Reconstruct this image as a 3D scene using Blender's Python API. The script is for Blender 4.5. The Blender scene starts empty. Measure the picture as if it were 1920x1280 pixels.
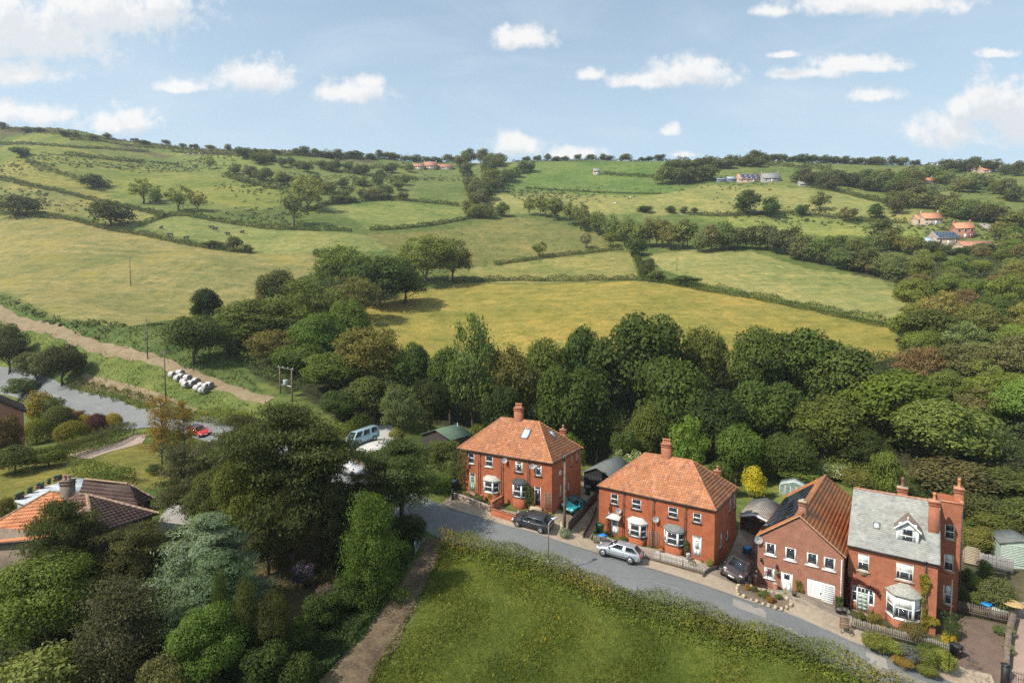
import bpy, math, random
import numpy as np
from mathutils import Vector, Matrix
R = math.radians
SC = bpy.context.scene
COL = SC.collection
rng = np.random.default_rng(7)
random.seed(7)

# ------------------------------------------------------------------ camera
CAMZ, PITCH = 30.0, R(3.0)
cd = bpy.data.cameras.new('camera')
cd.sensor_width = 36.0
cd.lens = 36.0 * 1000.0 / 1920.0
cd.clip_start, cd.clip_end = 0.5, 6000.0
cam = bpy.data.objects.new('camera', cd)
COL.objects.link(cam)
cam.location = (0, 0, CAMZ)
cam.rotation_euler = (R(90) - PITCH, 0, 0)
SC.camera = cam

# ------------------------------------------------------------------ sun, sky, exposure
SUN_EL, SUN_AZ = R(47), math.atan2(-0.90, -0.44)        # azimuth measured from +Y towards +X
sv = Vector((math.sin(SUN_AZ) * math.cos(SUN_EL), math.cos(SUN_AZ) * math.cos(SUN_EL), math.sin(SUN_EL)))
sl = bpy.data.lights.new('sun', 'SUN')
sl.energy = 4.1
sl.angle = R(0.53)
sl.color = (1.0, 0.94, 0.85)
so = bpy.data.objects.new('sun', sl)
COL.objects.link(so)
so.location = (-60, -40, 120)
so.rotation_euler = sv.to_track_quat('Z', 'Y').to_euler()

SC.view_settings.view_transform = 'Standard'
SC.view_settings.look = 'None'
SC.view_settings.gamma = 1.0
SC.view_settings.use_curve_mapping = False
SC.view_settings.exposure = 0.6
SC.render.engine = 'CYCLES'
SC.cycles.max_bounces = 5
SC.cycles.diffuse_bounces = 3
SC.cycles.glossy_bounces = 2
SC.cycles.transmission_bounces = 2
SC.cycles.transparent_max_bounces = 4
SC.cycles.caustics_reflective = False
SC.cycles.caustics_refractive = False
SC.cycles.use_denoising = False
SC.cycles.use_adaptive_sampling = False
SC.cycles.sample_clamp_indirect = 2.5

class NT:
    """short hand for building a node tree"""
    def __init__(s, nt):
        s.nt = nt; s.n = nt.nodes; s.l = nt.links
    def new(s, t, **kw):
        nd = s.n.new(t)
        for k, v in kw.items():
            setattr(nd, k, v)
        return nd
    def inp(s, nd, key, v):
        if v is None: return
        i = nd.inputs[key]
        if isinstance(v, bpy.types.NodeSocket): s.l.new(v, i)
        else: i.default_value = v
    def math(s, op, a, b=None, c=None, clamp=False):
        nd = s.new('ShaderNodeMath', operation=op, use_clamp=clamp)
        for k, v in enumerate((a, b, c)): s.inp(nd, k, v)
        return nd.outputs[0]
    def vec(s, op, a, b=None, out=0):
        nd = s.new('ShaderNodeVectorMath', operation=op)
        s.inp(nd, 0, a)
        if op == 'SCALE': s.inp(nd, 'Scale', b)
        else: s.inp(nd, 1, b)
        return nd.outputs[out]
    def noise(s, vec, scale, detail=4, rough=0.55, dist=0.0, out='Fac'):
        nd = s.new('ShaderNodeTexNoise')
        s.inp(nd, 'Vector', vec); s.inp(nd, 'Scale', scale); s.inp(nd, 'Detail', detail)
        s.inp(nd, 'Roughness', rough); s.inp(nd, 'Distortion', dist)
        return nd.outputs[out]
    def ramp(s, fac, stops):
        nd = s.new('ShaderNodeValToRGB')
        e = nd.color_ramp.elements
        while len(e) < len(stops): e.new(0.5)
        for el, (p, c) in zip(e, stops):
            el.position = p
            el.color = (c, c, c, 1) if isinstance(c, (int, float)) else (*c, 1)
        s.inp(nd, 'Fac', fac)
        return nd.outputs['Color']
    def mix(s, fac, a, b, mode='MIX'):
        nd = s.new('ShaderNodeMix', data_type='RGBA', blend_type=mode)
        s.inp(nd, 0, fac)
        for k, v in ((6, a), (7, b)):
            if isinstance(v, tuple) and len(v) == 3: v = (*v, 1)
            s.inp(nd, k, v)
        return nd.outputs[2]
    def maprange(s, v, a, b, c=0.0, d=1.0, smooth=True):
        nd = s.new('ShaderNodeMapRange', interpolation_type='SMOOTHSTEP' if smooth else 'LINEAR')
        for k, x in enumerate((v, a, b, c, d)): s.inp(nd, k, x)
        return nd.outputs[0]
    def sep(s, v):
        nd = s.new('ShaderNodeSeparateXYZ'); s.inp(nd, 0, v); return nd.outputs
    def comb(s, x, y, z):
        nd = s.new('ShaderNodeCombineXYZ')
        for k, v in enumerate((x, y, z)): s.inp(nd, k, v)
        return nd.outputs[0]

def ray(px, py):
    """direction in the world of a spot in the 1920 x 1280 photograph"""
    u, v = (px - 960) / 1000.0, (640 - py) / 1000.0
    c, s = math.cos(PITCH), math.sin(PITCH)
    return np.array([u, c + v * s, -s + v * c])

def pt(px, py, Y):
    d = ray(px, py); t = Y / d[1]
    return np.array([d[0] * t, Y, CAMZ + d[2] * t])

world = bpy.data.worlds.new('World')
SC.world = world
world.use_nodes = True
def build_sky():
    W = NT(world.node_tree)
    W.n.clear()
    sky = W.new('ShaderNodeTexSky', sky_type='NISHITA')
    sky.sun_disc = False
    sky.sun_elevation = SUN_EL
    sky.sun_rotation = SUN_AZ
    sky.altitude = 100
    sky.air_density = 1.0
    sky.dust_density = 1.6
    sky.ozone_density = 1.2
    tc = W.new('ShaderNodeTexCoord')
    d = tc.outputs['Generated']
    s = W.sep(d)
    az = W.math('ARCTAN2', s[0], s[1])
    el = W.math('ARCSINE', s[2])
    yy = W.math('MAXIMUM', s[1], 0.15)
    p = W.comb(W.math('DIVIDE', s[0], yy), W.math('DIVIDE', s[2], yy), 0.0)
    # separate clouds: azimuth and elevation of the middle, half width, half height (degrees), tilt
    def ae(px, py):
        v = ray(px, py)
        return v[0] / v[1], v[2] / v[1]
    clouds = [(60, 70, 165, 62), (200, 35, 140, 48), (300, 8, 60, 26), (20, 140, 100, 28), (480, 148, 70, 33), (655, 178, 62, 22), (690, 155, 24, 13),
              (340, 164, 44, 12), (50, 215, 95, 22), (225, 232, 62, 25), (985, 75, 48, 23), (975, 275, 42, 22), (1078, 288, 48, 13), (1290, 140, 80, 30),
              (1210, 152, 75, 16), (1110, 142, 24, 13), (1600, 122, 80, 17), (1520, 138, 60, 13), (1640, 8, 150, 27), (1445, 22, 36, 13), (1645, 180, 42, 15),
              (1785, 248, 60, 36), (1846, 190, 30, 52), (1912, 222, 56, 60), (1798, 205, 22, 20), (1870, 102, 32, 9), (1258, 246, 22, 13), (1285, 290, 20, 8), (1470, 104, 26, 7)]
    g = bpy.data.node_groups.new('cloud_shape', 'ShaderNodeTree')
    g.interface.new_socket('Vector', in_out='INPUT', socket_type='NodeSocketVector')
    g.interface.new_socket('Dir', in_out='INPUT', socket_type='NodeSocketVector')
    g.interface.new_socket('Density', in_out='OUTPUT', socket_type='NodeSocketFloat')
    G = NT(g)
    gi, go = G.new('NodeGroupInput'), G.new('NodeGroupOutput')
    v, dr = gi.outputs[0], gi.outputs[1]
    n1 = G.noise(v, 17.0, 8, 0.58)
    n2 = G.noise(G.vec('ADD', v, (3.1, 1.7, 0)), 48.0, 6, 0.62)
    best = None
    for (px, py, w, h) in clouds:
        a0, e0 = ae(px, py); a1, _ = ae(px + w, py); _, e1 = ae(px, py - h)
        dv = G.vec('MULTIPLY', G.vec('SUBTRACT', v, (a0, e0, 0)), (0.84 / (a1 - a0), 0.84 / (e1 - e0), 0))
        q = G.sep(dv); ln = G.vec('LENGTH', G.comb(q[0], G.math('MINIMUM', q[1], G.math('MULTIPLY', q[1], 1.5)), 0.0), None, out=1)
        best = ln if best is None else G.math('SMOOTH_MIN', best, ln, 0.25)
    # further clouds of the same kind beyond the picture's sides and over the camera
    sx = G.sep(v)
    far = G.maprange(G.math('ABSOLUTE', sx[0]), 1.15, 1.45)
    up = G.maprange(sx[1], 0.72, 0.95)
    out = G.math('MAXIMUM', far, up)
    gen = G.maprange(G.noise(G.vec('MULTIPLY', dr, (1.0, 1.0, 2.0)), 2.2, 3, 0.5), 0.72, 0.48, 0.2, 2.2, False)
    gen = G.math('ADD', gen, G.math('MULTIPLY', G.math('SUBTRACT', 1.0, out), 9.0))
    best = G.math('MINIMUM', best, gen)
    e = G.math('ADD', best, G.math('MULTIPLY', G.math('SUBTRACT', n1, 0.5), 2.3))
    e = G.math('ADD', e, G.math('MULTIPLY', G.math('SUBTRACT', n2, 0.5), 1.25))
    G.l.new(G.maprange(e, 1.32, 0.40), go.inputs[0])
    def density(vec, dvec):
        nd = W.new('ShaderNodeGroup'); nd.node_tree = g
        W.inp(nd, 0, vec); W.inp(nd, 1, dvec)
        return nd.outputs[0]
    c0 = density(p, d)
    c1 = density(W.vec('ADD', p, (-0.010, 0.032, 0)), W.vec('ADD', d, (-0.01, 0, 0.03)))       # towards the sun: thick cloud there shades this spot
    # thin high cloud
    cir = W.noise(W.vec('MULTIPLY', p, (1.0, 3.2, 1.0)), 2.6, 6, 0.62, 0.6)
    cir = W.maprange(cir, 0.40, 0.85, 0.0, 0.42)
    base = W.mix(1.0, sky.outputs['Color'], (0.84, 1.0, 1.06), 'MULTIPLY')
    base = W.mix(W.maprange(el, 0.62, 0.12, 0.38, 0.86), base, (4.35, 5.55, 6.3))
    base = W.mix(cir, base, (5.2, 5.8, 6.2))
    lit = W.mix(W.math('MULTIPLY', c1, 0.85), (6.6, 6.5, 6.35), (5.0, 5.25, 5.5))
    colr = W.mix(W.math('MULTIPLY', c0, 0.93), base, lit)
    bg = W.new('ShaderNodeBackground')
    W.inp(bg, 'Color', colr)
    bg.inputs['Strength'].default_value = 0.1
    o = W.new('ShaderNodeOutputWorld')
    W.l.new(bg.outputs[0], o.inputs[0])
build_sky()

# ------------------------------------------------------------------ helpers
def link(o, parent=None, loc=None, rot=None):
    COL.objects.link(o)
    if parent is not None: o.parent = parent
    if loc is not None: o.location = loc
    if rot is not None: o.rotation_euler = rot
    return o

def tag(o, label=None, cat=None, group=None, kind=None):
    if label: o['label'] = label
    if cat: o['category'] = cat
    if group: o['group'] = group
    if kind: o['kind'] = kind
    return o

def thing(name, label, cat, loc=(0, 0, 0), rz=0.0, group=None):
    o = bpy.data.objects.new(name, None)
    o.empty_display_size = 0.3
    link(o, None, loc, (0, 0, rz))
    return tag(o, label, cat, group)

def mesh_np(name, V, F, mats, smooth=False, midx=None, colors=None):
    """mesh from arrays: V n x 3, F m x k (one polygon size) or a list of index tuples"""
    me = bpy.data.meshes.new(name)
    V = np.asarray(V, np.float32).reshape(-1, 3)
    me.vertices.add(len(V)); me.vertices.foreach_set('co', V.ravel())
    if isinstance(F, np.ndarray):
        F = F.astype(np.int32); k = F.shape[1]
        me.loops.add(F.size); me.loops.foreach_set('vertex_index', F.ravel())
        me.polygons.add(len(F)); me.polygons.foreach_set('loop_start', np.arange(0, F.size, k, dtype=np.int32))
        try: me.polygons.foreach_set('loop_total', np.full(len(F), k, np.int32))
        except Exception: pass
        n = len(F)
    else:
        tot = [len(f) for f in F]; flat = [i for f in F for i in f]
        me.loops.add(len(flat)); me.loops.foreach_set('vertex_index', np.array(flat, np.int32))
        me.polygons.add(len(F))
        st = np.concatenate([[0], np.cumsum(tot)[:-1]]).astype(np.int32)
        me.polygons.foreach_set('loop_start', st)
        try: me.polygons.foreach_set('loop_total', np.array(tot, np.int32))
        except Exception: pass
        n = len(F)
    for m in (mats if isinstance(mats, (list, tuple)) else [mats]): me.materials.append(m)
    if midx is not None: me.polygons.foreach_set('material_index', np.asarray(midx, np.int32))
    if smooth: me.polygons.foreach_set('use_smooth', np.ones(n, bool))
    me.update(calc_edges=True)
    if colors is not None:
        a = me.color_attributes.new('tint', 'FLOAT_COLOR', 'POINT')
        c = np.ones((len(V), 4), np.float32); c[:, :3] = colors
        a.data.foreach_set('color', c.ravel())
    me.validate()
    return me

class MB:
    """collects boxes, tubes, prisms into one mesh"""
    def __init__(s): s.V = []; s.F = []; s.M = []
    def add(s, V, F, m=0):
        b = len(s.V)
        s.V += [tuple(map(float, v)) for v in V]
        s.F += [tuple(int(i) + b for i in f) for f in F]
        s.M += [m] * len(F)
        return s
    def box(s, x0, x1, y0, y1, z0, z1, m=0, M=None):
        V = [(x0, y0, z0), (x1, y0, z0), (x1, y1, z0), (x0, y1, z0), (x0, y0, z1), (x1, y0, z1), (x1, y1, z1), (x0, y1, z1)]
        if M is not None: V = [M @ Vector(v) for v in V]
        return s.add(V, [(0, 3, 2, 1), (4, 5, 6, 7), (0, 1, 5, 4), (1, 2, 6, 5), (2, 3, 7, 6), (3, 0, 4, 7)], m)
    def tube(s, p, r, n=8, m=0, cap=True):
        """p: points, r: radius or radii"""
        p = [Vector(q) for q in p]; r = [r] * len(p) if isinstance(r, (int, float)) else list(r)
        V = []
        for i, q in enumerate(p):
            t = (p[min(i + 1, len(p) - 1)] - p[max(i - 1, 0)]).normalized()
            a = t.cross(Vector((0, 0, 1)) if abs(t.z) < 0.9 else Vector((1, 0, 0))).normalized(); b = t.cross(a)
            V += [q + (a * math.cos(2 * math.pi * k / n) + b * math.sin(2 * math.pi * k / n)) * r[i] for k in range(n)]
        F = [(i * n + k, i * n + (k + 1) % n, (i + 1) * n + (k + 1) % n, (i + 1) * n + k) for i in range(len(p) - 1) for k in range(n)]
        if cap: F += [tuple(range(n))[::-1], tuple((len(p) - 1) * n + k for k in range(n))]
        return s.add(V, F, m)
    def prism(s, poly, z0, z1, m=0):
        n = len(poly)
        V = [(x, y, z0) for x, y in poly] + [(x, y, z1) for x, y in poly]
        return s.add(V, [tuple(range(n))[::-1], tuple(range(n, 2 * n))] + [(i, (i + 1) % n, n + (i + 1) % n, n + i) for i in range(n)], m)
    def loft(s, rings, m=0, close=True, cap=True):
        n = len(rings[0]); V = [v for r_ in rings for v in r_]
        F = []
        for i in range(len(rings) - 1):
            for k in range(n if close else n - 1):
                F.append((i * n + k, i * n + (k + 1) % n, (i + 1) * n + (k + 1) % n, (i + 1) * n + k))
        if cap: F += [tuple(range(n))[::-1], tuple((len(rings) - 1) * n + k for k in range(n))]
        return s.add(V, F, m)
    def lathe(s, prof, n=12, m=0, c=(0, 0, 0)):
        return s.loft([[(c[0] + r * math.cos(2 * math.pi * k / n), c[1] + r * math.sin(2 * math.pi * k / n), c[2] + z) for k in range(n)] for r, z in prof], m)
    def build(s, name, mats, parent=None, smooth=False, loc=None, rot=None):
        me = mesh_np(name, s.V, s.F, mats, smooth, s.M)
        return link(bpy.data.objects.new(name, me), parent, loc, rot)

def copy_tree(o, parent=None):
    c = o.copy(); COL.objects.link(c)
    if parent is not None: c.parent = parent
    for ch in list(o.children): copy_tree(ch, c)
    return c

# ------------------------------------------------------------------ materials
MATS = {}
def new_mat(name):
    m = bpy.data.materials.new(name); m.use_nodes = True
    T = NT(m.node_tree); b = T.n['Principled BSDF']
    return m, T, b

def plain(name, col, rough=0.6, var=0.18, scale=6.0, metal=0.0, spec=0.5, bump=0.0, bscale=40.0):
    """a painted, plastered or metal surface with a little wear in it"""
    if name in MATS: return MATS[name]
    m, T, b = new_mat(name)
    tc = T.new('ShaderNodeTexCoord').outputs['Object']
    n = T.noise(tc, scale, 5, 0.6)
    dark = tuple(c * (1 - var) for c in col); light = tuple(min(1, c * (1 + var)) for c in col)
    T.inp(b, 'Base Color', T.mix(T.maprange(n, 0.3, 0.7), dark, light))
    T.inp(b, 'Roughness', rough); T.inp(b, 'Metallic', metal); T.inp(b, 'Specular IOR Level', spec)
    if bump:
        bp = T.new('ShaderNodeBump'); bp.inputs['Strength'].default_value = bump; bp.inputs['Distance'].default_value = 0.02
        T.inp(bp, 'Height', T.noise(tc, bscale, 4)); T.inp(b, 'Normal', bp.outputs[0])
    MATS[name] = m
    return m

def brick_mat(name, c1, c2, mortar, sc=1.0, mort=0.012):
    if name in MATS: return MATS[name]
    m, T, b = new_mat(name)
    tc = T.new('ShaderNodeTexCoord').outputs['Object']
    s = T.sep(tc)
    v = T.comb(T.math('ADD', s[0], s[1]), s[2], 0.0)
    br = T.new('ShaderNodeTexBrick')
    T.inp(br, 'Vector', v)
    br.inputs['Color1'].default_value = (*c1, 1); br.inputs['Color2'].default_value = (*c2, 1); br.inputs['Mortar'].default_value = (*mortar, 1)
    br.inputs['Scale'].default_value = 1.0 / sc
    br.inputs['Mortar Size'].default_value = mort
    br.inputs['Brick Width'].default_value = 0.225; br.inputs['Row Height'].default_value = 0.075
    n = T.noise(tc, 1.3, 5, 0.65); n2 = T.noise(tc, 9.0, 4, 0.6)
    n3 = T.noise(T.vec('MULTIPLY', tc, (3.0, 3.0, 0.5)), 1.0, 4, 0.6)
    c = T.mix(1.0, br.outputs['Color'], T.ramp(n, [(0.25, 0.72), (0.55, 1.0), (0.8, 1.18)]), 'MULTIPLY')
    c = T.mix(1.0, c, T.ramp(n2, [(0.2, 0.8), (0.7, 1.12)]), 'MULTIPLY')
    c = T.mix(T.maprange(n3, 0.58, 0.8, 0.0, 0.35), c, (0.10, 0.065, 0.05))
    T.inp(b, 'Base Color', c); T.inp(b, 'Roughness', 0.85); T.inp(b, 'Specular IOR Level', 0.25)
    bp = T.new('ShaderNodeBump'); bp.inputs['Strength'].default_value = 0.5; bp.inputs['Distance'].default_value = 0.01
    T.inp(bp, 'Height', br.outputs['Fac']); bp.invert = True; T.inp(b, 'Normal', bp.outputs[0])
    MATS[name] = m
    return m

def tile_mat(name, cols, moss=(0.10, 0.09, 0.05), mossy=0.25, rough=0.8, bigvar=None):
    """roof tiles: each tile's own random value sits in the attribute tint"""
    if name in MATS: return MATS[name]
    m, T, b = new_mat(name)
    tc = T.new('ShaderNodeTexCoord').outputs['Object']
    at = T.new('ShaderNodeAttribute', attribute_name='tint')
    r = T.sep(at.outputs['Color'])[0]
    k = len(cols)
    c = T.ramp(r, [(i / (k - 1), cc) for i, cc in enumerate(cols)])
    c = T.mix(1.0, c, T.ramp(T.noise(tc, 0.9, 5, 0.6), [(0.3, 0.78), (0.6, 1.05), (0.8, 1.15)]), 'MULTIPLY')
    c = T.mix(T.maprange(T.noise(tc, 2.6, 6, 0.7), 0.52, 0.75, 0.0, mossy), c, moss)
    if bigvar:                                   # old dark growth, thickest towards the ridge
        hgt = T.math('MULTIPLY', T.math('SUBTRACT', T.sep(tc)[2], bigvar[2]), 0.16)
        c = T.mix(T.maprange(T.math('ADD', T.noise(T.vec('ADD', tc, (5.3, 2.0, 0)), 0.5, 4, 0.6), hgt), 0.45, 0.62, 0.0, bigvar[1]), c, bigvar[0])
    T.inp(b, 'Base Color', c); T.inp(b, 'Roughness', rough); T.inp(b, 'Specular IOR Level', 0.3)
    bp = T.new('ShaderNodeBump'); bp.inputs['Strength'].default_value = 0.3; bp.inputs['Distance'].default_value = 0.01
    T.inp(bp, 'Height', T.noise(tc, 30, 4)); T.inp(b, 'Normal', bp.outputs[0])
    MATS[name] = m
    return m

def ground_mat(name, a, b_, c_, scale=1.0, rough=0.95, streak=None, crack=0.0):
    """asphalt, concrete, soil, gravel: three tones mixed by noise of several sizes"""
    if name in MATS: return MATS[name]
    m, T, b = new_mat(name)
    tc = T.new('ShaderNodeTexCoord').outputs['Object']
    n1 = T.noise(tc, 0.45 * scale, 6, 0.62, 0.3); n2 = T.noise(tc, 3.5 * scale, 6, 0.65); n3 = T.noise(tc, 28 * scale, 3, 0.6)
    c = T.mix(T.maprange(n1, 0.35, 0.68), a, b_)
    c = T.mix(T.maprange(n2, 0.45, 0.72, 0.0, 0.8), c, c_)
    c = T.mix(1.0, c, T.ramp(n3, [(0.25, 0.82), (0.75, 1.16)]), 'MULTIPLY')
    if crack:
        vo = T.new('ShaderNodeTexVoronoi', feature='DISTANCE_TO_EDGE'); T.inp(vo, 'Vector', T.vec('ADD', tc, T.vec('SCALE', T.noise(tc, 1.2, 3, out='Color'), 0.6))); vo.inputs['Scale'].default_value = 0.33
        c = T.mix(T.maprange(vo.outputs['Distance'], 0.012, 0.002, 0.0, crack), c, tuple(x * 0.45 for x in a))
    T.inp(b, 'Base Color', c); T.inp(b, 'Roughness', rough); T.inp(b, 'Specular IOR Level', 0.25)
    bp = T.new('ShaderNodeBump'); bp.inputs['Strength'].default_value = 0.4; bp.inputs['Distance'].default_value = 0.03
    T.inp(bp, 'Height', n2); T.inp(b, 'Normal', bp.outputs[0])
    MATS[name] = m
    return m

def leaf_mat(name, use_tint=True):
    """leaves and needles: the plant's own colour comes from the object, each leaf differs a little (attribute tint: value, warmth)"""
    if name in MATS: return MATS[name]
    m, T, b = new_mat(name)
    oi = T.new('ShaderNodeObjectInfo')
    at = T.new('ShaderNodeAttribute', attribute_name='tint')
    s = T.sep(at.outputs['Color'])
    geo = T.new('ShaderNodeTexCoord').outputs['Object']
    n = T.noise(geo, 0.55, 3, 0.6)
    c = T.mix(1.0, oi.outputs['Color'], T.ramp(s[0], [(0.0, 0.55), (0.5, 1.0), (1.0, 1.5)]), 'MULTIPLY')
    c = T.mix(T.maprange(n, 0.35, 0.7, 0.0, 0.38), c, T.mix(1.0, c, (1.45, 1.2, 0.75), 'MULTIPLY'))
    c = T.mix(T.math('MULTIPLY', s[1], 0.30), c, T.mix(1.0, c, (1.75, 1.2, 0.6), 'MULTIPLY'))
    # blossom: leaves with the third value high take the flower colour kept in a property of the plant
    fl = T.new('ShaderNodeAttribute', attribute_name='flower', attribute_type='OBJECT')
    hasfl = T.math('GREATER_THAN', s[2], 0.5)
    c = T.mix(hasfl, c, fl.outputs['Color'])
    T.inp(b, 'Base Color', c); T.inp(b, 'Roughness', 0.6); T.inp(b, 'Specular IOR Level', 0.12)
    tr = T.new('ShaderNodeBsdfTranslucent')
    T.inp(tr, 'Color', T.mix(1.0, c, (1.25, 1.35, 0.7), 'MULTIPLY'))
    mx = T.new('ShaderNodeMixShader'); mx.inputs[0].default_value = 0.34
    T.l.new(b.outputs[0], mx.inputs[1]); T.l.new(tr.outputs[0], mx.inputs[2])
    T.l.new(mx.outputs[0], T.n['Material Output'].inputs[0])
    MATS[name] = m
    return m

def glass_mat(name='window_glass', col=(0.018, 0.022, 0.026), rough=0.06):
    if name in MATS: return MATS[name]
    m, T, b = new_mat(name)
    tc = T.new('ShaderNodeTexCoord').outputs['Object']
    T.inp(b, 'Base Color', T.mix(T.maprange(T.noise(tc, 1.7, 2), 0.4, 0.65), col, tuple(c * 2.6 for c in col)))
    T.inp(b, 'Roughness', rough); T.inp(b, 'Specular IOR Level', 0.6)
    MATS[name] = m
    return m

def paint_mat(name, col, metal=0.35, rough=0.28):
    if name in MATS: return MATS[name]
    m, T, b = new_mat(name)
    tc = T.new('ShaderNodeTexCoord').outputs['Object']
    n = T.noise(tc, 2.5, 5, 0.6)
    T.inp(b, 'Base Color', T.mix(T.maprange(n, 0.3, 0.75), col, tuple(c * 0.82 + 0.01 for c in col)))
    T.inp(b, 'Metallic', metal); T.inp(b, 'Roughness', T.maprange(n, 0.3, 0.8, rough, rough + 0.14))
    b.inputs['Coat Weight'].default_value = 0.5; b.inputs['Coat Roughness'].default_value = 0.08
    MATS[name] = m
    return m

WHITE = plain('white_paint', (0.74, 0.74, 0.72), 0.45, 0.06, 3.0)
GLASS = glass_mat()
LEAF = leaf_mat('leaf')
BARK = plain('bark', (0.10, 0.075, 0.055), 0.95, 0.45, 5.0, bump=0.8, bscale=14)
BARK_PALE = plain('pale_bark', (0.22, 0.19, 0.15), 0.95, 0.4, 4.0, bump=0.7, bscale=14)
WOOD_GREY = plain('weathered_wood', (0.25, 0.21, 0.17), 0.9, 0.35, 7.0, bump=0.5, bscale=30)
WOOD_DARK = plain('dark_stained_wood', (0.045, 0.035, 0.03), 0.85, 0.35, 5.0, bump=0.4, bscale=30)
WOOD_POLE = plain('pole_wood', (0.15, 0.115, 0.09), 0.9, 0.35, 3.0, bump=0.4)
BLACK = plain('black_plastic', (0.018, 0.018, 0.02), 0.45, 0.3, 3.0)
RUBBER = plain('tyre_rubber', (0.02, 0.02, 0.021), 0.85, 0.3, 9.0)
IRON = plain('black_iron', (0.02, 0.021, 0.023), 0.5, 0.3, 6.0)
STEEL = plain('galvanised_steel', (0.42, 0.44, 0.45), 0.42, 0.18, 4.0, metal=0.7)
LEAD = plain('lead_flashing', (0.42, 0.43, 0.45), 0.55, 0.2, 3.0)
STONE = plain('sandstone', (0.40, 0.32, 0.21), 0.9, 0.25, 4.0, bump=0.5)

# ------------------------------------------------------------------ the lie of the land
# known spots of the ground: photograph x, y and distance along the view (m)
GP = [(1037, 964, 54.6), (1341, 1064, 48.75), (1580, 1143, 45.8), (1757, 1193, 42.7), (880, 924, 60), (1144, 1008, 54.5), (1421, 1100, 50),
      (1100, 920, 64), (1385, 1006, 55.5), (830, 952, 56), (680, 885, 64), (640, 840, 71), (720, 835, 69), (820, 850, 72), (1140, 925, 66), (1440, 985, 60),
      (1500, 925, 68), (1850, 1060, 53), (1900, 1200, 41), (1480, 1110, 44.2), 
      (1000, 1060, 45.5), (860, 1015, 50.5), (1600, 1270, 38.0), (700, 1280, 32.5), (1000, 1280, 34.2), (1300, 1280, 36.5), (1919, 1290, 37),
      (440, 1280, 32), (120, 1280, 33), (560, 1100, 42), (640, 960, 52), (300, 1012, 48), (60, 1020, 46), (380, 960, 52), (480, 1000, 48),
      (230, 850, 71), (60, 920, 58), (20, 860, 70), (150, 855, 70), (300, 812, 84), (385, 806, 86), (500, 850, 72), (560, 815, 79), (240, 792, 92), (0, 715, 125), (110, 745, 108),
      (320, 775, 90), (240, 745, 100), (160, 715, 112), (60, 680, 124), (310, 755, 93), (355, 735, 97), (430, 735, 95), (500, 752, 90), (560, 770, 86), (350, 700, 104), (230, 650, 118), (100, 615, 132), (0, 582, 144), (480, 715, 100),
      (700, 740, 98), (700, 800, 84), (850, 820, 90), (850, 860, 78), (1000, 845, 90), (1000, 880, 78), (1150, 850, 90), (1150, 890, 78), (1300, 860, 88), (1300, 910, 74), (1450, 870, 82), (1450, 930, 70), (1600, 880, 76), (1600, 950, 64), (1750, 900, 72), (1900, 930, 64), (1000, 740, 112), (1250, 745, 108), (1560, 760, 100), (800, 730, 112),
      (760, 640, 136), (1000, 655, 130), (1250, 655, 126), (1560, 668, 118), (1800, 760, 94), (1919, 800, 80),
      (660, 590, 158), (900, 531, 206), (1200, 528, 200), (1450, 566, 164), (1660, 610, 136), (1760, 640, 118), (1900, 640, 112),
      (1230, 473, 256), (1400, 471, 246), (1500, 495, 222), (1700, 527, 190), (1850, 545, 168), (1919, 590, 140),
      (1180, 472, 258), (930, 496, 244), (820, 520, 215), (700, 540, 195), (560, 560, 175), (450, 600, 148), (350, 600, 142), (250, 580, 152), (150, 540, 172), (0, 540, 172),
      (0, 480, 208), (200, 480, 206), (400, 500, 196), (600, 490, 214),
      (0, 405, 262), (120, 408, 260), (250, 430, 246), (470, 474, 226), (620, 480, 224), (300, 400, 268), (400, 415, 262), (560, 435, 252), (690, 440, 256),
      (960, 407, 318), (1145, 445, 282), (740, 378, 344), (880, 402, 322), (640, 384, 334), (860, 384, 345), (560, 400, 300), (520, 350, 352),
      (0, 340, 338), (200, 370, 320), (0, 295, 400), (200, 300, 404), (420, 320, 400), (600, 320, 420), (800, 340, 410), (300, 345, 352),
      (0, 238, 490), (150, 256, 490), (300, 272, 500), (500, 287, 520), (700, 297, 535), (850, 304, 540), (960, 305, 535), (1100, 300, 530), (1250, 300, 515), (1400, 303, 490), (1600, 306, 470), (1800, 312, 455), (1919, 316, 450),
      (0, 262, 450), (300, 296, 445), (700, 318, 470), (850, 318, 500), (1100, 335, 450), (1000, 360, 395), (1230, 332, 420), (1200, 362, 380), (1300, 355, 372), (1410, 341, 385), (1500, 350, 362), (1650, 385, 312), (1720, 402, 290),
      (1100, 395, 335), (1280, 405, 318), (1480, 396, 320), (1640, 430, 278), (1500, 440, 276), (1743, 422, 268), (1800, 462, 236), (1880, 440, 246), (1840, 360, 340), (1919, 480, 214), (1600, 350, 372), (1800, 330, 410)]
P = np.array([pt(*g) for g in GP])
far_edge = [(823, 943), (891, 967), (962, 985), (1037, 1010), (1120, 1037), (1207, 1063), (1298, 1092), (1381, 1120), (1430, 1136), (1491, 1157), (1576, 1187), (1635, 1210), (1729, 1252), (1785, 1280), (1880, 1326)]
FE = []                     # the kerb of the village street: a straight line on the map
for q in far_edge:
    d = ray(*q); Y = (56.9 - 0.475 * 7.9) / (1 + 0.475 * d[0] / d[1]); FE.append(pt(*q, Y))
FE = np.array(FE); FE[:, 2] = np.polyval(np.polyfit(FE[:, 0], FE[:, 2], 3), FE[:, 0])
P = np.vstack([P, FE, FE[::2] + [-2.3, -4.6, -0.05]])
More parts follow.
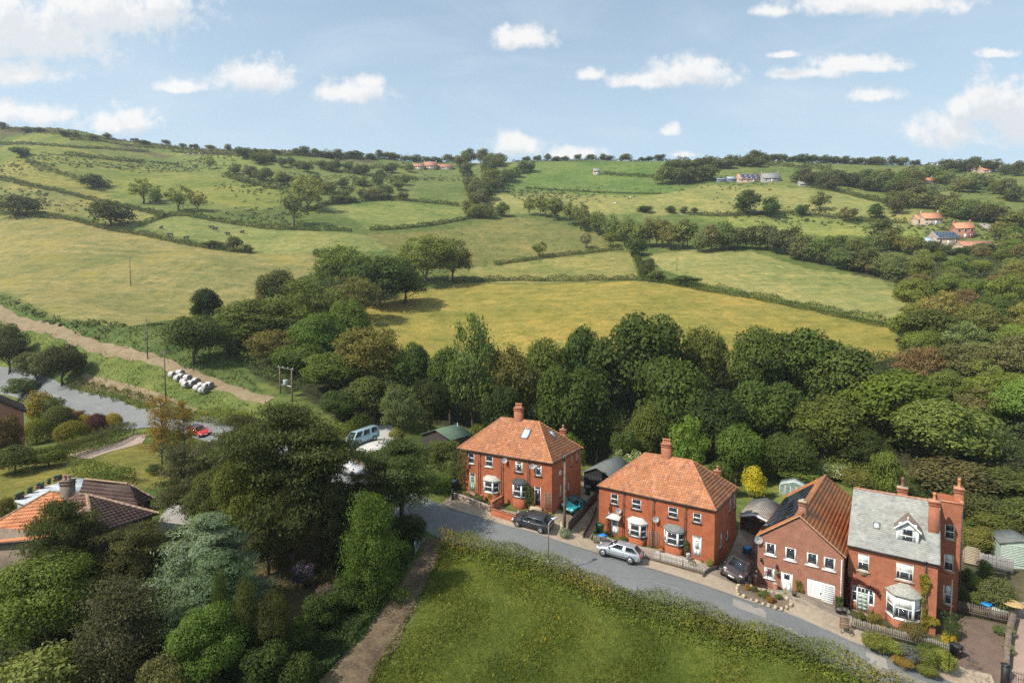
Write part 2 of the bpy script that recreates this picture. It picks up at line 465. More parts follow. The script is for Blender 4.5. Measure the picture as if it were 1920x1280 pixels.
ex = [(-300, 250, 36), (-420, 420, 140), (-420, 520, 175), (-220, 130, 12), (-130, 70, 12), (-90, 30, 10), (-60, 0, 9), (0, 10, 8.0), (50, 10, 3.0), (90, 30, 1.5), (110, 70, 4.0), (140, 130, 16), (260, 240, 58), (440, 430, 150), (440, 540, 160),
      (-40, -30, 8), (30, -30, 5), (120, -10, 1), (-120, -10, 10), (-300, 20, 16), (300, 60, 14), (480, 200, 60), (-480, 200, 40)]
for q in P[[i for i, g in enumerate(GP) if g[1] < 320 and g[2] > 440]]:      # beyond the skyline the land falls away
    ex.append((q[0] * 1.3, q[1] * 1.3 + 30, q[2] - 6)); ex.append((q[0] * 1.9, q[1] * 1.9, q[2] - 30))
P = np.vstack([P, np.array(ex, float)])
def wc(x, y):
    return np.stack([1.5 * x / (np.abs(y) + 70.0), 1.6 * np.log(np.abs(y + 50) + 45.0)], -1)
C = wc(P[:, 0], P[:, 1])
def tps(r2):
    return 0.5 * r2 * np.log(r2 + 1e-9)
d2 = ((C[:, None] - C[None]) ** 2).sum(-1)
n = len(C)
A = np.zeros((n + 3, n + 3))
A[:n, :n] = tps(d2) + np.eye(n) * 2e-4
A[:n, n] = 1; A[:n, n + 1:] = C; A[n, :n] = 1; A[n + 1:, :n] = C.T
wts = np.linalg.solve(A, np.concatenate([P[:, 2], np.zeros(3)]))
def axis(lo, hi, step, far_lo, far_hi, g):
    core = np.arange(lo, hi + 1e-6, step)
    up, v, s = [], hi, step
    while v < far_hi: s *= g; v += s; up.append(v)
    dn, v, s = [], lo, step
    while v > far_lo: s *= g; v -= s; dn.append(v)
    return np.array(dn[::-1] + list(core) + up)
GX = axis(-75, 75, 0.8, -1100, 1100, 1.02)
GY = axis(18, 110, 0.8, -60, 1100, 1.02)
gx, gy = np.meshgrid(GX, GY)
def rbf(x, y):
    q = wc(x.ravel(), y.ravel()); out = np.empty(len(q))
    for i in range(0, len(q), 8000):
        s = q[i:i + 8000]
        out[i:i + 8000] = tps(((s[:, None] - C[None]) ** 2).sum(-1)) @ wts[:n] + wts[n] + s @ wts[n + 1:]
    return out.reshape(x.shape)
GZ = rbf(gx, gy)
far = np.clip((gy - 110) / 200, 0, 1)
GZ += far * (0.8 * np.sin(gx * 0.031 + 1.3 * np.sin(gy * 0.017)) + 0.5 * np.sin(gy * 0.053 + gx * 0.02))
def H(x, y, Z=None):
    """height of the ground"""
    Z = GZ if Z is None else Z
    x, y = np.asarray(x, float), np.asarray(y, float)
    i = np.clip(np.searchsorted(GX, x) - 1, 0, len(GX) - 2); j = np.clip(np.searchsorted(GY, y) - 1, 0, len(GY) - 2)
    tx = np.clip((x - GX[i]) / (GX[i + 1] - GX[i]), 0, 1); ty = np.clip((y - GY[j]) / (GY[j + 1] - GY[j]), 0, 1)
    return (Z[j, i] * (1 - tx) + Z[j, i + 1] * tx) * (1 - ty) + (Z[j + 1, i] * (1 - tx) + Z[j + 1, i + 1] * tx) * ty
def gp(px, py, near=20.0, far=760.0):
    """the spot of the ground that shows at a spot of the photograph"""
    d = ray(px, py); d = d / d[1]
    t = near * (far / near) ** np.linspace(0, 1, 2400)
    q = np.array([0, 0, CAMZ]) + t[:, None] * d
    below = q[:, 2] < H(q[:, 0], q[:, 1])
    k = np.argmax(below) if below.any() else int(np.argmin(q[:, 2] - H(q[:, 0], q[:, 1]) + (t < 300) * 99))
    k = max(k, 1)
    lo, hi = t[k - 1], t[k]
    for _ in range(18):
        mid = (lo + hi) / 2; q = np.array([0, 0, CAMZ]) + mid * d
        if q[2] < H(q[0], q[1]): hi = mid
        else: lo = mid
    q = np.array([0, 0, CAMZ]) + hi * d
    return np.array([q[0], q[1], float(H(q[0], q[1]))])
def poly_px(pts): return np.array([gp(*p)[:2] for p in pts])
def inside(poly, x, y):
    c = np.zeros(np.shape(x), bool); k = len(poly)
    for a in range(k):
        x0, y0 = poly[a]; x1, y1 = poly[(a + 1) % k]
        if y0 == y1: continue
        c ^= ((y0 > y) != (y1 > y)) & (x < (x1 - x0) * (y - y0) / (y1 - y0) + x0)
    return c
def smooth_path(pts, step=1.0):
    """Catmull-Rom through points (xy), resampled"""
    p = np.array(pts, float); p = np.vstack([2 * p[0] - p[1], p, 2 * p[-1] - p[-2]])
    out = []
    for i in range(1, len(p) - 2):
        m = max(2, int(np.linalg.norm(p[i + 1] - p[i]) / step))
        for t in np.linspace(0, 1, m, endpoint=False):
            out.append(0.5 * (2 * p[i] + (p[i + 1] - p[i - 1]) * t + (2 * p[i - 1] - 5 * p[i] + 4 * p[i + 1] - p[i + 2]) * t * t + (3 * p[i] - p[i - 1] - 3 * p[i + 1] + p[i + 2]) * t ** 3))
    out.append(p[-2])
    return np.array(out)

# ------------------------------------------------------------------ ground, fields, roads and paths
FIELDS = [  # (outline in the photograph, colour, share of flowers)
    ('rough', [(0, 240), (300, 272), (900, 303), (1919, 312), (1919, 470), (1700, 430), (1000, 400), (600, 385), (300, 400), (0, 400)], (0.125, 0.150, 0.045), 0.1),
    ('moor', [(0, 236), (160, 256), (420, 284), (700, 297), (700, 306), (420, 296), (240, 280), (0, 262)], (0.10, 0.085, 0.045), 0.0),
    ('upper', [(0, 268), (280, 292), (300, 300), (0, 290)], (0.150, 0.170, 0.045), 0.1),
    ('upper', [(0, 290), (270, 312), (420, 330), (560, 375), (480, 395), (300, 372), (150, 340), (0, 322)], (0.160, 0.175, 0.045), 0.3),
    ('upper', [(0, 300), (60, 305), (200, 365), (240, 385), (120, 360), (0, 335)], (0.215, 0.195, 0.055), 0.3),
    ('upper', [(0, 340), (150, 372), (280, 395), (300, 410), (250, 425), (160, 405), (60, 395), (0, 395)], (0.190, 0.180, 0.060), 0.1),
    ('upper', [(310, 285), (480, 290), (560, 305), (480, 320), (380, 320)], (0.150, 0.180, 0.05), 0.0),
    ('cow', [(270, 420), (330, 402), (430, 415), (560, 430), (690, 440), (760, 470), (640, 474), (600, 480), (480, 472), (380, 455), (300, 440)], (0.185, 0.195, 0.065), 0.0),
    ('meadow', [(-80, 405), (0, 405), (120, 408), (250, 432), (350, 455), (470, 473), (620, 480), (660, 495), (560, 525), (480, 560), (380, 590), (250, 612), (120, 600), (30, 560), (0, 545), (-80, 560)], (0.205, 0.185, 0.070), 1.0),
    ('big', [(690, 440), (960, 405), (1050, 420), (1145, 445), (1185, 468), (1060, 484), (930, 495), (880, 500), (840, 510), (740, 480)], (0.155, 0.150, 0.050), 0.15),
    ('upper', [(620, 386), (740, 377), (870, 388), (900, 402), (690, 432), (660, 410)], (0.165, 0.185, 0.055), 0.0),
    ('small', [(840, 505), (930, 496), (1060, 484), (1182, 471), (1198, 524), (920, 530), (850, 540)], (0.205, 0.190, 0.062), 0.1),
    ('gold', [(640, 600), (660, 585), (760, 547), (890, 531), (1200, 527), (1320, 541), (1500, 572), (1672, 610), (1690, 668), (1560, 690), (1250, 690), (900, 690), (700, 650)], (0.222, 0.188, 0.047), 0.6),
    ('right', [(1215, 476), (1290, 469), (1400, 469), (1520, 505), (1705, 526), (1720, 565), (1678, 606), (1500, 568), (1330, 535), (1240, 505)], (0.225, 0.215, 0.075), 0.0),
    ('green', [(930, 352), (960, 330), (1010, 304), (1270, 298), (1300, 320), (1230, 340), (1290, 352), (1215, 368), (1000, 358)], (0.110, 0.155, 0.040), 0.0),
    ('farm', [(900, 390), (930, 362), (1000, 364), (1240, 366), (1320, 347), (1480, 352), (1560, 355), (1720, 400), (1715, 416), (1600, 412), (1480, 398), (1280, 404), (1100, 400), (960, 400)], (0.215, 0.210, 0.070), 0.0),
    ('farm', [(1290, 408), (1480, 402), (1640, 428), (1640, 442), (1500, 440), (1400, 428)], (0.180, 0.200, 0.055), 0.0),
    ('farm', [(1640, 440), (1720, 425), (1740, 455), (1660, 460)], (0.15, 0.19, 0.04), 0.1),
    ('verge', [(-60, 575), (100, 605), (240, 650), (350, 690), (520, 745), (560, 780), (440, 800), (300, 765), (150, 715), (-60, 650)], (0.115, 0.145, 0.040), 0.15),
    ('bank', [(-60, 545), (30, 560), (120, 600), (250, 612), (330, 605), (420, 640), (500, 740), (350, 695), (230, 655), (100, 605), (-60, 575)], (0.085, 0.115, 0.034), 0.0),
    ('lawn', [(-120, 830), (0, 850), (130, 850), (170, 862), (260, 830), (300, 840), (330, 900), (250, 930), (150, 900), (60, 960), (-120, 960)], (0.165, 0.150, 0.038), 0.0),
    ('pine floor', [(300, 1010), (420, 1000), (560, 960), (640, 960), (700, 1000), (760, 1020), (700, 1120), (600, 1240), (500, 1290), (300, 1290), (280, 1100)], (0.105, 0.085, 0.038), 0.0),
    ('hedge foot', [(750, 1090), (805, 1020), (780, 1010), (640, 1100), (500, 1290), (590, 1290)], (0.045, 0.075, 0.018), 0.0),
    ('meadow', [(846, 1022), (1000, 1062), (1300, 1160), (1640, 1284), (1640, 1420), (690, 1420), (696, 1270), (760, 1174), (812, 1080)], (0.085, 0.108, 0.020), 0.6),
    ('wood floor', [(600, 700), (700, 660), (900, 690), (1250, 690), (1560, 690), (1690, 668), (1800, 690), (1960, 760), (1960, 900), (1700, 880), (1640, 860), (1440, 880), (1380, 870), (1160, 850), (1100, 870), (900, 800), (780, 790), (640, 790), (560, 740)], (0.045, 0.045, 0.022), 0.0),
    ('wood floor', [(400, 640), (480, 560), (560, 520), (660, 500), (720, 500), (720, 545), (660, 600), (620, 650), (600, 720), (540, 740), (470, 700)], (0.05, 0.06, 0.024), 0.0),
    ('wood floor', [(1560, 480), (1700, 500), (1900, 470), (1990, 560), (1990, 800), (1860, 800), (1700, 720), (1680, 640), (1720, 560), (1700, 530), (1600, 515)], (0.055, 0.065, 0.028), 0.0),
    ('garden', [(1120, 880), (1400, 880), (1440, 905), (1560, 880), (1620, 900), (1560, 990), (1400, 940), (1390, 1000), (1170, 900)], (0.12, 0.155, 0.04), 0.0),
    ('garden', [(1796, 1180), (1760, 1200), (1650, 1200), (1600, 1180), (1590, 1140), (1700, 1020), (1919, 1020), (1919, 1180)], (0.10, 0.085, 0.05), 0.0),
]
tint = np.zeros(gx.shape + (4,), np.float32)
tint[...] = (0.100, 0.125, 0.035, 0.0)
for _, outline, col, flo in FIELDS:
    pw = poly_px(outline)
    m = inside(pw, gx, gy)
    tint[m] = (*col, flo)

def field_mat():
    m, T, b = new_mat('grassland')
    tc = T.new('ShaderNodeTexCoord').outputs['Object']
    at = T.new('ShaderNodeAttribute', attribute_name='tint')
    base, flo = at.outputs['Color'], at.outputs['Alpha']
    nbig = T.noise(tc, 0.035, 5, 0.6, 0.4); nmid = T.noise(tc, 0.22, 6, 0.62, 0.2); nfine = T.noise(tc, 1.6, 6, 0.7); nblade = T.noise(tc, 9.0, 3, 0.7)
    # ways of mowing and of the wind: long weak streaks
    rot = T.new('ShaderNodeMapping'); T.inp(rot, 'Vector', tc); rot.inputs['Rotation'].default_value = (0, 0, 0.5); rot.inputs['Scale'].default_value = (0.03, 0.45, 0.1)
    st = T.noise(rot.outputs[0], 1.0, 4, 0.6)
    c = T.mix(1.0, base, T.ramp(nbig, [(0.3, (0.70, 0.82, 0.74)), (0.5, (1, 1, 1)), (0.7, (1.28, 1.14, 1.12))]), 'MULTIPLY')
    c = T.mix(1.0, c, T.ramp(nmid, [(0.28, (0.62, 0.74, 0.66)), (0.5, (1, 1, 1)), (0.75, (1.35, 1.2, 1.15))]), 'MULTIPLY')
    c = T.mix(1.0, c, T.ramp(st, [(0.35, (0.88, 0.9, 0.88)), (0.65, (1.12, 1.1, 1.12))]), 'MULTIPLY')
    c = T.mix(1.0, c, T.ramp(nfine, [(0.25, (0.66, 0.70, 0.66)), (0.5, (1, 1, 1)), (0.75, (1.3, 1.25, 1.3))]), 'MULTIPLY')
    c = T.mix(1.0, c, T.ramp(nblade, [(0.25, (0.8, 0.8, 0.8)), (0.75, (1.2, 1.2, 1.2))]), 'MULTIPLY')
    c = T.mix(1.0, c, T.ramp(T.noise(T.vec('ADD', tc, (3, 8, 0)), 0.6, 5, 0.7), [(0.3, (0.74, 0.79, 0.74)), (0.5, (1, 1, 1)), (0.7, (1.24, 1.18, 1.2))]), 'MULTIPLY')
    f = T.math('MULTIPLY', flo, T.maprange(T.noise(tc, 0.06, 6, 0.65, 0.5), 0.46, 0.66, 0.0, 0.65))
    c = T.mix(T.math('MULTIPLY', f, T.maprange(T.noise(tc, 1.1, 5, 0.7), 0.35, 0.65)), c, (0.29, 0.22, 0.04))
    g = T.math('MULTIPLY', flo, T.maprange(T.noise(T.vec('ADD', tc, (40, 9, 0)), 0.045, 5, 0.6), 0.55, 0.7, 0.0, 0.5))
    c = T.mix(g, c, (0.115, 0.135, 0.04))
    tus = T.maprange(T.noise(tc, 0.55, 4, 0.75), 0.60, 0.72, 0.0, 0.55)
    tus = T.math('MULTIPLY', tus, T.maprange(T.noise(T.vec('ADD', tc, (7, 3, 0)), 0.018, 4, 0.6), 0.48, 0.6))
    c = T.mix(tus, c, (0.06, 0.075, 0.028))
    T.inp(b, 'Base Color', c); T.inp(b, 'Roughness', 1.0); T.inp(b, 'Specular IOR Level', 0.05)
    bp = T.new('ShaderNodeBump'); bp.inputs['Strength'].default_value = 0.8; bp.inputs['Distance'].default_value = 0.25
    T.inp(bp, 'Height', T.math('ADD', nfine, T.math('MULTIPLY', nmid, 1.5))); T.inp(b, 'Normal', bp.outputs[0])
    return m
GRASSMAT = field_mat()

# road line
fe = FE[:, :2].copy()
tn = np.gradient(fe, axis=0); tn /= np.linalg.norm(tn, axis=1)[:, None]
nr = np.stack([tn[:, 1], -tn[:, 0]], 1)              # towards the meadow
def width(x): return np.interp(x, [-60, -30, -8, 4, 12, 17, 24, 36], [4.8, 5.0, 5.5, 5.5, 5.1, 4.6, 4.3, 4.3])
RW, RV = 4.5, width(fe[:, 0])
mid = fe + nr * RV[:, None] / 2
left = np.array([gp(*q)[:2] for q in [(-150, 680), (0, 716), (90, 738), (180, 763), (262, 788), (390, 808)]])
road_c = smooth_path(np.vstack([left, [(-28.0, 68.5)], mid[0:1] + [(-4.0, 2.2)], mid[1:]]), 1.0)
def strip(path, offs, zoff, name, mat, kind='structure', zs=None):
    t = np.gradient(path, axis=0); t /= np.linalg.norm(t, axis=1)[:, None]
    nn = np.stack([t[:, 1], -t[:, 0]], 1)
    k = len(offs); V = []
    for j, o in enumerate(offs):
        o = np.broadcast_to(o, len(path))
        q = path + nn * o[:, None]
        V.append(np.column_stack([q, H(q[:, 0], q[:, 1]) + (zoff if np.isscalar(zoff) else zoff[j])]))
    V = np.stack(V, 1).reshape(-1, 3); F = []
    for i in range(len(path) - 1):
        for j in range(k - 1):
            F.append((i * k + j, i * k + j + 1, (i + 1) * k + j + 1, (i + 1) * k + j))
    o = link(bpy.data.objects.new(name, mesh_np(name, V, np.array(F)[:, ::-1], mat, True)))
    return tag(o, kind=kind)
from mathutils.geometry import delaunay_2d_cdt
def drape(name, poly, zoff, mat, step=0.7, kind='structure'):
    """a sheet with this outline laid on the ground"""
    poly = np.array(poly, float); pts = []
    for a in range(len(poly)):
        p, q = poly[a], poly[(a + 1) % len(poly)]
        m = max(1, int(np.linalg.norm(q - p) / step))
        pts += [p + (q - p) * t / m for t in range(m)]
    nb = len(pts)
    lo, hi = poly.min(0), poly.max(0)
    ax, ay = np.meshgrid(np.arange(lo[0], hi[0], step), np.arange(lo[1], hi[1], step))
    ok = inside(poly, ax, ay)
    pts += list(np.column_stack([ax[ok], ay[ok]]))
    r = delaunay_2d_cdt([Vector(p) for p in pts], [(i, (i + 1) % nb) for i in range(nb)], [], 1, 1e-4)
    v = np.array([tuple(q) for q in r[0]])
    V = np.column_stack([v, H(v[:, 0], v[:, 1]) + zoff])
    F = np.array([f for f in r[2]])
    a, b, c = V[F[:, 0], :2], V[F[:, 1], :2], V[F[:, 2], :2]
    up = ((b - a)[:, 0] * (c - a)[:, 1] - (b - a)[:, 1] * (c - a)[:, 0]) > 0
    F[~up] = F[~up][:, ::-1]
    o = link(bpy.data.objects.new(name, mesh_np(name, V, F, mat, True)))
    return tag(o, kind=kind) if kind else o

# the ground sinks a little under the road
GZ2 = GZ.copy()
for p in road_c[::2]:
    m = (np.abs(gx - p[0]) < 4) & (np.abs(gy - p[1]) < 4)
    d = np.hypot(gx[m] - p[0], gy[m] - p[1]); z = GZ2[m]
    z[d < 2.6] = np.minimum(z[d < 2.6], GZ[m][d < 2.6] - 0.12); GZ2[m] = z
ny, nx = gx.shape
I = np.arange(ny * nx).reshape(ny, nx)
F = np.stack([I[:-1, :-1], I[:-1, 1:], I[1:, 1:], I[1:, :-1]], -1).reshape(-1, 4)
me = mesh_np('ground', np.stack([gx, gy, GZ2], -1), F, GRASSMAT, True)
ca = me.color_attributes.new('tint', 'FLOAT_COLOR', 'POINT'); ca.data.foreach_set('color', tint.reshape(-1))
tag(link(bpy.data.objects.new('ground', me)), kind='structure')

ASPHALT = ground_mat('asphalt', (0.155, 0.160, 0.155), (0.180, 0.183, 0.178), (0.135, 0.14, 0.137), 0.6, 0.85)
CONCRETE = ground_mat('tan_concrete', (0.37, 0.29, 0.205), (0.30, 0.23, 0.16), (0.43, 0.36, 0.27), 1.0, crack=0.5)
DRIVEC = ground_mat('stained_concrete', (0.33, 0.27, 0.195), (0.20, 0.165, 0.125), (0.40, 0.33, 0.25), 1.2, crack=0.6)
PALEC = ground_mat('pale_concrete', (0.50, 0.47, 0.42), (0.42, 0.395, 0.35), (0.55, 0.52, 0.47), 0.8)
PADC = ground_mat('road_concrete', (0.29, 0.265, 0.225), (0.235, 0.215, 0.185), (0.33, 0.30, 0.26), 1.2)
GRAVEL = ground_mat('gravel', (0.23, 0.20, 0.165), (0.18, 0.155, 0.125), (0.29, 0.26, 0.22), 2.0)
DIRT = ground_mat('track_dirt', (0.265, 0.195, 0.12), (0.20, 0.145, 0.085), (0.14, 0.13, 0.05), 1.1)
MUD = ground_mat('track_mud', (0.135, 0.097, 0.054), (0.055, 0.035, 0.025), (0.20, 0.15, 0.085), 1.6)
SOIL = ground_mat('soil', (0.17, 0.125, 0.085), (0.11, 0.08, 0.055), (0.22, 0.17, 0.12), 2.5)
PAVER = brick_mat('block_paving', (0.185, 0.12, 0.09), (0.15, 0.10, 0.078), (0.10, 0.08, 0.065), 1.0, 0.01)
_t = PAVER.node_tree
for l_ in list(_t.links):                      # laid flat: bricks follow x and y
    if l_.to_node.type == 'TEX_BRICK' and l_.to_socket.name == 'Vector': _t.links.remove(l_)
_t.links.new([n_ for n_ in _t.nodes if n_.type == 'TEX_COORD'][0].outputs['Object'], [n_ for n_ in _t.nodes if n_.type == 'TEX_BRICK'][0].inputs['Vector'])
PINKC = ground_mat('pink_paving', (0.36, 0.27, 0.21), (0.31, 0.23, 0.18), (0.40, 0.31, 0.25), 1.0)
LINEP = ground_mat('worn_road_paint', (0.26, 0.26, 0.25), (0.185, 0.187, 0.182), (0.33, 0.33, 0.32), 3.0)
def crown_(offs, up): return [float(np.interp(abs(o), [0, RW / 4, RW / 2], [0.075, 0.06, 0.03])) + up for o in offs]

w = width(road_c[:, 0]) / 2
strip(road_c, [-w, -w / 2, 0.0, w / 2, w], [0.03, 0.06, 0.075, 0.06, 0.03], 'road', ASPHALT)
i_r = int(np.argmin(np.hypot(*(road_c - mid[1]).T)))          # where the village part begins
# worn centre line dashes
L_ = np.concatenate([[0], np.cumsum(np.linalg.norm(np.diff(road_c, axis=0), axis=1))])
def along(s): return np.column_stack([np.interp(s, L_, road_c[:, 0]), np.interp(s, L_, road_c[:, 1])])
for s0 in np.arange(2.0, L_[-1] - 8, 9.0):
    q = along(np.linspace(s0, s0 + 4.2, 5)); strip(q, [-0.055, 0.0, 0.055], crown_([0, 0, 0], 0.014), 'road_marking', LINEP)
q = along(np.linspace(2, L_[i_r] - 26, 80)); strip(q, [2.28, 2.38], 0.05, 'edge_marking', LINEP)
strip(q, [-2.38, -2.28], 0.05, 'edge_marking', LINEP)
# repaired trench and the concrete pad with its drain cover, both in the road
s_pad = L_[int(np.argmin(np.hypot(*(road_c - gp(1417, 1153)[:2]).T)))]
s_end = L_[int(np.argmin(np.hypot(*(road_c - gp(1625, 1218)[:2]).T)))]
q = along(np.linspace(s_pad + 1.2, L_[-1] - 1, 40)); strip(q, [-0.6, -0.3, 0.0, 0.1], crown_([-0.6, -0.3, 0, 0.1], 0.006), 'road_patch', ground_mat('trench_fill', (0.235, 0.21, 0.175), (0.19, 0.175, 0.155), (0.27, 0.24, 0.195), 1.4))
q = along(np.linspace(s_pad - 1.3, s_pad + 1.2, 4)); strip(q, [-1.6, -1.3, -0.8, -0.3], crown_([-1.6, -1.3, -0.8, -0.3], 0.010), 'concrete_pad', PADC)
q = along(np.linspace(s_end - 0.5, s_end + 0.8, 4)); strip(q, [-1.6, -1.3, -0.8, -0.45], crown_([-1.6, -1.3, -0.8, -0.45], 0.010), 'concrete_pad', PADC)
# pavement and yards
vill = road_c[i_r - 5:]; w = w[i_r - 5:]
strip(vill, [-w - 2.3, -w - 1.2, -w + 0.02], [0.10, 0.10, 0.07], 'pavement', CONCRETE)
strip(vill, [-w + 0.0, -w + 0.16], [0.085, 0.075], 'gutter', ground_mat('gutter_grit', (0.33, 0.28, 0.22), (0.25, 0.21, 0.17), (0.2, 0.19, 0.16), 2.0))
drape('driveway', poly_px([(1040, 1005), (1100, 1030), (1112, 1000), (1121, 975), (1150, 940), (1190, 905), (1150, 880), (1095, 885), (1075, 915), (1040, 960)]), 0.055, ground_mat('dirt_drive', (0.27, 0.2, 0.13), (0.20, 0.145, 0.095), (0.36, 0.29, 0.2), 1.2))
drape('driveway', poly_px([(1316, 1085), (1345, 1064), (1383, 1004), (1390, 960), (1450, 960), (1470, 985), (1425, 1010), (1405, 1095), (1395, 1118)]), 0.055, DRIVEC)
drape('forecourt', poly_px([(1385, 1112), (1470, 1144), (1560, 1178), (1606, 1196), (1600, 1165), (1590, 1140), (1500, 1112), (1430, 1092)]), 0.06, DRIVEC)
drape('garden_path', poly_px([(1160, 1035), (1300, 1068), (1318, 1085), (1345, 1066), (1300, 1050), (1230, 1030), (1130, 1002), (1118, 1012)]), 0.06, ground_mat('flagstones', (0.34, 0.29, 0.24), (0.27, 0.23, 0.19), (0.4, 0.35, 0.3), 2.0, crack=0.7))
drape('patio', poly_px([(1222, 1047), (1300, 1067), (1296, 1053), (1230, 1034)]), 0.09, PALEC)
drape('driveway', poly_px([(1781, 1275), (1790, 1240), (1792, 1200), (1800, 1160), (1840, 1162), (1884, 1172), (1882, 1215), (1880, 1262), (1868, 1310)]), 0.05, PAVER)
drape('driveway', poly_px([(1896, 1190), (1905, 1130), (2000, 1120), (2000, 1330), (1884, 1320), (1886, 1262)]), 0.05, ground_mat('rose_gravel', (0.30, 0.215, 0.17), (0.25, 0.18, 0.14), (0.34, 0.26, 0.21), 2.0))
drape('gravel_yard', poly_px([(286, 1006), (300, 970), (322, 946), (400, 945), (520, 962), (600, 930), (632, 880), (690, 880), (700, 900), (650, 950), (560, 985), (450, 1000), (360, 985)]), 0.06, ground_mat('grey_gravel', (0.30, 0.28, 0.25), (0.25, 0.235, 0.21), (0.35, 0.33, 0.3), 2.0))
drape('concrete_pad', poly_px([(650, 846), (695, 852), (725, 838), (748, 818), (735, 799), (700, 797), (665, 815)]), 0.08, PALEC)
drape('garden_path', poly_px([(127, 853), (150, 860), (170, 860), (267, 830), (275, 815), (252, 815)]), 0.05, PINKC)
# farm tracks
tr = smooth_path([gp(*q)[:2] for q in [(824, 1012), (800, 1050), (760, 1120), (715, 1190), (645, 1275), (600, 1340)]], 0.5)
k = np.linspace(0, 1, len(tr)); wob = 0.25 * np.sin(np.arange(len(tr)) * 0.9) + 0.2 * np.sin(np.arange(len(tr)) * 0.37 + 1)
strip(tr, [-(0.8 + 0.95 * k) + wob * 0.5, -0.25 - 0.15 * k, 0.2 + 0.2 * k, (0.75 + 0.75 * k) + wob * 0.5], [0.03, 0.07, 0.07, 0.03], 'farm_track', MUD)
tr2 = smooth_path([gp(*q)[:2] for q in [(-60, 560), (0, 585), (82, 613), (155, 641), (233, 661), (293, 675), (340, 695), (383, 711), (467, 742), (505, 752)]], 1.0)
k = np.linspace(0, 1, len(tr2)); wob = 0.3 * np.sin(np.arange(len(tr2)) * 0.8)
strip(tr2, [-1.45 + 0.35 * k + wob * 0.7, -0.5, 0.5, 1.45 - 0.35 * k + wob * 0.7], [0.05, 0.13, 0.13, 0.05], 'farm_track', DIRT)
tr3 = smooth_path([gp(*q)[:2] for q in [(150, 708), (208, 724), (275, 742), (320, 757), (360, 775)]], 1.0)
strip(tr3, [-1.1, 0, 1.1], [0.05, 0.12, 0.05], 'dirt_path', DIRT)

# ------------------------------------------------------------------ building kit
def wall_rect(mb, o, u, L, Hh, holes=(), nrm=None, depth=0.13, m=0, z0=0.0):
    """a wall standing on o along the unit vector u, with openings (u0, u1, z0, z1) that have reveals"""
    o, u, nrm = Vector(o), Vector(u), Vector(nrm)
    us = sorted({0.0, L, *[h for q in holes for h in q[:2]]}); zs = sorted({z0, Hh, *[h for q in holes for h in q[2:4]]})
    up = Vector((0, 0, 1))
    P = lambda a, z, d=0.0: o + u * a + up * z - nrm * d
    flip = u.cross(up).dot(nrm) < 0
    def quad(a, b, c, d): mb.add([a, b, c, d], [(0, 1, 2, 3) if not flip else (3, 2, 1, 0)], m)
    for a, b in zip(us[:-1], us[1:]):
        for c, d in zip(zs[:-1], zs[1:]):
            mu, mz = (a + b) / 2, (c + d) / 2
            if any(h[0] < mu < h[1] and h[2] < mz < h[3] for h in holes): continue
            quad(P(a, c), P(b, c), P(b, d), P(a, d))
    for h in holes:
        a, b, c, d = h[:4]
        quad(P(a, c), P(a, d), P(a, d, depth), P(a, c, depth)); quad(P(b, d), P(b, c), P(b, c, depth), P(b, d, depth))
        quad(P(a, d), P(b, d), P(b, d, depth), P(a, d, depth)); quad(P(b, c), P(a, c), P(a, c, depth), P(b, c, depth))
        quad(P(a, c, depth + 0.02), P(b, c, depth + 0.02), P(b, d, depth + 0.02), P(a, d, depth + 0.02))

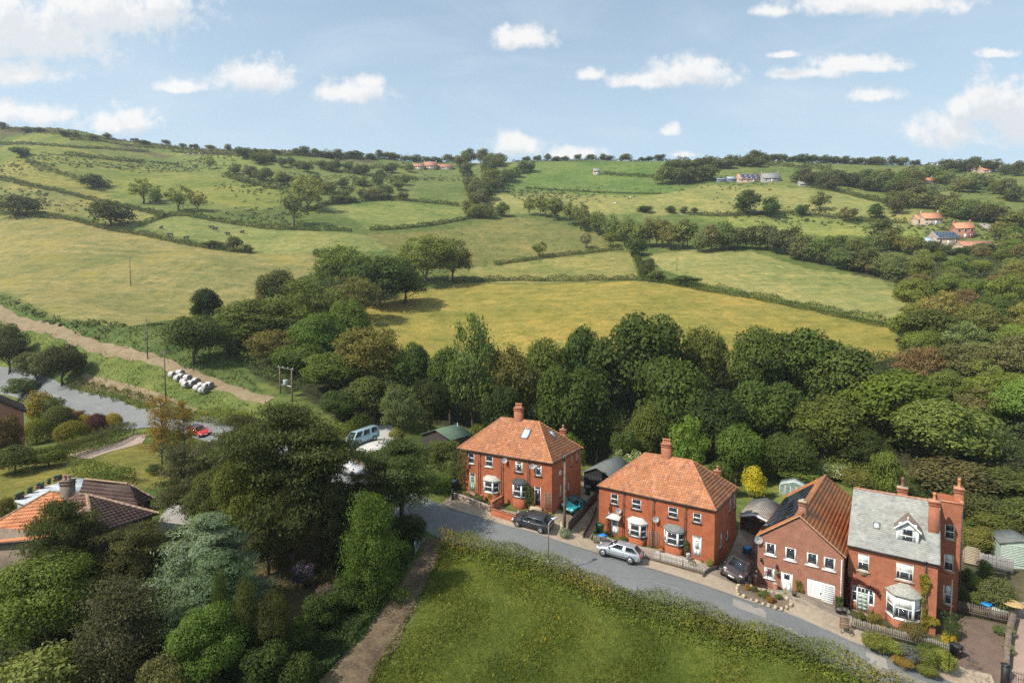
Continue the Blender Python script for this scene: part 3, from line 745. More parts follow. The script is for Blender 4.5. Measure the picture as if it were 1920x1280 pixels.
PROF = {'pantile': [(0.0, 0.012), (0.22, -0.01), (0.5, 0.0), (0.78, 0.062), (1.0, 0.012)],
        'roman': [(0.0, 0.03), (0.14, 0.038), (0.28, 0.004), (0.86, 0.004), (1.0, 0.03)],
        'lock': [(0.0, 0.01), (0.12, 0.0), (0.5, 0.012), (0.88, 0.0), (1.0, 0.01)],
        'flat': [(0.0, 0.0), (0.96, 0.0), (1.0, -0.006)]}
def roof_tiles(corners, tw, th, prof, mat, parent, name='roof_tiles', lift=0.03, seed=1, slip=0.0):
    """courses of single tiles over one slope; corners run anticlockwise from the eave's start and eave's end"""
    r = np.random.default_rng(seed)
    c = [np.array(q, float) for q in corners]
    U = c[1] - c[0]; U /= np.linalg.norm(U)
    N = np.cross(U, c[-1] - c[0]); N /= np.linalg.norm(N)
    if N[2] < 0: N = -N
    Vd = np.cross(N, U)
    if Vd[2] < 0: Vd = -Vd
    p2 = np.array([((q - c[0]) @ U, (q - c[0]) @ Vd) for q in c])
    vmax = p2[:, 1].max()
    def span(v):
        lo, hi = 1e9, -1e9
        for a in range(len(p2)):
            (u0, v0), (u1, v1) = p2[a], p2[(a + 1) % len(p2)]
            if (v0 - v) * (v1 - v) <= 0 and abs(v1 - v0) > 1e-9:
                u = u0 + (u1 - u0) * (v - v0) / (v1 - v0); lo = min(lo, u); hi = max(hi, u)
        return lo, hi
    pr = PROF[prof]; k = len(pr); V = []; F = []; T = []
    rows = int(vmax / th) + 1
    for j in range(rows):
        v0, v1 = j * th, min((j + 1) * th + 0.04, vmax)
        if v1 - v0 < 0.03: continue
        l0, h0 = span(max(v0, 1e-4)); l1, h1 = span(min(v1, vmax - 1e-4))
        if h0 < l0: continue
        off = (j % 2) * 0.5 * tw if prof == 'flat' else 0.0
        i0, i1 = int((min(l0, l1) - off) / tw) - 1, int((max(h0, h1) - off) / tw) + 1
        for i in range(i0, i1):
            ua, ub = i * tw + off, (i + 1) * tw + off
            if ub <= l0 + 0.01 or ua >= h0 - 0.01: continue
            dz = r.normal(0, 0.004); dv = r.normal(0, slip) if slip else 0.0; t = r.random()
            b = len(V)
            for (vv, lo, hi, lf) in ((v0 + dv, l0, h0, lift + 0.04), (v1, l1, h1, lift)):
                for (f, z) in pr:
                    u = min(max(ua + f * tw, lo), hi)
                    V.append(c[0] + U * u + Vd * vv + N * (z + lf + dz)); T.append(t)
            for (f, z) in pr:       # the tile's lower edge
                u = min(max(ua + f * tw, l0), h0)
                V.append(c[0] + U * u + Vd * (v0 + dv) + N * (z + lift - 0.004)); T.append(t)
            for q in range(k - 1):
                F.append((b + q, b + q + 1, b + k + q + 1, b + k + q)); F.append((b + 2 * k + q, b + 2 * k + q + 1, b + q + 1, b + q))
    T = np.array(T); cols = np.column_stack([T, T, T])
    me = mesh_np(name, np.array(V), np.array(F), mat, False, None, cols)
    return tag(link(bpy.data.objects.new(name, me), parent), kind='stuff')

def ridge_tiles(pts, mat, parent, r=0.11, seg=0.45, lift=0.05, name='ridge_tile'):
    """half round caps along a ridge or hip, one course"""
    rr = np.random.default_rng(3); V = []; F = []; T = []
    for p, q in zip(pts[:-1], pts[1:]):
        p, q = np.array(p, float), np.array(q, float); d = q - p; L = np.linalg.norm(d); d /= L
        s = np.cross(d, [0, 0, 1.0]); s /= np.linalg.norm(s); u = np.cross(s, d)
        m = max(1, int(L / seg))
        for i in range(m):
            t = rr.random(); b = len(V)
            for e, w in ((i / m, 1.06), ((i + 1.05) / m, 0.97)):
                for a in np.linspace(-0.25, math.pi + 0.25, 7):
                    V.append(p + d * L * min(e, 1.0) + (s * math.cos(a) + u * math.sin(a) * 0.75) * r * w + u * (lift - 0.03)); T.append(t)
            F += [(b + k, b + k + 1, b + 7 + k + 1, b + 7 + k) for k in range(6)]
            F += [(b, b + 1, b + 2, b + 3, b + 4, b + 5, b + 6)]
    T = np.array(T)
    me = mesh_np(name, np.array(V), F, mat, False, None, np.column_stack([T, T, T]))
    return tag(link(bpy.data.objects.new(name, me), parent), kind='stuff')

class House:
    """local frame: x along the street front (0 at its right-hand end, negative to the left), y into the house, z up"""
    def __init__(s, name, label, cat, X, Y, Z, yaw):
        s.t = thing(name, label, cat, (X, Y, Z), -yaw)
        s.M = Matrix.Translation((X, Y, Z)) @ Matrix.Rotation(-yaw, 4, 'Z'); s.I = s.M.inverted()
    def on(s, px, py, plane='y', at=0.0):
        """where the line of sight through a spot of the photograph meets a wall"""
        o = s.I @ Vector((0, 0, CAMZ)); d = (s.I.to_3x3() @ Vector(ray(px, py)))
        i = 'xyz'.index(plane); t = (at - o[i]) / d[i]
        return o + d * t
    def rect(s, x0, y0, x1, y1, plane='y', at=0.0):
        a, b = s.on(x0, y0, plane, at), s.on(x1, y1, plane, at)
        k = 0 if plane == 'y' else 1
        return (min(a[k], b[k]), max(a[k], b[k]), min(a.z, b.z), max(a.z, b.z))

def window(parent, w, h, loc, rot=0.0, style='sash', sill=None, frame=WHITE, fw=0.06, glass=GLASS, blind=None, curtain=False, name='window'):
    """frame mesh; its panes and sill are its sub-parts. Origin: middle of the lower edge, looking along -y"""
    f = MB(); a = w / 2
    f.box(-a, -a + fw, 0, 0.09, 0, h); f.box(a - fw, a, 0, 0.09, 0, h); f.box(-a + fw, a - fw, 0, 0.09, 0, fw); f.box(-a + fw, a - fw, 0, 0.09, h - fw, h)
    panes = []
    i0, i1, z0, z1 = -a + fw, a - fw, fw, h - fw
    if style == 'sash':
        zm = h * 0.5; f.box(i0, i1, -0.012, 0.085, zm - 0.04, zm + 0.04); panes = [(i0, i1, z0, zm - 0.04), (i0, i1, zm + 0.04, z1)]
    elif style == 'top':
        zm = h * 0.72; f.box(i0, i1, -0.012, 0.085, zm - 0.045, zm + 0.045); panes = [(i0, i1, z0, zm - 0.045), (i0, i1, zm + 0.045, z1)]
    elif style == 'sash3':
        zm = h * 0.5; f.box(i0, i1, -0.012, 0.085, zm - 0.035, zm + 0.035)
        b0, b1 = i0 + (i1 - i0) * 0.2, i0 + (i1 - i0) * 0.8
        for zz0, zz1 in ((z0, zm - 0.035), (zm + 0.035, z1)):
            f.box(b0 - 0.018, b0 + 0.018, 0.0, 0.08, zz0, zz1); f.box(b1 - 0.018, b1 + 0.018, 0.0, 0.08, zz0, zz1)
            panes += [(i0, b0 - 0.018, zz0, zz1), (b0 + 0.018, b1 - 0.018, zz0, zz1), (b1 + 0.018, i1, zz0, zz1)]
    elif style == 'pair':
        f.box(-0.03, 0.03, -0.005, 0.085, z0, z1); panes = [(i0, -0.03, z0, z1), (0.03, i1, z0, z1)]
    else:
        panes = [(i0, i1, z0, z1)]
    o = f.build(name, [frame], parent, loc=loc, rot=(0, 0, rot))
    for (x0, x1, q0, q1) in panes:
        MB().box(x0, x1, 0.045, 0.06, q0, q1).build('pane', [glass], o)
    if blind:
        zb = h * (1 - blind); MB().box(i0 + 0.01, i1 - 0.01, 0.03, 0.043, zb, z1).build('blind', [plain('blind_cloth', (0.66, 0.66, 0.62), 0.8, 0.05)], o)
    if curtain:
        c = MB(); c.box(i0, i0 + (i1 - i0) * 0.24, 0.03, 0.043, z0, z1); c.box(i0 + (i1 - i0) * 0.8, i1, 0.03, 0.043, z0, z1)
        c.build('curtain', [plain('curtain_cloth', (0.42, 0.44, 0.45), 0.8, 0.2, 14)], o)
    if sill:
        MB().box(-a - 0.1, a + 0.1, -0.12, 0.09, -0.13, -0.005).build('sill', [sill], o)
    return o

SILL_DARK = plain('dark_painted_sill', (0.035, 0.035, 0.038), 0.6, 0.2)
def slab_door(parent, w, h, loc, rot, col_mat, frame=WHITE, lights='top', fan=0.0, handle=True):
    f = MB(); a = w / 2
    f.box(-a, -a + 0.06, 0, 0.1, 0, h + fan); f.box(a - 0.06, a, 0, 0.1, 0, h + fan); f.box(-a + 0.06, a - 0.06, 0, 0.1, h + fan - 0.05, h + fan)
    if fan: f.box(-a + 0.06, a - 0.06, 0, 0.1, h - 0.05, h)
    o = f.build('door_frame', [frame], parent, loc=loc, rot=(0, 0, rot))
    d = MB(); i = a - 0.065
    d.box(-i, i, 0.04, 0.085, 0.02, h - 0.055)
    for x0, x1, z0, z1 in ((-i + 0.1, -0.05, 0.2, h * 0.42), (0.05, i - 0.1, 0.2, h * 0.42)): d.box(x0, x1, 0.028, 0.04, z0, z1)
    d.build('door', [col_mat], o)
    g = MB()
    if lights == 'six':
        for c_ in range(3):
            for r_ in range(2):
                x = -i + 0.12 + c_ * (2 * i - 0.24) / 3; z = h * 0.62 + r_ * 0.3; g.box(x + 0.02, x + (2 * i - 0.24) / 3 - 0.02, 0.03, 0.045, z, z + 0.26)
    elif lights == 'oval':
        g.prism([(0.17 * math.cos(t) * (1 if math.sin(t) > 0 else 1), 0.0) for t in (0,)] * 3, 0, 0) if False else g.box(-0.17, 0.17, 0.03, 0.045, h * 0.42, h * 0.82)
        g.add([(0.17 * math.cos(t), 0.035, h * 0.82 + 0.14 * math.sin(t)) for t in np.linspace(0, math.pi, 9)], [tuple(range(9))])
    elif lights == 'top':
        g.box(-i + 0.12, i - 0.12, 0.03, 0.045, h * 0.6, h * 0.9)
    if fan: g.box(-a + 0.07, a - 0.07, 0.05, 0.06, h + 0.01, h + fan - 0.06)
    if g.V: g.build('pane', [plain('frosted_pane', (0.32, 0.40, 0.42), 0.2, 0.2) if lights == 'oval' else GLASS], o)
    if handle: MB().box(i - 0.13, i - 0.05, -0.02, 0.035, h * 0.47, h * 0.5).build('door_handle', [STEEL], o)
    return o

def bay_window(parent, w, cant, dep, zb, zt, loc, wall_mat, roof_mat, roof='lean', fascia=WHITE, band=SILL_DARK, blind=None, roof_h=0.45, slate=False):
    """canted bay standing against the wall at y = 0; loc is the middle of its foot on the wall"""
    a = w / 2; b = a - cant
    foot = [(-a, 0.02), (-b, -dep), (b, -dep), (a, 0.02)]
    o = MB().prism(foot, -0.6, zb).build('bay_wall', [wall_mat], parent, loc=loc)
    s = 1.07
    big = lambda k, e=0.0: [(x * k, (y * k - e) if y < 0 else y) for x, y in foot]
    MB().prism(big(1.05), zb, zb + 0.1).build('bay_sill', [band], o)
    MB().prism(big(1.02), zt - 0.16, zt).build('bay_head', [fascia], o)
    # posts and three lights
    for (p, q) in zip(foot[:-1], foot[1:]):
        L = math.hypot(q[0] - p[0], q[1] - p[1]); ang = math.atan2(q[1] - p[1], q[0] - p[0])
        wd = L - 0.06
        window(o, wd, zt - 0.16 - zb - 0.1, ((p[0] + q[0]) / 2, (p[1] + q[1]) / 2, zb + 0.1), ang, 'sash3' if blind and wd > 1.2 else 'sash', None, fw=0.09, blind=blind)
    for p in foot[1:3]:
        MB().box(p[0] - 0.06, p[0] + 0.06, p[1] - 0.035, p[1] + 0.085, zb + 0.1, zt - 0.16).build('bay_post', [WHITE], o)
    r = MB()
    e = [(x * 1.10, y * 1.12 - 0.05 if y < 0 else 0.0, zt) for x, y in foot]
    if roof == 'lean':
        t = [(-a * 1.02, 0.0, zt + roof_h * 0.55), (-b, -dep * 0.25, zt + roof_h), (b, -dep * 0.25, zt + roof_h), (a * 1.02, 0.0, zt + roof_h * 0.55)]
        t = [(-b * 1.0, -0.0, zt + roof_h), (-b * 0.9, -0.02, zt + roof_h), (b * 0.9, -0.02, zt + roof_h), (b, -0.0, zt + roof_h)]
    else:
        t = [(-b * 0.45, 0.0, zt + roof_h), (-b * 0.42, -dep * 0.08, zt + roof_h), (b * 0.42, -dep * 0.08, zt + roof_h), (b * 0.45, 0.0, zt + roof_h)]
    e0 = [(x, y, z - 0.07) for x, y, z in e]
    r.add(e0 + e + t, [(0, 1, 5, 4), (1, 2, 6, 5), (2, 3, 7, 6), (4, 5, 9, 8), (5, 6, 10, 9), (6, 7, 11, 10), (8, 9, 10, 11), (3, 2, 1, 0)])
    rf = r.build('bay_roof', [roof_mat], o)
    return o

def sat_dish(parent, loc, r=0.32, rot=0.5, mat=None):
    m = MB(); n = 14
    rings = [[(rr * math.cos(2 * math.pi * k / n), rr * math.sin(2 * math.pi * k / n) * 0.92, z) for k in range(n)] for rr, z in ((r, 0.07), (r * 0.75, 0.035), (r * 0.4, 0.01), (r * 0.05, 0.0), (r * 0.4, -0.005), (r, 0.06))]
    m.loft(rings, cap=False)
    m.tube([(0, -r * 0.8, 0.03), (0, -r * 0.2, 0.34)], 0.012, 5); m.box(-0.04, 0.04, -r * 0.25 - 0.02, -r * 0.25 + 0.06, 0.3, 0.38)
    m.tube([(0, 0, 0.0), (0, 0.0, -0.16)], 0.02, 5)
    return m.build('satellite_dish', [mat or plain('grey_dish', (0.35, 0.35, 0.34), 0.5, 0.15)], parent, True, loc=loc, rot=(R(78), 0, rot))

def downpipe(parent, x, z0, z1, mat=IRON, y=-0.07, hopper=True):
    m = MB().tube([(x, y, z0), (x, y, z1)], 0.045, 8)
    if hopper: m.box(x - 0.11, x + 0.11, y - 0.08, y + 0.06, z1 - 0.05, z1 + 0.18)
    for z in np.arange(z0 + 0.6, z1, 1.2): m.box(x - 0.065, x + 0.065, y - 0.05, y + 0.06, z, z + 0.06)
    return m.build('downpipe', [mat], parent)

def chimney(parent, w, d, h, loc, mat, pots=2, pot_mat=None, pot_h=0.5, band=0.12, flash=True, cap=None, row='x', name='chimney'):
    m = MB(); a, b = w / 2, d / 2
    m.box(-a, a, -b, b, -1.2, h - 0.36); m.box(-a - 0.05, a + 0.05, -b - 0.05, b + 0.05, h - 0.36, h - 0.24); m.box(-a - 0.02, a + 0.02, -b - 0.02, b + 0.02, h - 0.24, h - 0.1); m.box(-a - 0.07, a + 0.07, -b - 0.07, b + 0.07, h - 0.1, h)
    o = m.build(name, [mat], parent, loc=loc)
    if cap: MB().box(-a - 0.05, a + 0.05, -b - 0.05, b + 0.05, h + 0.002, h + 0.07).build('chimney_cap', [cap], o)
    pm = pot_mat or plain('clay_pot', (0.42, 0.17, 0.085), 0.8, 0.25, 5)
    for k in range(pots):
        f = (k + 0.5) / pots * 2 - 1
        x, y = ((f * (a - 0.05), 0) if row == 'x' else (0, f * (b - 0.05))) if pots > 1 else (0, 0)
        q = MB().lathe([(0.15, 0), (0.15, 0.06), (0.11, 0.09), (0.105, pot_h * 0.75), (0.14, pot_h * 0.8), (0.14, pot_h * 0.92), (0.10, pot_h), (0.08, pot_h), (0.08, pot_h - 0.2)], 12, 0, (x, y, h + 0.0))
        q.build('chimney_pot', [pm], o, True)
    if flash:
        q = MB(); q.box(-a - 0.16, a + 0.16, -b - 0.42, -b - 0.006, -0.62, -0.42, M=None); q.build('flashing', [LEAD], o, loc=None)
    return o

def skylight(parent, c, U, Vd, N, w, h):
    c, U, Vd, N = Vector(c), Vector(U), Vector(Vd), Vector(N)
    M = Matrix((U, Vd, N)).transposed().to_4x4(); M.translation = c
    m = MB(); a, b = w / 2, h / 2
    m.box(-a, a, -b, -b + 0.07, 0, 0.13); m.box(-a, a, b - 0.07, b, 0, 0.13); m.box(-a, -a + 0.07, -b + 0.07, b - 0.07, 0, 0.13); m.box(a - 0.07, a, -b + 0.07, b - 0.07, 0, 0.13)
    o = m.build('skylight', [plain('grey_skylight_frame', (0.16, 0.165, 0.17), 0.5, 0.15)], parent); o.matrix_local = M
    MB().box(-a + 0.07, a - 0.07, -b + 0.07, b - 0.07, 0.05, 0.09).build('pane', [plain('skylight_pane', (0.62, 0.66, 0.72), 0.12, 0.05)], o)
    return o

BRICK_RED = brick_mat('orange_red_brick', (0.43, 0.098, 0.030), (0.36, 0.078, 0.025), (0.30, 0.15, 0.09))
BRICK_BROWN = brick_mat('brown_red_brick', (0.35, 0.120, 0.064), (0.26, 0.086, 0.048), (0.36, 0.25, 0.19), mort=0.011)
BRICK_OLD = brick_mat('old_red_brick', (0.41, 0.115, 0.048), (0.33, 0.088, 0.038), (0.33, 0.19, 0.13))
BRICK_TAN = brick_mat('tan_brick', (0.22, 0.15, 0.10), (0.13, 0.09, 0.065), (0.25, 0.21, 0.17))
PANTILE = tile_mat('clay_pantile', [(0.37, 0.148, 0.066), (0.45, 0.19, 0.088), (0.40, 0.165, 0.078), (0.50, 0.245, 0.135), (0.28, 0.12, 0.068)], (0.16, 0.12, 0.085), 0.35)
PANTILE_SIDE = PANTILE
CONC_TILE = tile_mat('orange_concrete_tile', [(0.56, 0.215, 0.075), (0.52, 0.19, 0.066), (0.48, 0.175, 0.066), (0.59, 0.245, 0.095)], (0.20, 0.11, 0.07), 0.45, bigvar=((0.27, 0.15, 0.095), 0.75, 7.0))
SLATE = tile_mat('grey_slate', [(0.26, 0.265, 0.25), (0.33, 0.33, 0.30), (0.29, 0.295, 0.275), (0.38, 0.37, 0.325), (0.22, 0.225, 0.22)], (0.40, 0.385, 0.33), 0.5)
ROMAN_ORANGE = tile_mat('orange_roman_tile', [(0.55, 0.20, 0.085), (0.62, 0.25, 0.12), (0.50, 0.18, 0.075)], (0.35, 0.16, 0.09), 0.3)
ROMAN_DARK = tile_mat('dark_roman_tile', [(0.095, 0.055, 0.048), (0.13, 0.078, 0.066), (0.11, 0.065, 0.056)], (0.17, 0.13, 0.10), 0.25)

def semi(label, X, Y, Z, yaw, L, W, h, hr, fr, spec, seed):
    """pair of brick semi-detached houses under one hipped pantile roof"""
    hs = House('brick_house', label, 'house', X, Y, Z, yaw)
    t, ins = hs.t, 0.13
    x0, x1, y0, y1 = -L + ins, -ins, ins, W - ins
    hw = h - 0.02
    front = [hs.rect(*q[0], at=ins) for q in spec['windows']] + [hs.rect(*q[0], at=ins) for q in spec['doors']]
    side = [hs.rect(*q, plane='x', at=-ins) for q in spec['side']]
    wl = MB()
    wall_rect(wl, (x0, y0, 0), (1, 0, 0), x1 - x0, hw, [(a - x0, b - x0, c, d) for a, b, c, d in front], (0, -1, 0), z0=-1.8)
    wall_rect(wl, (x1, y0, 0), (0, 1, 0), y1 - y0, hw, [(a - y0, b - y0, c, d) for a, b, c, d in side], (1, 0, 0), z0=-1.8)
    wall_rect(wl, (x0, y0, 0), (0, 1, 0), y1 - y0, hw, [], (-1, 0, 0), z0=-1.8)
    wall_rect(wl, (x0, y1, 0), (1, 0, 0), x1 - x0, hw, [], (0, 1, 0), z0=-1.8)
    wl.build('wall', [BRICK_RED], t)
    FL, FRc, BR, BL = (-L, 0, h), (0, 0, h), (0, W, h), (-L, W, h)
    RL, RR = (-L + fr, W / 2, h + hr), (-fr, W / 2, h + hr)
    rf = MB().add([FL, FRc, BR, BL, RL, RR], [(0, 1, 5, 4), (1, 2, 5), (2, 3, 4, 5), (3, 0, 4), (3, 2, 1, 0)]).build('roof', [plain('roof_felt', (0.08, 0.05, 0.04), 0.9)], t)
    for k, cs in enumerate(((FL, FRc, RR, RL), (FRc, BR, RR), (BR, BL, RL, RR), (BL, FL, RL))):
        roof_tiles(cs, 0.235, 0.315, 'pantile', PANTILE, rf, seed=seed + k)
    ridge_tiles([RL, RR], PANTILE, rf); ridge_tiles([FRc, RR], PANTILE, rf, lift=0.06); ridge_tiles([BR, RR], PANTILE, rf, lift=0.06); ridge_tiles([FL, RL], PANTILE, rf, lift=0.06); ridge_tiles([BL, RL], PANTILE, rf, lift=0.06)
    g = MB(); e = 0.06
    g.box(-L - e, e, -e - 0.06, -e + 0.05, h - 0.06, h + 0.02); g.box(e - 0.05, e + 0.06, -e + 0.05, W + e, h - 0.06, h + 0.02); g.box(-L - e - 0.06, -L - e + 0.05, -e + 0.05, W + e, h - 0.06, h + 0.02)
    g.build('gutter', [IRON], t)
    for (q, style, sl) in spec['windows']:
        a, b, c, d = hs.rect(*q, at=ins)
        window(t, b - a, d - c, ((a + b) / 2, ins + 0.02, c), 0.0, style, sl, curtain=(style == 'top'))
    for q in spec['side']:
        a, b, c, d = hs.rect(*q, plane='x', at=-ins)
        window(t, b - a, d - c, (-ins - 0.02, (a + b) / 2, c), R(90), 'plain', SILL_DARK)
    for (q, mat, lights, fan) in spec['doors']:
        a, b, c, d = hs.rect(*q, at=ins)
        slab_door(t, b - a, (d - c) - fan, ((a + b) / 2, ins + 0.02, c), 0.0, mat, lights=lights, fan=fan)
    for bq in spec['bays']:
        a, b, c, d = hs.rect(*bq['px'], at=-0.35)
        bay_window(t, (b - a) * 1.0, (b - a) * 0.24, 0.62, c - 0.08, d + 0.12, ((a + b) / 2, ins - 0.02, 0), BRICK_RED, bq['roof'], 'lean', bq.get('fascia', WHITE), bq.get('band', SILL_DARK), roof_h=0.42)
    for x in spec['pipes']: downpipe(t, hs.on(x, 930, at=0.0).x, -0.2, h - 0.1)
    for q in spec['dishes']:
        v = hs.on(*q, at=-0.2); sat_dish(t, (v.x, -0.16, v.z))
    ch = chimney(t, 0.95, 0.62, 1.95, (-L + fr + (L - 2 * fr) * spec['chim'], W / 2, h + hr - 0.55), BRICK_OLD, 4, row='x')
    v = hs.on(*spec['rear'], plane='y', at=W - 1.2)
    chimney(t, 0.62, 0.5, 1.5, (v.x, W - 1.2, v.z - 1.5 + 0.05), BRICK_OLD, 1, flash=False)
    return hs

LIGHTSILL = plain('pale_green_sill', (0.52, 0.55, 0.45), 0.6, 0.1)
GREEN_DOOR = plain('sage_green_paint', (0.27, 0.43, 0.30), 0.45, 0.08)
BAYLEAD = plain('bay_lead_roof', (0.40, 0.38, 0.33), 0.7, 0.3, 5.0)
BAYDARK = plain('bay_dark_felt', (0.045, 0.047, 0.05), 0.8, 0.25, 5.0)
BAYWHITE = plain('bay_white_roof', (0.52, 0.50, 0.46), 0.6, 0.2, 4.0)
BAYGREY = plain('bay_grey_felt', (0.17, 0.17, 0.155), 0.85, 0.2, 5.0)
Z1, Z2, Z3, Z4 = CAMZ - 20.89, CAMZ - 23.68, CAMZ - 26.05, CAMZ - 26.58
h1 = semi('brick semi-detached pair with two roof windows, farthest up the street by the dark grey hatchback', 4.204, 54.605, Z1, 0.544, 12.36, 7.733, 5.304, 3.34, 3.72, dict(
    windows=[((878, 847.7, 889, 869), 'sash', LIGHTSILL), ((910.2, 853.6, 923.7, 875.5), 'sash', LIGHTSILL), ((966, 864.1, 979.6, 886), 'top', SILL_DARK), ((1003.4, 871.2, 1015.2, 892.6), 'top', SILL_DARK)],
    doors=[((880.2, 886, 891, 921.5), GREEN_DOOR, 'six', 0.35), ((1002, 911, 1013.7, 948.5), plain('black_door_paint', (0.012, 0.013, 0.015), 0.3, 0.2), 'none', 0.3)],
    side=[(1071, 851, 1073, 872), (1081, 847.5, 1083, 863), (1049.5, 910, 1052, 929), (1065, 906, 1067, 919)],
    bays=[dict(px=(902.5, 899, 932.5, 925), roof=BAYLEAD, band=WHITE, fascia=GREEN_DOOR), dict(px=(956.6, 905, 986.3, 934.5), roof=BAYDARK, fascia=SILL_DARK)],
    pipes=[898.4, 940.7, 990.3], dishes=[(945.3, 863), (997.6, 874)], chim=0.47, rear=(1056, 805)), 11)
h2 = semi('brick semi-detached pair with two white bay windows and a picket fence, behind the silver hatchback', 18.994, 48.751, Z2, 0.636, 12.272, 8.185, 5.295, 3.274, 3.651, dict(
    windows=[((1145.1, 924.2, 1158.5, 946.5), 'sash', SILL_DARK), ((1184.7, 933.6, 1201.9, 956.5), 'sash', SILL_DARK), ((1253, 948.8, 1270.3, 972), 'sash', SILL_DARK), ((1299.3, 960, 1314.3, 981), 'sash', SILL_DARK)],
    doors=[((1145.6, 970.6, 1159.2, 1005), WHITE, 'six', 0.0), ((1298.6, 1002.7, 1314.3, 1046), WHITE, 'oval', 0.22)],
    side=[(1367.5, 934.5, 1370, 957), (1376, 927.5, 1378, 950), (1350, 1002.5, 1353, 1024), (1362, 996.5, 1365, 1009)],
    bays=[dict(px=(1173.7, 977, 1210, 1010), roof=BAYWHITE), dict(px=(1241.7, 991, 1281.5, 1026), roof=BAYGREY)],
    pipes=[1169, 1225, 1285.5], dishes=[(1159, 957.5), (1228.8, 973.4)], chim=0.47, rear=(1345.5, 882)), 31)
# the first pair's extras
def roof_frame(L, W, h, hr, fr, plane):
    if plane == 'front': return Vector((1, 0, 0)), Vector((0, W / 2, hr)).normalized()
    return Vector((0, 1, 0)), Vector((-fr, 0, hr)).normalized()
def on_roof(hs, px, py, p0, N):
    o = hs.I @ Vector((0, 0, CAMZ)); d = hs.I.to_3x3() @ Vector(ray(px, py)); t = (Vector(p0) - o).dot(N) / d.dot(N)
    return o + d * t
U_, V_ = roof_frame(12.36, 7.733, 5.304, 3.34, 3.72, 'front'); N_ = U_.cross(V_)
skylight(h1.t, on_roof(h1, 986.5, 814, (0, 0, 5.304), N_) + N_ * 0.05, U_, V_, N_, 0.95, 1.3)
U_, V_ = roof_frame(12.36, 7.733, 5.304, 3.34, 3.72, 'side'); N_ = U_.cross(V_)
skylight(h1.t, on_roof(h1, 1034.5, 814, (0, 0, 5.304), N_) + N_ * 0.05, U_, V_, N_, 0.6, 0.95)
v = h1.on(1050, 886, 'x', -0.13)
m = MB(); n_ = 16
m.loft([[(z, r_ * math.cos(2 * math.pi * k / n_), r_ * math.sin(2 * math.pi * k / n_)) for k in range(n_)] for r_, z in ((0.26, 0.0), (0.26, 0.06), (0.14, 0.06), (0.14, 0.02))], cap=False)
m.build('wall_plaque', [WHITE], h1.t, loc=(-0.13, v.y, v.z))
m = MB()
for k in range(4): m.box(-0.65 + 0, 0.65, -0.35 - 0.28 * k, 0.13 if k == 0 else -0.35 - 0.28 * (k - 1), -1.2, -0.17 * k)
v = h1.on(1007.8, 948.5, at=0.13); m.build('doorstep', [STONE], h1.t, loc=(v.x, 0, v.z))
v = h1.on(885, 921.5, at=0.13); MB().box(-0.7, 0.7, -0.6, 0.12, -0.9, 0).build('doorstep', [STONE], h1.t, loc=(v.x, 0, v.z))
a, b, c, d = h1.rect(1022, 923, 1034, 958, at=0.1)
m = MB()
for x in np.linspace(a, b, 6): m.box(x - 0.018, x + 0.018, 0.04, 0.07, c, d)
for z in np.linspace(c, d, 6): m.box(a, b, 0.072, 0.1, z - 0.018, z + 0.018)
m.build('trellis', [WOOD_GREY], h1.t)
# the second pair's extras
v = h2.on(1152.5, 969, at=0.0); m = MB()
m.add([(-0.72, 0.1, 0.32), (0.72, 0.1, 0.32), (0.78, -0.62, 0.0), (-0.78, -0.62, 0.0), (-0.72, 0.1, 0.24), (0.72, 0.1, 0.24), (0.78, -0.62, -0.08), (-0.78, -0.62, -0.08)], [(0, 3, 2, 1), (4, 5, 6, 7), (3, 7, 6, 2), (0, 4, 7, 3), (1, 2, 6, 5)])
m.build('door_canopy', [BAYWHITE], h2.t, loc=(v.x, 0, v.z))
a, b, c, d = h2.rect(1217, 995, 1234.7, 1029, at=0.08); m = MB()
for x in np.linspace(a, b, 7): m.box(x - 0.016, x + 0.016, 0.04, 0.066, c, d)
for z in np.linspace(c, d, 9): m.box(a, b, 0.068, 0.094, z - 0.016, z + 0.016)
m.build('trellis', [WOOD_GREY], h2.t)
v = h2.on(1306, 1047, at=0.13); MB().box(-0.6, 0.6, -0.5, 0.12, -0.9, 0).build('doorstep', [STONE], h2.t, loc=(v.x, 0, v.z))
v = h2.on(1152, 1005.5, at=0.13); MB().box(-0.6, 0.6, -0.45, 0.12, -0.9, 0).build('doorstep', [STONE], h2.t, loc=(v.x, 0, v.z))

# ---- gabled house with the white garage door
L3, W3, E3, R3 = 7.0, 15.5, 4.85, 2.73
h3 = House('gabled_house', 'gabled brick house with white garage door and solar panels on its orange roof', 'house', 29.07, 45.69, Z3, 0.66)
t = h3.t
wn = [(1435.5, 1015.4, 1454.2, 1042), (1472.5, 1024, 1492, 1052), (1512.8, 1034.1, 1533, 1061.5), (1544.6, 1042.3, 1565.7, 1070.5), (1433, 1061.5, 1452, 1086)]
dr, ga = (1464.7, 1070.4, 1484.9, 1115), (1513.5, 1083.8, 1564.3, 1137)
rs = [h3.rect(*q) for q in wn]; rd, rg = h3.rect(*dr), h3.rect(*ga)
wl = MB()
wall_rect(wl, (-L3, 0, 0), (1, 0, 0), L3, E3, [(a + L3, b + L3, c, d) for a, b, c, d in rs + [rd, rg]], (0, -1, 0), z0=-1.5)
wl.add([(-L3, 0, E3), (0, 0, E3), (-L3 / 2, 0, E3 + R3 - 0.05)], [(0, 1, 2)])
wall_rect(wl, (0, 0, 0), (0, 1, 0), W3, E3, [], (1, 0, 0), z0=-1.5); wall_rect(wl, (-L3, 0, 0), (0, 1, 0), W3, E3, [], (-1, 0, 0), z0=-1.5)
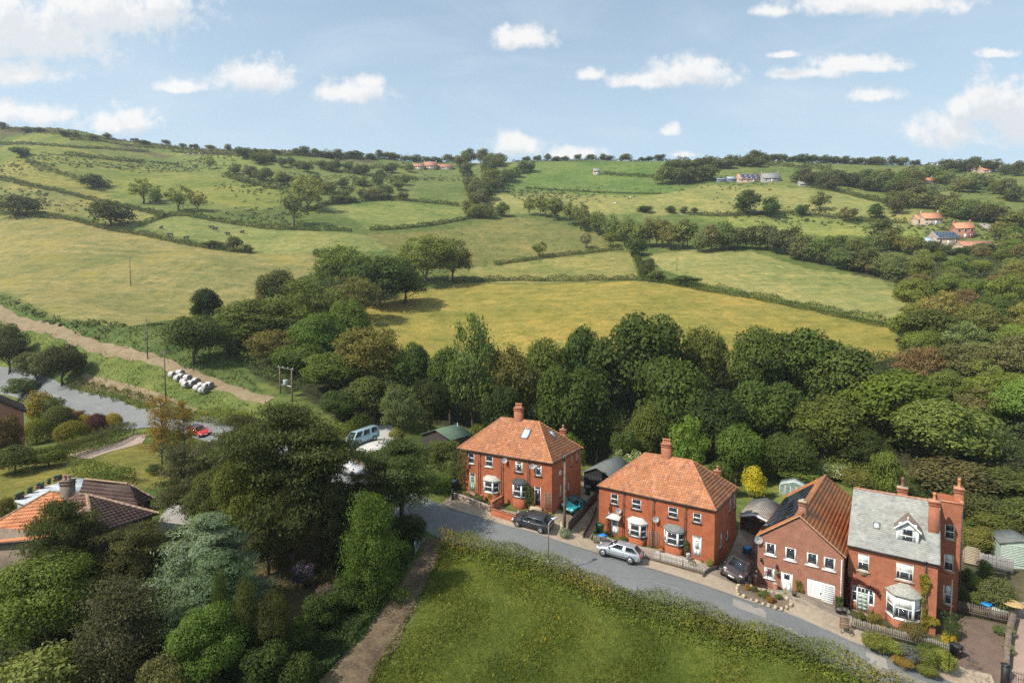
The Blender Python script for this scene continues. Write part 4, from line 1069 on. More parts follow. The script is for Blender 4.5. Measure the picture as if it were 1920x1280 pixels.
wall_rect(wl, (-L3, W3, 0), (1, 0, 0), L3, E3, [], (0, 1, 0), z0=-1.5); wl.add([(-L3, W3, E3), (0, W3, E3), (-L3 / 2, W3, E3 + R3 - 0.05)], [(2, 1, 0)])
wl.build('wall', [BRICK_BROWN], t)
for k, (a, b, c, d) in enumerate(rs):
    window(t, b - a, d - c, ((a + b) / 2, 0.02, c), 0, 'plain', WHITE, fw=0.12, curtain=(k == 4))
a, b, c, d = rd; slab_door(t, b - a, d - c, ((a + b) / 2, 0.02, c), 0, WHITE, lights='none', handle=True)
MB().box(a + 0.25, b - 0.25, 0.035, 0.05, c + (d - c) * 0.68, c + (d - c) * 0.92).build('door_pane', [GLASS], t)
a, b, c, d = rg
m = MB(); m.box(a, b, 0.03, 0.09, c, d)
gd = m.build('garage_door', [plain('garage_white', (0.80, 0.80, 0.78), 0.4, 0.02)], t)
m = MB()
for k in range(9): m.box(a + 0.1, b - 0.1, 0.018, 0.03, c + 0.1 + k * (d - c - 0.2) / 9 + 0.012, c + 0.1 + (k + 1) * (d - c - 0.2) / 9 - 0.012)
m.build('door_rib', [plain('garage_white', (0.8, 0.8, 0.78))], gd); MB().box((a + b) / 2 - 0.06, (a + b) / 2 + 0.06, -0.02, 0.018, c + (d - c) * 0.42, c + (d - c) * 0.46).build('door_handle', [BLACK], gd)
ov = 0.18
EL, ER = (-L3 - ov, -0.08, E3 - 0.14), (ov, -0.08, E3 - 0.14); AL, AB = (-L3 / 2, -0.08, E3 + R3), (-L3 / 2, W3 + 0.08, E3 + R3)
BLc, BRc = (-L3 - ov, W3 + 0.08, E3 - 0.14), (ov, W3 + 0.08, E3 - 0.14)
rf = MB().add([EL, ER, AL, BLc, BRc, AB, *[(x, y, z - 0.12) for x, y, z in (EL, ER, AL, BLc, BRc, AB)]], [(0, 2, 5, 3), (1, 4, 5, 2), (6, 9, 11, 8), (7, 8, 11, 10), (0, 6, 8, 2), (2, 8, 7, 1), (3, 5, 11, 9), (5, 4, 10, 11), (0, 3, 9, 6), (1, 7, 10, 4)]).build('roof', [plain('roof_felt', (0.08, 0.05, 0.04))], t)
roof_tiles([BLc, EL, AL, AB], 0.33, 0.34, 'lock', CONC_TILE, rf, seed=5)
roof_tiles([ER, BRc, AB, AL], 0.33, 0.34, 'lock', CONC_TILE, rf, seed=6)
ridge_tiles([(-L3 / 2, -0.08, E3 + R3), (-L3 / 2, W3 + 0.08, E3 + R3)], tile_mat('orange_ridge', [(0.50, 0.19, 0.08), (0.56, 0.24, 0.11)]), rf, r=0.14)
m = MB()
for s_ in (-1, 1):
    xe = -L3 / 2 + s_ * (L3 / 2 + ov)
    m.add([(xe, -0.14, E3 - 0.13), (-L3 / 2, -0.14, E3 + R3 + 0.01), (-L3 / 2, -0.14, E3 + R3 + 0.10), (xe, -0.14, E3 - 0.04), (xe, -0.02, E3 - 0.13), (-L3 / 2, -0.02, E3 + R3 + 0.01), (-L3 / 2, -0.02, E3 + R3 + 0.10), (xe, -0.02, E3 - 0.04)], [(0, 1, 2, 3), (7, 6, 5, 4), (3, 2, 6, 7), (0, 4, 5, 1)])
m.build('verge_cap', [plain('verge_tile', (0.50, 0.27, 0.16), 0.8, 0.2)], t)
# solar panels on the far slope: two rows
SOLAR = plain('solar_cell_glass', (0.013, 0.017, 0.03), 0.15, 0.3, 2.0)
sl_u = Vector((0, 1, 0)); sl_v = Vector((L3 / 2 + ov, 0, R3 + 0.14)).normalized(); sl_n = sl_v.cross(sl_u); sl_n = sl_n if sl_n.z > 0 else -sl_n
MS = Matrix((sl_u, sl_v, sl_n)).transposed().to_4x4(); MS.translation = Vector((-L3 - ov, 0, E3 - 0.14)) + sl_n * 0.13
pm = MB().box(0.012, 1.63, 0, 1.78, 0, 0.045).build('solar_panel', [SOLAR], t)
k = 0
for i in range(7):
    for j in range(2):
        o = pm if k == 0 else link(pm.copy(), t)
        o.matrix_local = MS @ Matrix.Translation((1.1 + i * 1.65, 0.28 + j * 1.83, 0)); k += 1
chimney(t, 0.6, 0.6, 1.25, (-L3 / 2 + 0.0, 1.35, E3 + R3 - 0.25), BRICK_BROWN, 1, plain('buff_pot', (0.40, 0.36, 0.31)), 0.22, cap=STONE)
v = h3.on(1422, 1010); sat_dish(t, (v.x + 0.05, -0.22, v.z), 0.40, 0.6)
downpipe(t, -0.12, -0.3, E3 - 0.35, plain('white_pipe', (0.6, 0.6, 0.58)), -0.06, False)
m = MB().box(0.03, 0.16, -0.05, W3, E3 - 0.26, E3 - 0.16); m.build('gutter', [IRON], t)
m = MB().lathe([(0.16, 0), (0.2, 0.12), (0.17, 0.2)], 10); v = h3.on(1457, 1071); b_ = m.build('hanging_basket', [plain('basket', (0.12, 0.13, 0.05))], t, loc=(v.x, -0.3, v.z - 0.1))
for q, nm in (((1428, 1047), 'wall_lamp'), ((1457, 1060), 'basket_bracket')):
    v = h3.on(*q); MB().box(-0.05, 0.05, -0.28, 0.0, 0.1, 0.14).box(-0.07, 0.07, -0.3, -0.14, -0.18, 0.1).build(nm, [IRON], t, loc=(v.x, 0, v.z))

# ---- slate roofed house with dormer, bay and rear wing
L4, W4, E4, R4 = 6.323, 9.4, 6.067, 3.842
h4 = House('slate_roofed_house', 'tall brick house with grey slate roof, white dormer and large white bay window', 'house', 35.044, 42.697, Z4, 0.645)
t = h4.t; ins = 0.08
W1, W2 = h4.rect(1609.2, 1036.7, 1628.9, 1072, at=ins), h4.rect(1680.9, 1053, 1711.9, 1091.5, at=ins)
D4 = h4.rect(1597, 1096, 1638.8, 1152, at=ins)
wl = MB()
wall_rect(wl, (-L4, ins, 0), (1, 0, 0), L4 - ins, E4, [(a + L4, b + L4, c, d) for a, b, c, d in (W1, W2, D4)], (0, -1, 0), z0=-1.5)
wall_rect(wl, (-L4, ins, 0), (0, 1, 0), W4 - ins, E4, [], (-1, 0, 0), z0=-1.5); wall_rect(wl, (-ins, ins, 0), (0, 1, 0), W4 - ins, E4, [], (1, 0, 0), z0=-1.5)
wall_rect(wl, (-L4, W4, 0), (1, 0, 0), L4 - ins, E4, [], (0, 1, 0), z0=-1.5)
for x, f in ((-L4, 1), (-ins, 0)):
    wl.add([(x, ins, E4), (x, W4, E4), (x, W4 / 2, E4 + R4 - 0.02)], [(0, 1, 2) if not f else (2, 1, 0)])
wl.build('wall', [BRICK_OLD], t)
FL, FRc, BR, BL, RL, RR = (-L4 - 0.1, -0.12, E4 - 0.05), (0.06, -0.12, E4 - 0.05), (0.06, W4 + 0.12, E4 - 0.05), (-L4 - 0.1, W4 + 0.12, E4 - 0.05), (-L4 - 0.1, W4 / 2, E4 + R4), (0.06, W4 / 2, E4 + R4)
rf = MB().add([FL, FRc, BR, BL, RL, RR, *[(x, y, z - 0.1) for x, y, z in (FL, FRc, BR, BL, RL, RR)]], [(0, 1, 5, 4), (2, 3, 4, 5), (6, 10, 11, 7), (8, 11, 10, 9), (0, 4, 10, 6), (4, 3, 9, 10), (1, 7, 11, 5), (5, 11, 8, 2), (0, 6, 7, 1), (2, 8, 9, 3)]).build('roof', [plain('slate_deck', (0.13, 0.13, 0.125))], t)
roof_tiles([FL, FRc, RR, RL], 0.26, 0.20, 'flat', SLATE, rf, name='slates', seed=8, lift=0.015, slip=0.006)
roof_tiles([BR, BL, RL, RR], 0.26, 0.20, 'flat', SLATE, rf, name='slates', seed=9, lift=0.015)
ridge_tiles([RL, RR], tile_mat('terracotta_ridge', [(0.45, 0.19, 0.10), (0.52, 0.26, 0.16), (0.38, 0.2, 0.13)]), rf, r=0.13)
MB().box(-L4 - 0.1, 0.06, -0.24, -0.12, E4 - 0.12, E4 - 0.02).build('gutter', [IRON], t)
a, b, c, d = W1; window(t, b - a, d - c, ((a + b) / 2, ins + 0.02, c), 0, 'sash', STONE, blind=0.55)
m = MB(); n_ = 9
m.add([((b - a) * 0.42 * math.cos(q), -0.06, -0.13 - 0.34 * math.sin(q)) for q in np.linspace(0, math.pi, n_)] + [((b - a) * 0.42 * math.cos(q), 0.1, -0.13 - 0.34 * math.sin(q)) for q in np.linspace(0, math.pi, n_)], [tuple(range(n_))[::-1]] + [(i, i + 1, n_ + i + 1, n_ + i) for i in range(n_ - 1)])
m.build('stone_apron', [STONE], t, loc=((a + b) / 2, ins, c))
a, b, c, d = W2; window(t, b - a, d - c, ((a + b) / 2, ins + 0.02, c), 0, 'sash3', STONE, blind=0.58)
a, b, c, d = D4; w_ = b - a; hh = d - c
pf = MB(); 
for x in (0, 0.25, 0.75, 1): pf.box(a + w_ * x - (0.05 if x < 1 else 0.1) + (0.05 if x == 0 else 0), a + w_ * x + 0.05 + (0.05 if x == 0 else 0) - (0.05 if x == 1 else 0), ins + 0.0, ins + 0.1, c, d)
pf.box(a, b, ins + 0.005, ins + 0.095, d - 0.08, d - 0.003); pf.box(a, b, ins + 0.005, ins + 0.095, d - 0.55, d - 0.47)
for x in np.linspace(0.1, 0.9, 6): pf.box(a + w_ * x - 0.025, a + w_ * x + 0.025, ins + 0.01, ins + 0.09, d - 0.47, d - 0.08)
for x0, x1 in ((0, 0.25), (0.75, 1)): pf.box(a + w_ * x0 + 0.05, a + w_ * x1 - 0.05, ins + 0.01, ins + 0.09, c + 0.7, c + 0.85)
po = pf.build('porch_frame', [WHITE], t)
MB().box(a + w_ * 0.25 + 0.05, a + w_ * 0.75 - 0.05, ins + 0.05, ins + 0.09, c + 0.02, d - 0.55).build('door', [plain('grey_green_paint', (0.36, 0.43, 0.38), 0.45, 0.08)], po)
m = MB()
for i in range(2):
    for j in range(4): m.box(a + w_ * (0.30 + 0.21 * i), a + w_ * (0.48 + 0.21 * i), ins + 0.035, ins + 0.05, c + 0.15 + j * (hh - 0.8) / 4, c + 0.05 + (j + 1) * (hh - 0.8) / 4)
m.build('door_panel', [plain('grey_green_panel', (0.30, 0.37, 0.33), 0.45, 0.08)], po)
g = MB(); g.box(a + 0.05, a + w_ * 0.25 - 0.05, ins + 0.06, ins + 0.075, c + 0.85, d - 0.55); g.box(a + w_ * 0.75 + 0.05, b - 0.05, ins + 0.06, ins + 0.075, c + 0.85, d - 0.55); g.box(a + 0.05, b - 0.05, ins + 0.06, ins + 0.075, d - 0.47, d - 0.08); g.build('pane', [GLASS], po)
MB().box(a + 0.04, a + w_ * 0.25 - 0.05, ins + 0.0, ins + 0.09, c, c + 0.7).build('dwarf_wall', [BRICK_OLD], po); MB().box(a + w_ * 0.75 + 0.05, b - 0.04, ins + 0.0, ins + 0.09, c, c + 0.7).build('dwarf_wall', [BRICK_OLD], po)
m = MB(); q_ = np.linspace(0.12 * math.pi, 0.88 * math.pi, 12); rr_ = w_ * 0.62
A_ = [((a + b) / 2 + rr_ * math.cos(q), 0, d - 0.28 + 0.42 * math.sin(q)) for q in q_]
m.loft([[(x, ins - 0.08, z), (x, ins + 0.02, z), (x, ins + 0.02, z + 0.1), (x, ins - 0.08, z + 0.1)] for x, _, z in A_]); m.build('door_arch', [STONE], t)
MB().box(a - 0.1, b + 0.1, -0.7, ins - 0.01, -0.8, c).build('doorstep', [STONE], t)
a, b, c, d = h4.rect(1663, 1109, 1727, 1167, at=-0.5)
bay_window(t, (b - a) * 1.06, (b - a) * 0.25, 0.85, c - 0.15, d + 0.12, ((a + b) / 2, ins - 0.02, 0), BRICK_OLD, plain('bay_slate', (0.31, 0.30, 0.26), 0.8, 0.35, 9, bump=0.6), 'hip', WHITE, WHITE, blind=0.5, roof_h=0.75)
downpipe(t, h4.on(1736, 1060).x, -0.2, E4 - 0.15)
# dormer
sl = R4 / (W4 / 2)
v = h4.on(1700.6, 1025, 'y', 1.05); dx, dw, dy = v.x, 1.25, 1.05; zb = E4 + sl * dy - 0.1; zt = zb + 1.25
m = MB(); m.box(dx - dw / 2 - 0.16, dx - dw / 2, dy, dy + 1.9, zb, zt); m.box(dx + dw / 2, dx + dw / 2 + 0.16, dy, dy + 1.9, zb, zt); m.box(dx - dw / 2, dx + dw / 2, dy + 0.1, dy + 0.18, zb, zt + 0.5)
dm = m.build('dormer', [WHITE], t)
window(dm, dw, 1.25, (dx, dy + 0.02, zb + 0.05), 0, 'sash', WHITE, curtain=True)
pk = zt + 0.85; e_ = dw / 2 + 0.34; ze = zt - 0.05; yb = (pk - E4) / sl; ye = (ze - E4) / sl
m = MB().add([(dx - e_, dy - 0.15, ze), (dx, dy - 0.15, pk), (dx + e_, dy - 0.15, ze), (dx - e_, ye + 0.15, ze), (dx, yb + 0.1, pk), (dx + e_, ye + 0.15, ze)], [(0, 1, 4, 3), (1, 2, 5, 4)])
m.build('dormer_roof', [tile_mat('dormer_tile', [(0.20, 0.15, 0.12), (0.26, 0.19, 0.15)], mossy=0.4)], dm)
for s_ in (-1, 1):
    MB().add([(dx + s_ * e_, dy - 0.17, ze - 0.16), (dx, dy - 0.17, pk - 0.16), (dx, dy - 0.17, pk + 0.05), (dx + s_ * e_, dy - 0.17, ze + 0.05), (dx + s_ * e_, dy - 0.1, ze - 0.16), (dx, dy - 0.1, pk - 0.16), (dx, dy - 0.1, pk + 0.05), (dx + s_ * e_, dy - 0.1, ze + 0.05)], [(0, 1, 2, 3), (7, 6, 5, 4), (3, 2, 6, 7), (4, 5, 1, 0)]).build('bargeboard', [WHITE], dm)
    MB().tube([(dx + s_ * (e_ + 0.02), ye + 0.15, ze + 0.05), (dx, yb + 0.12, pk + 0.05)], 0.06, 6).build('verge_roll', [WHITE], dm)
MB().box(dx - 0.035, dx + 0.035, dy - 0.18, dy - 0.1, pk, pk + 0.32).build('finial', [WHITE], dm)
U_, V_ = Vector((1, 0, 0)), Vector((0, W4 / 2, R4)).normalized(); N_ = U_.cross(V_)
skylight(t, on_roof(h4, 1643.5, 986, (0, 0, E4), N_) + N_ * 0.03, U_, V_, N_, 0.5, 0.6)
CP = plain('orange_clay_pot', (0.50, 0.20, 0.09), 0.75, 0.2, 5)
v = h4.on(1757.5, 995, 'x', -0.35)
chimney(t, 0.72, 0.75, 2.55, (-0.42, 2.5, E4 + 1.95), BRICK_OLD, 1, CP, 0.72, flash=False, cap=plain('orange_cap', (0.48, 0.22, 0.12)))
chimney(t, 0.75, 0.6, 1.0, (h4.on(1692, 922, 'y', W4 / 2 + 0.5).x, W4 / 2 + 0.5, E4 + R4 - 0.35), BRICK_OLD, 1, plain('dark_clay_pot', (0.20, 0.085, 0.07)), 0.95, flash=False, cap=STONE)
# rear wing
WX, WY, WH, WD = 1.62, 4.75, 10.0, 2.6
ww = [h4.rect(*q, at=WY) for q in ((1772, 982, 1789, 1011.5), (1770.5, 1037, 1787, 1071), (1769, 1095, 1785.5, 1134))]
m = MB(); wall_rect(m, (-ins, WY, 0), (1, 0, 0), WX + ins, WH, [(a + ins, b + ins, c, d) for a, b, c, d in ww], (0, -1, 0), z0=-1.5)
wall_rect(m, (WX, WY, 0), (0, 1, 0), WD, WH, [], (1, 0, 0), z0=-1.5); wall_rect(m, (-ins, WY + WD, 0), (1, 0, 0), WX + ins, WH, [], (0, 1, 0), z0=-1.5); wall_rect(m, (-ins, WY, 0), (0, 1, 0), WD, WH, [], (-1, 0, 0), z0=-1.5)
m.add([(-ins, WY, WH), (WX, WY, WH), (WX, WY + WD, WH), (-ins, WY + WD, WH)], [(0, 1, 2, 3)])
wg = m.build('rear_wing', [BRICK_OLD], t)
MB().box(-ins - 0.04, WX + 0.06, WY - 0.06, WY + 0.2, WH, WH + 0.1).box(WX - 0.2, WX + 0.06, WY + 0.2, WY + WD, WH, WH + 0.1).build('parapet', [plain('orange_coping', (0.45, 0.20, 0.11))], wg)
for k, (a, b, c, d) in enumerate(ww): window(wg, b - a, d - c, ((a + b) / 2, WY + 0.02, c), 0, 'sash', STONE, blind=0.5 if k else None, curtain=(k == 2))
v = h4.on(1797, 942, 'y', WY + 1.2)
chimney(wg, 0.62, 0.8, 1.15, (v.x, WY + 1.2, WH - 0.05), BRICK_OLD, 1, CP, 0.9, flash=False, cap=plain('orange_cap', (0.48, 0.22, 0.12)))
downpipe(wg, WX - 0.02, 0, WH - 0.6, IRON, WY - 0.1, False)

# ---- bungalow among the pines
def at_z(px, py, z):
    d = ray(px, py); k = (z - CAMZ) / d[2]; return np.array([d[0] * k, d[1] * k, z])
ZE, ZR = 13.4, 15.35
A, B = at_z(176, 1001, ZE), at_z(298, 962, ZE)
R1, R2 = at_z(93, 922, ZR), at_z(163, 927, ZR)
nf = np.cross(R2 - R1, A - R1); dd = ray(-90, 1026); Cc = np.array([0, 0, CAMZ]) + dd * (((R1 - [0, 0, CAMZ]) @ nf) / (dd @ nf))
nb = nf * np.array([-1, -1, 1]); u_ = (R2 - R1) / np.linalg.norm(R2 - R1)
D_ = B - u_ * 7.0 + np.array([0, 0, -0.6])
cen = (A + B) / 2
bt = thing('bungalow', 'bungalow with half orange, half dark brown tiled roof, behind the pines', 'house', (cen[0], cen[1], 10.9))
lo = lambda q: Vector(q) - Vector((cen[0], cen[1], 10.9))
q4 = [lo(q) for q in (A, B, D_, Cc)]; r1, r2 = lo(R1), lo(R2)
c_ = sum(q4, Vector()) / 4
inn = [q + (c_ - q).normalized() * 0.5 for q in q4]
m = MB().prism([(q.x, q.y) for q in inn], -1.5, ZE - 10.9 - 0.05); m.build('wall', [BRICK_TAN], bt)
rf = MB().add([*q4, r1, r2], [(3, 0, 5, 4), (0, 1, 5), (1, 2, 4, 5), (2, 3, 4), (3, 2, 1, 0)]).build('roof', [plain('roof_felt', (0.08, 0.05, 0.04))], bt)
f1 = q4[0].lerp(q4[3], 0.20); g1 = r2.lerp(r1, 0.62)
roof_tiles([q4[3], f1, g1, r1], 0.30, 0.33, 'roman', ROMAN_ORANGE, rf, seed=21)
roof_tiles([f1, q4[0], r2, g1], 0.30, 0.33, 'roman', tile_mat('mixed_roman_tile', [(0.13, 0.06, 0.05), (0.25, 0.09, 0.07), (0.30, 0.22, 0.20), (0.16, 0.08, 0.07)]), rf, seed=22)
roof_tiles([q4[0], q4[1], r2], 0.30, 0.33, 'roman', ROMAN_DARK, rf, seed=23)
roof_tiles([q4[1], q4[2], r1, r2], 0.30, 0.33, 'roman', ROMAN_DARK, rf, seed=24)
roof_tiles([q4[2], q4[3], r1], 0.30, 0.33, 'roman', ROMAN_ORANGE, rf, seed=25)
RT = tile_mat('buff_ridge', [(0.30, 0.20, 0.12), (0.25, 0.17, 0.105)])
for e_ in ([r1, r2], [q4[0], r2], [q4[1], r2], [q4[3], r1]): ridge_tiles(e_, RT, rf, lift=0.06, r=0.13)
m = MB()
for i in range(4):
    p, q = q4[i], q4[(i + 1) % 4]; m.tube([p + Vector((0, 0, -0.04)), q + Vector((0, 0, -0.04))], 0.07, 6)
m.build('gutter', [BLACK], bt)
chimney(bt, 0.78, 0.62, 1.45, tuple(r1.lerp(r2, 0.52) + Vector((0, -0.1, -0.3))), BRICK_TAN, 2, plain('bronze_cowl', (0.34, 0.20, 0.15)), 0.42, flash=True)
mb_ = (inn[0] + inn[1]) / 2; dv = inn[1] - inn[0]
window(bt, 1.1, 1.05, (*(inn[0] + dv * 0.72 + Vector((dv.y, -dv.x, 0)).normalized() * 0.05).xy, 0.95), math.atan2(dv.y, dv.x), 'pair', STONE, WOOD_DARK)
# low rear range of the bungalow
zw = 13.0
P0, P1, P2, P3 = at_z(262, 948, zw), at_z(286, 935, zw), at_z(214, 918, 14.4), at_z(178, 931, 14.4)
wt = [lo(q) for q in (P0, P1)]
top0, top1 = lo(at_z(172, 926, 14.7)), lo(at_z(205, 912, 14.7))
back = [q + Vector((-7.2, 2.2, 0)) for q in wt]
m = MB().prism([(wt[0].x - 0.2, wt[0].y), (wt[1].x - 0.2, wt[1].y), (back[1].x, back[1].y), (back[0].x, back[0].y)], -1.5, zw - 10.92); wg = m.build('rear_range', [BRICK_TAN], bt)
fl = [back[0] + Vector((0.4, -0.6, 0)), wt[0] + Vector((0, -0.1, 0)), wt[1] + Vector((0.1, 0.1, 0)), back[1]]
rm0, rm1 = (fl[1] + fl[2]) / 2 + Vector((-2.0, 0.5, 1.55)), (fl[0] + fl[3]) / 2 + Vector((0, 0, 1.55))
rr = MB().add([*fl, rm0, rm1], [(0, 1, 4, 5), (1, 2, 4), (2, 3, 5, 4), (3, 0, 5), (3, 2, 1, 0)]).build('range_roof', [plain('roof_felt', (0.08, 0.05, 0.04))], wg)
for k, cs in enumerate(([fl[0], fl[1], rm0, rm1], [fl[1], fl[2], rm0], [fl[2], fl[3], rm1, rm0])):
    o_ = roof_tiles(cs, 0.30, 0.33, 'roman', ROMAN_DARK, rr, seed=26 + k)
ridge_tiles([rm0, rm1], RT, rr); ridge_tiles([fl[2], rm0], RT, rr, lift=0.06)
# flat roofed outbuilding beyond it
zf = 13.3
fo = [at_z(*q, zf)[:2] for q in ((27, 938), (60, 950), (120, 930), (206, 916), (236, 903), (134, 895), (80, 914))]
c0 = np.mean(fo, axis=0); ft = thing('flat_roofed_outbuilding', 'outbuilding with flat grey felt roof and a row of flower pots along its edge', 'outbuilding', (c0[0], c0[1], 10.9))
pl = [(q[0] - c0[0], q[1] - c0[1]) for q in fo]
MB().prism([(x * 0.95, y * 0.95) for x, y in pl], -1.5, zf - 10.9 - 0.14).build('wall', [plain('grey_render', (0.20, 0.20, 0.20), 0.9)], ft)
MB().prism(pl, zf - 10.9 - 0.14, zf - 10.9).build('roof', [plain('grey_felt', (0.36, 0.38, 0.40), 0.75, 0.25, 1.2)], ft)

# ---- brick gable at the picture's edge, beside the road
b0 = gp(48, 852, near=55)
gh = thing('brick_house', 'brick house gable with black bargeboard, beside the clipped hedge', 'house', (b0[0], b0[1], b0[2]), R(45))
m = MB(); wall_rect(m, (-9, 0, 0), (1, 0, 0), 9, 6.3, [], (0, -1, 0), z0=-1.5); m.add([(-9, 0, 6.3), (0, 0, 6.3), (-4.5, 0, 9.3)], [(0, 1, 2)])
wall_rect(m, (0, 0, 0), (0, 1, 0), 8, 6.3, [], (1, 0, 0), z0=-1.5); wall_rect(m, (-9, 8, 0), (1, 0, 0), 9, 6.3, [], (0, 1, 0), z0=-1.5); m.add([(-9, 8, 6.3), (0, 8, 6.3), (-4.5, 8, 9.3)], [(2, 1, 0)])
wall_rect(m, (-9, 0, 0), (0, 1, 0), 8, 6.3, [], (-1, 0, 0), z0=-1.5)
m.build('wall', [BRICK_BROWN], gh)
e1, e2, p1, p2 = (0.3, -0.2, 6.1), (0.3, 8.2, 6.1), (-4.5, -0.2, 9.35), (-4.5, 8.2, 9.35)
e3, e4 = (-9.3, -0.2, 6.1), (-9.3, 8.2, 6.1)
rf = MB().add([e1, e2, p1, p2, e3, e4], [(0, 1, 3, 2), (5, 4, 2, 3)]).build('roof', [ROMAN_DARK], gh)
roof_tiles([e1, e2, p2, p1], 0.3, 0.33, 'roman', ROMAN_DARK, rf, seed=41); roof_tiles([e4, e3, p1, p2], 0.3, 0.33, 'roman', ROMAN_DARK, rf, seed=42)
for e_ in (e1, e3):
    MB().add([(e_[0], -0.22, e_[2] - 0.22), (-4.5, -0.22, 9.13), (-4.5, -0.22, 9.4), (e_[0], -0.22, e_[2] + 0.05), (e_[0], -0.14, e_[2] - 0.22), (-4.5, -0.14, 9.13), (-4.5, -0.14, 9.4), (e_[0], -0.14, e_[2] + 0.05)], [(0, 1, 2, 3), (3, 2, 6, 7), (7, 6, 5, 4), (4, 5, 1, 0)]).build('bargeboard', [BLACK], gh)

# ------------------------------------------------------------------ vehicles
HEADL = plain('headlamp', (0.62, 0.64, 0.66), 0.12, 0.1); TAILL = plain('tail_lamp', (0.40, 0.02, 0.02), 0.2, 0.1)
CARGLASS = glass_mat('car_glass', (0.012, 0.014, 0.016), 0.04)
TRIM = plain('dark_trim', (0.02, 0.02, 0.022), 0.6, 0.2); RIM = plain('alloy_rim', (0.42, 0.43, 0.44), 0.35, 0.15, metal=0.7)
PLATE_W, PLATE_Y = plain('white_plate', (0.7, 0.7, 0.68), 0.4, 0.03), plain('yellow_plate', (0.62, 0.5, 0.06), 0.4, 0.03)
INTERIOR = plain('car_interior', (0.03, 0.03, 0.032), 0.8)
def car(name, label, cat, M, paint, L=4.2, W=1.76, Hh=1.46, prof=None, roof=None, belt=0.93, hood=0.72, wr=0.31, wb=2.55, group=None):
    """x forward, y left; prof: x and z of windscreen foot, windscreen head, roof end, rear window foot"""
    t = thing(name, label, cat, group=group); t.matrix_world = M
    a = L / 2; w = W / 2
    (x0, z0), (x1, z1), (x2, z2), (x3, z3) = prof
    # lower body: rounded cross sections from the tail to the nose
    st = []
    for x, f, zt, zb in ((-a, 0.80, z3 - 0.18, 0.42), (-a + 0.06, 0.88, z3 - 0.06, 0.30), (-a + 0.3, 0.965, z3, 0.24), (-a * 0.45, 1.0, belt, 0.22), (0.0, 1.0, belt - 0.005, 0.22), (x0 - 0.1, 1.0, z0, 0.22), (x0 + (a - x0) * 0.45, 0.985, hood + (z0 - hood) * 0.45, 0.22), (a - 0.28, 0.93, hood - 0.02, 0.24), (a - 0.08, 0.84, hood - 0.12, 0.28), (a, 0.72, hood - 0.24, 0.36)):
        h = zt - zb; ww = w * f
        half = [(ww * 0.80, zb), (ww * 0.97, zb + h * 0.14), (ww, zb + h * 0.45), (ww * 0.985, zb + h * 0.74), (ww * 0.93, zb + h * 0.94), (ww * 0.80, zt)]
        st.append([(x, y, z) for y, z in half] + [(x, -y, z) for y, z in half[::-1]])
    m = MB(); m.loft(st)
    # cabin
    def ring(x, z, f): return [(x, w * f, z), (x, w * f * 0.93, z + 0.045), (x, -w * f * 0.93, z + 0.045), (x, -w * f, z)]
    zb = belt - 0.03; ti = 0.76
    cab = [[(x0, w * 0.90, z0 - 0.03), (x1, w * ti, z1), (x2, w * ti, z2), (x3, w * 0.88, z3 - 0.03)]]
    P = {}
    for s in (1, -1): P[s] = [Vector((x0, s * w * 0.90, z0 - 0.03)), Vector((x1, s * w * ti, z1)), Vector((x2, s * w * ti * 0.97, z2)), Vector((x3, s * w * 0.86, z3 - 0.03))]
    V = P[1] + P[-1]; mid = [Vector((x1 - 0.15, 0, z1 + 0.05)), Vector((x2 + 0.15, 0, z2 + 0.045))]
    V = V + [Vector((x1, 0, z1 + 0.03)), Vector((x2, 0, z2 + 0.03))]
    F = [(0, 1, 2, 3), (7, 6, 5, 4), (4, 5, 8, 1, 0), (1, 8, 9, 2), (8, 5, 6, 9), (3, 2, 9, 6, 7)]
    m.add(V, F)
    body = m.build('body', [paint], t, True)
    try:
        bv = body.modifiers.new('edge', 'BEVEL'); bv.width = 0.045; bv.segments = 2; bv.limit_method = 'ANGLE'; bv.angle_limit = R(35)
        body.data.polygons.foreach_set('use_smooth', np.ones(len(body.data.polygons), bool))
    except Exception: pass
    def panel(nm, c4, mat, inset=0.12, off=0.012, par=None):
        c4 = [Vector(c) for c in c4]; c = sum(c4, Vector()) / len(c4); n = (c4[1] - c4[0]).cross(c4[-1] - c4[0]).normalized()
        if n.dot(c - Vector((0, 0, 0.6))) < 0: n = -n
        q = [c + (p - c) * (1 - inset) + n * off for p in c4]; q2 = [p - n * 0.03 for p in q]; k = len(q)
        return MB().add(q + q2, [tuple(range(k)), tuple(range(k, 2 * k))[::-1]] + [(i, (i + 1) % k, k + (i + 1) % k, k + i) for i in range(k)]).build(nm, [mat], par or t)
    panel('windscreen', [P[1][0], P[1][1], P[-1][1], P[-1][0]], CARGLASS, 0.12)
    panel('rear_window', [P[1][3], P[1][2], P[-1][2], P[-1][3]], CARGLASS, 0.22)
    for s in (1, -1):
        q = P[s]; lerp = lambda a_, b_, f: a_.lerp(b_, f)
        cuts = [0.0, 0.5, 1.0] if L < 4.5 else [0.0, 0.32, 0.66, 1.0]
        for f0, f1 in zip(cuts[:-1], cuts[1:]):
            panel('side_window', [lerp(q[0], q[3], f0 + 0.02), lerp(q[1], q[2], f0 + 0.02), lerp(q[1], q[2], f1 - 0.02), lerp(q[0], q[3], f1 - 0.02)], CARGLASS, 0.17)
        mr = MB().box(x0 - 0.22, x0 - 0.06, s * (w + 0.02) - 0.08, s * (w + 0.02) + 0.08, belt + 0.0, belt + 0.13).build('wing_mirror', [paint], t)
        MB().box(a - 0.30, a - 0.10, s * w * 0.72 - 0.14, s * w * 0.72 + 0.14, hood - 0.20, hood - 0.05).build('headlight', [HEADL], t)
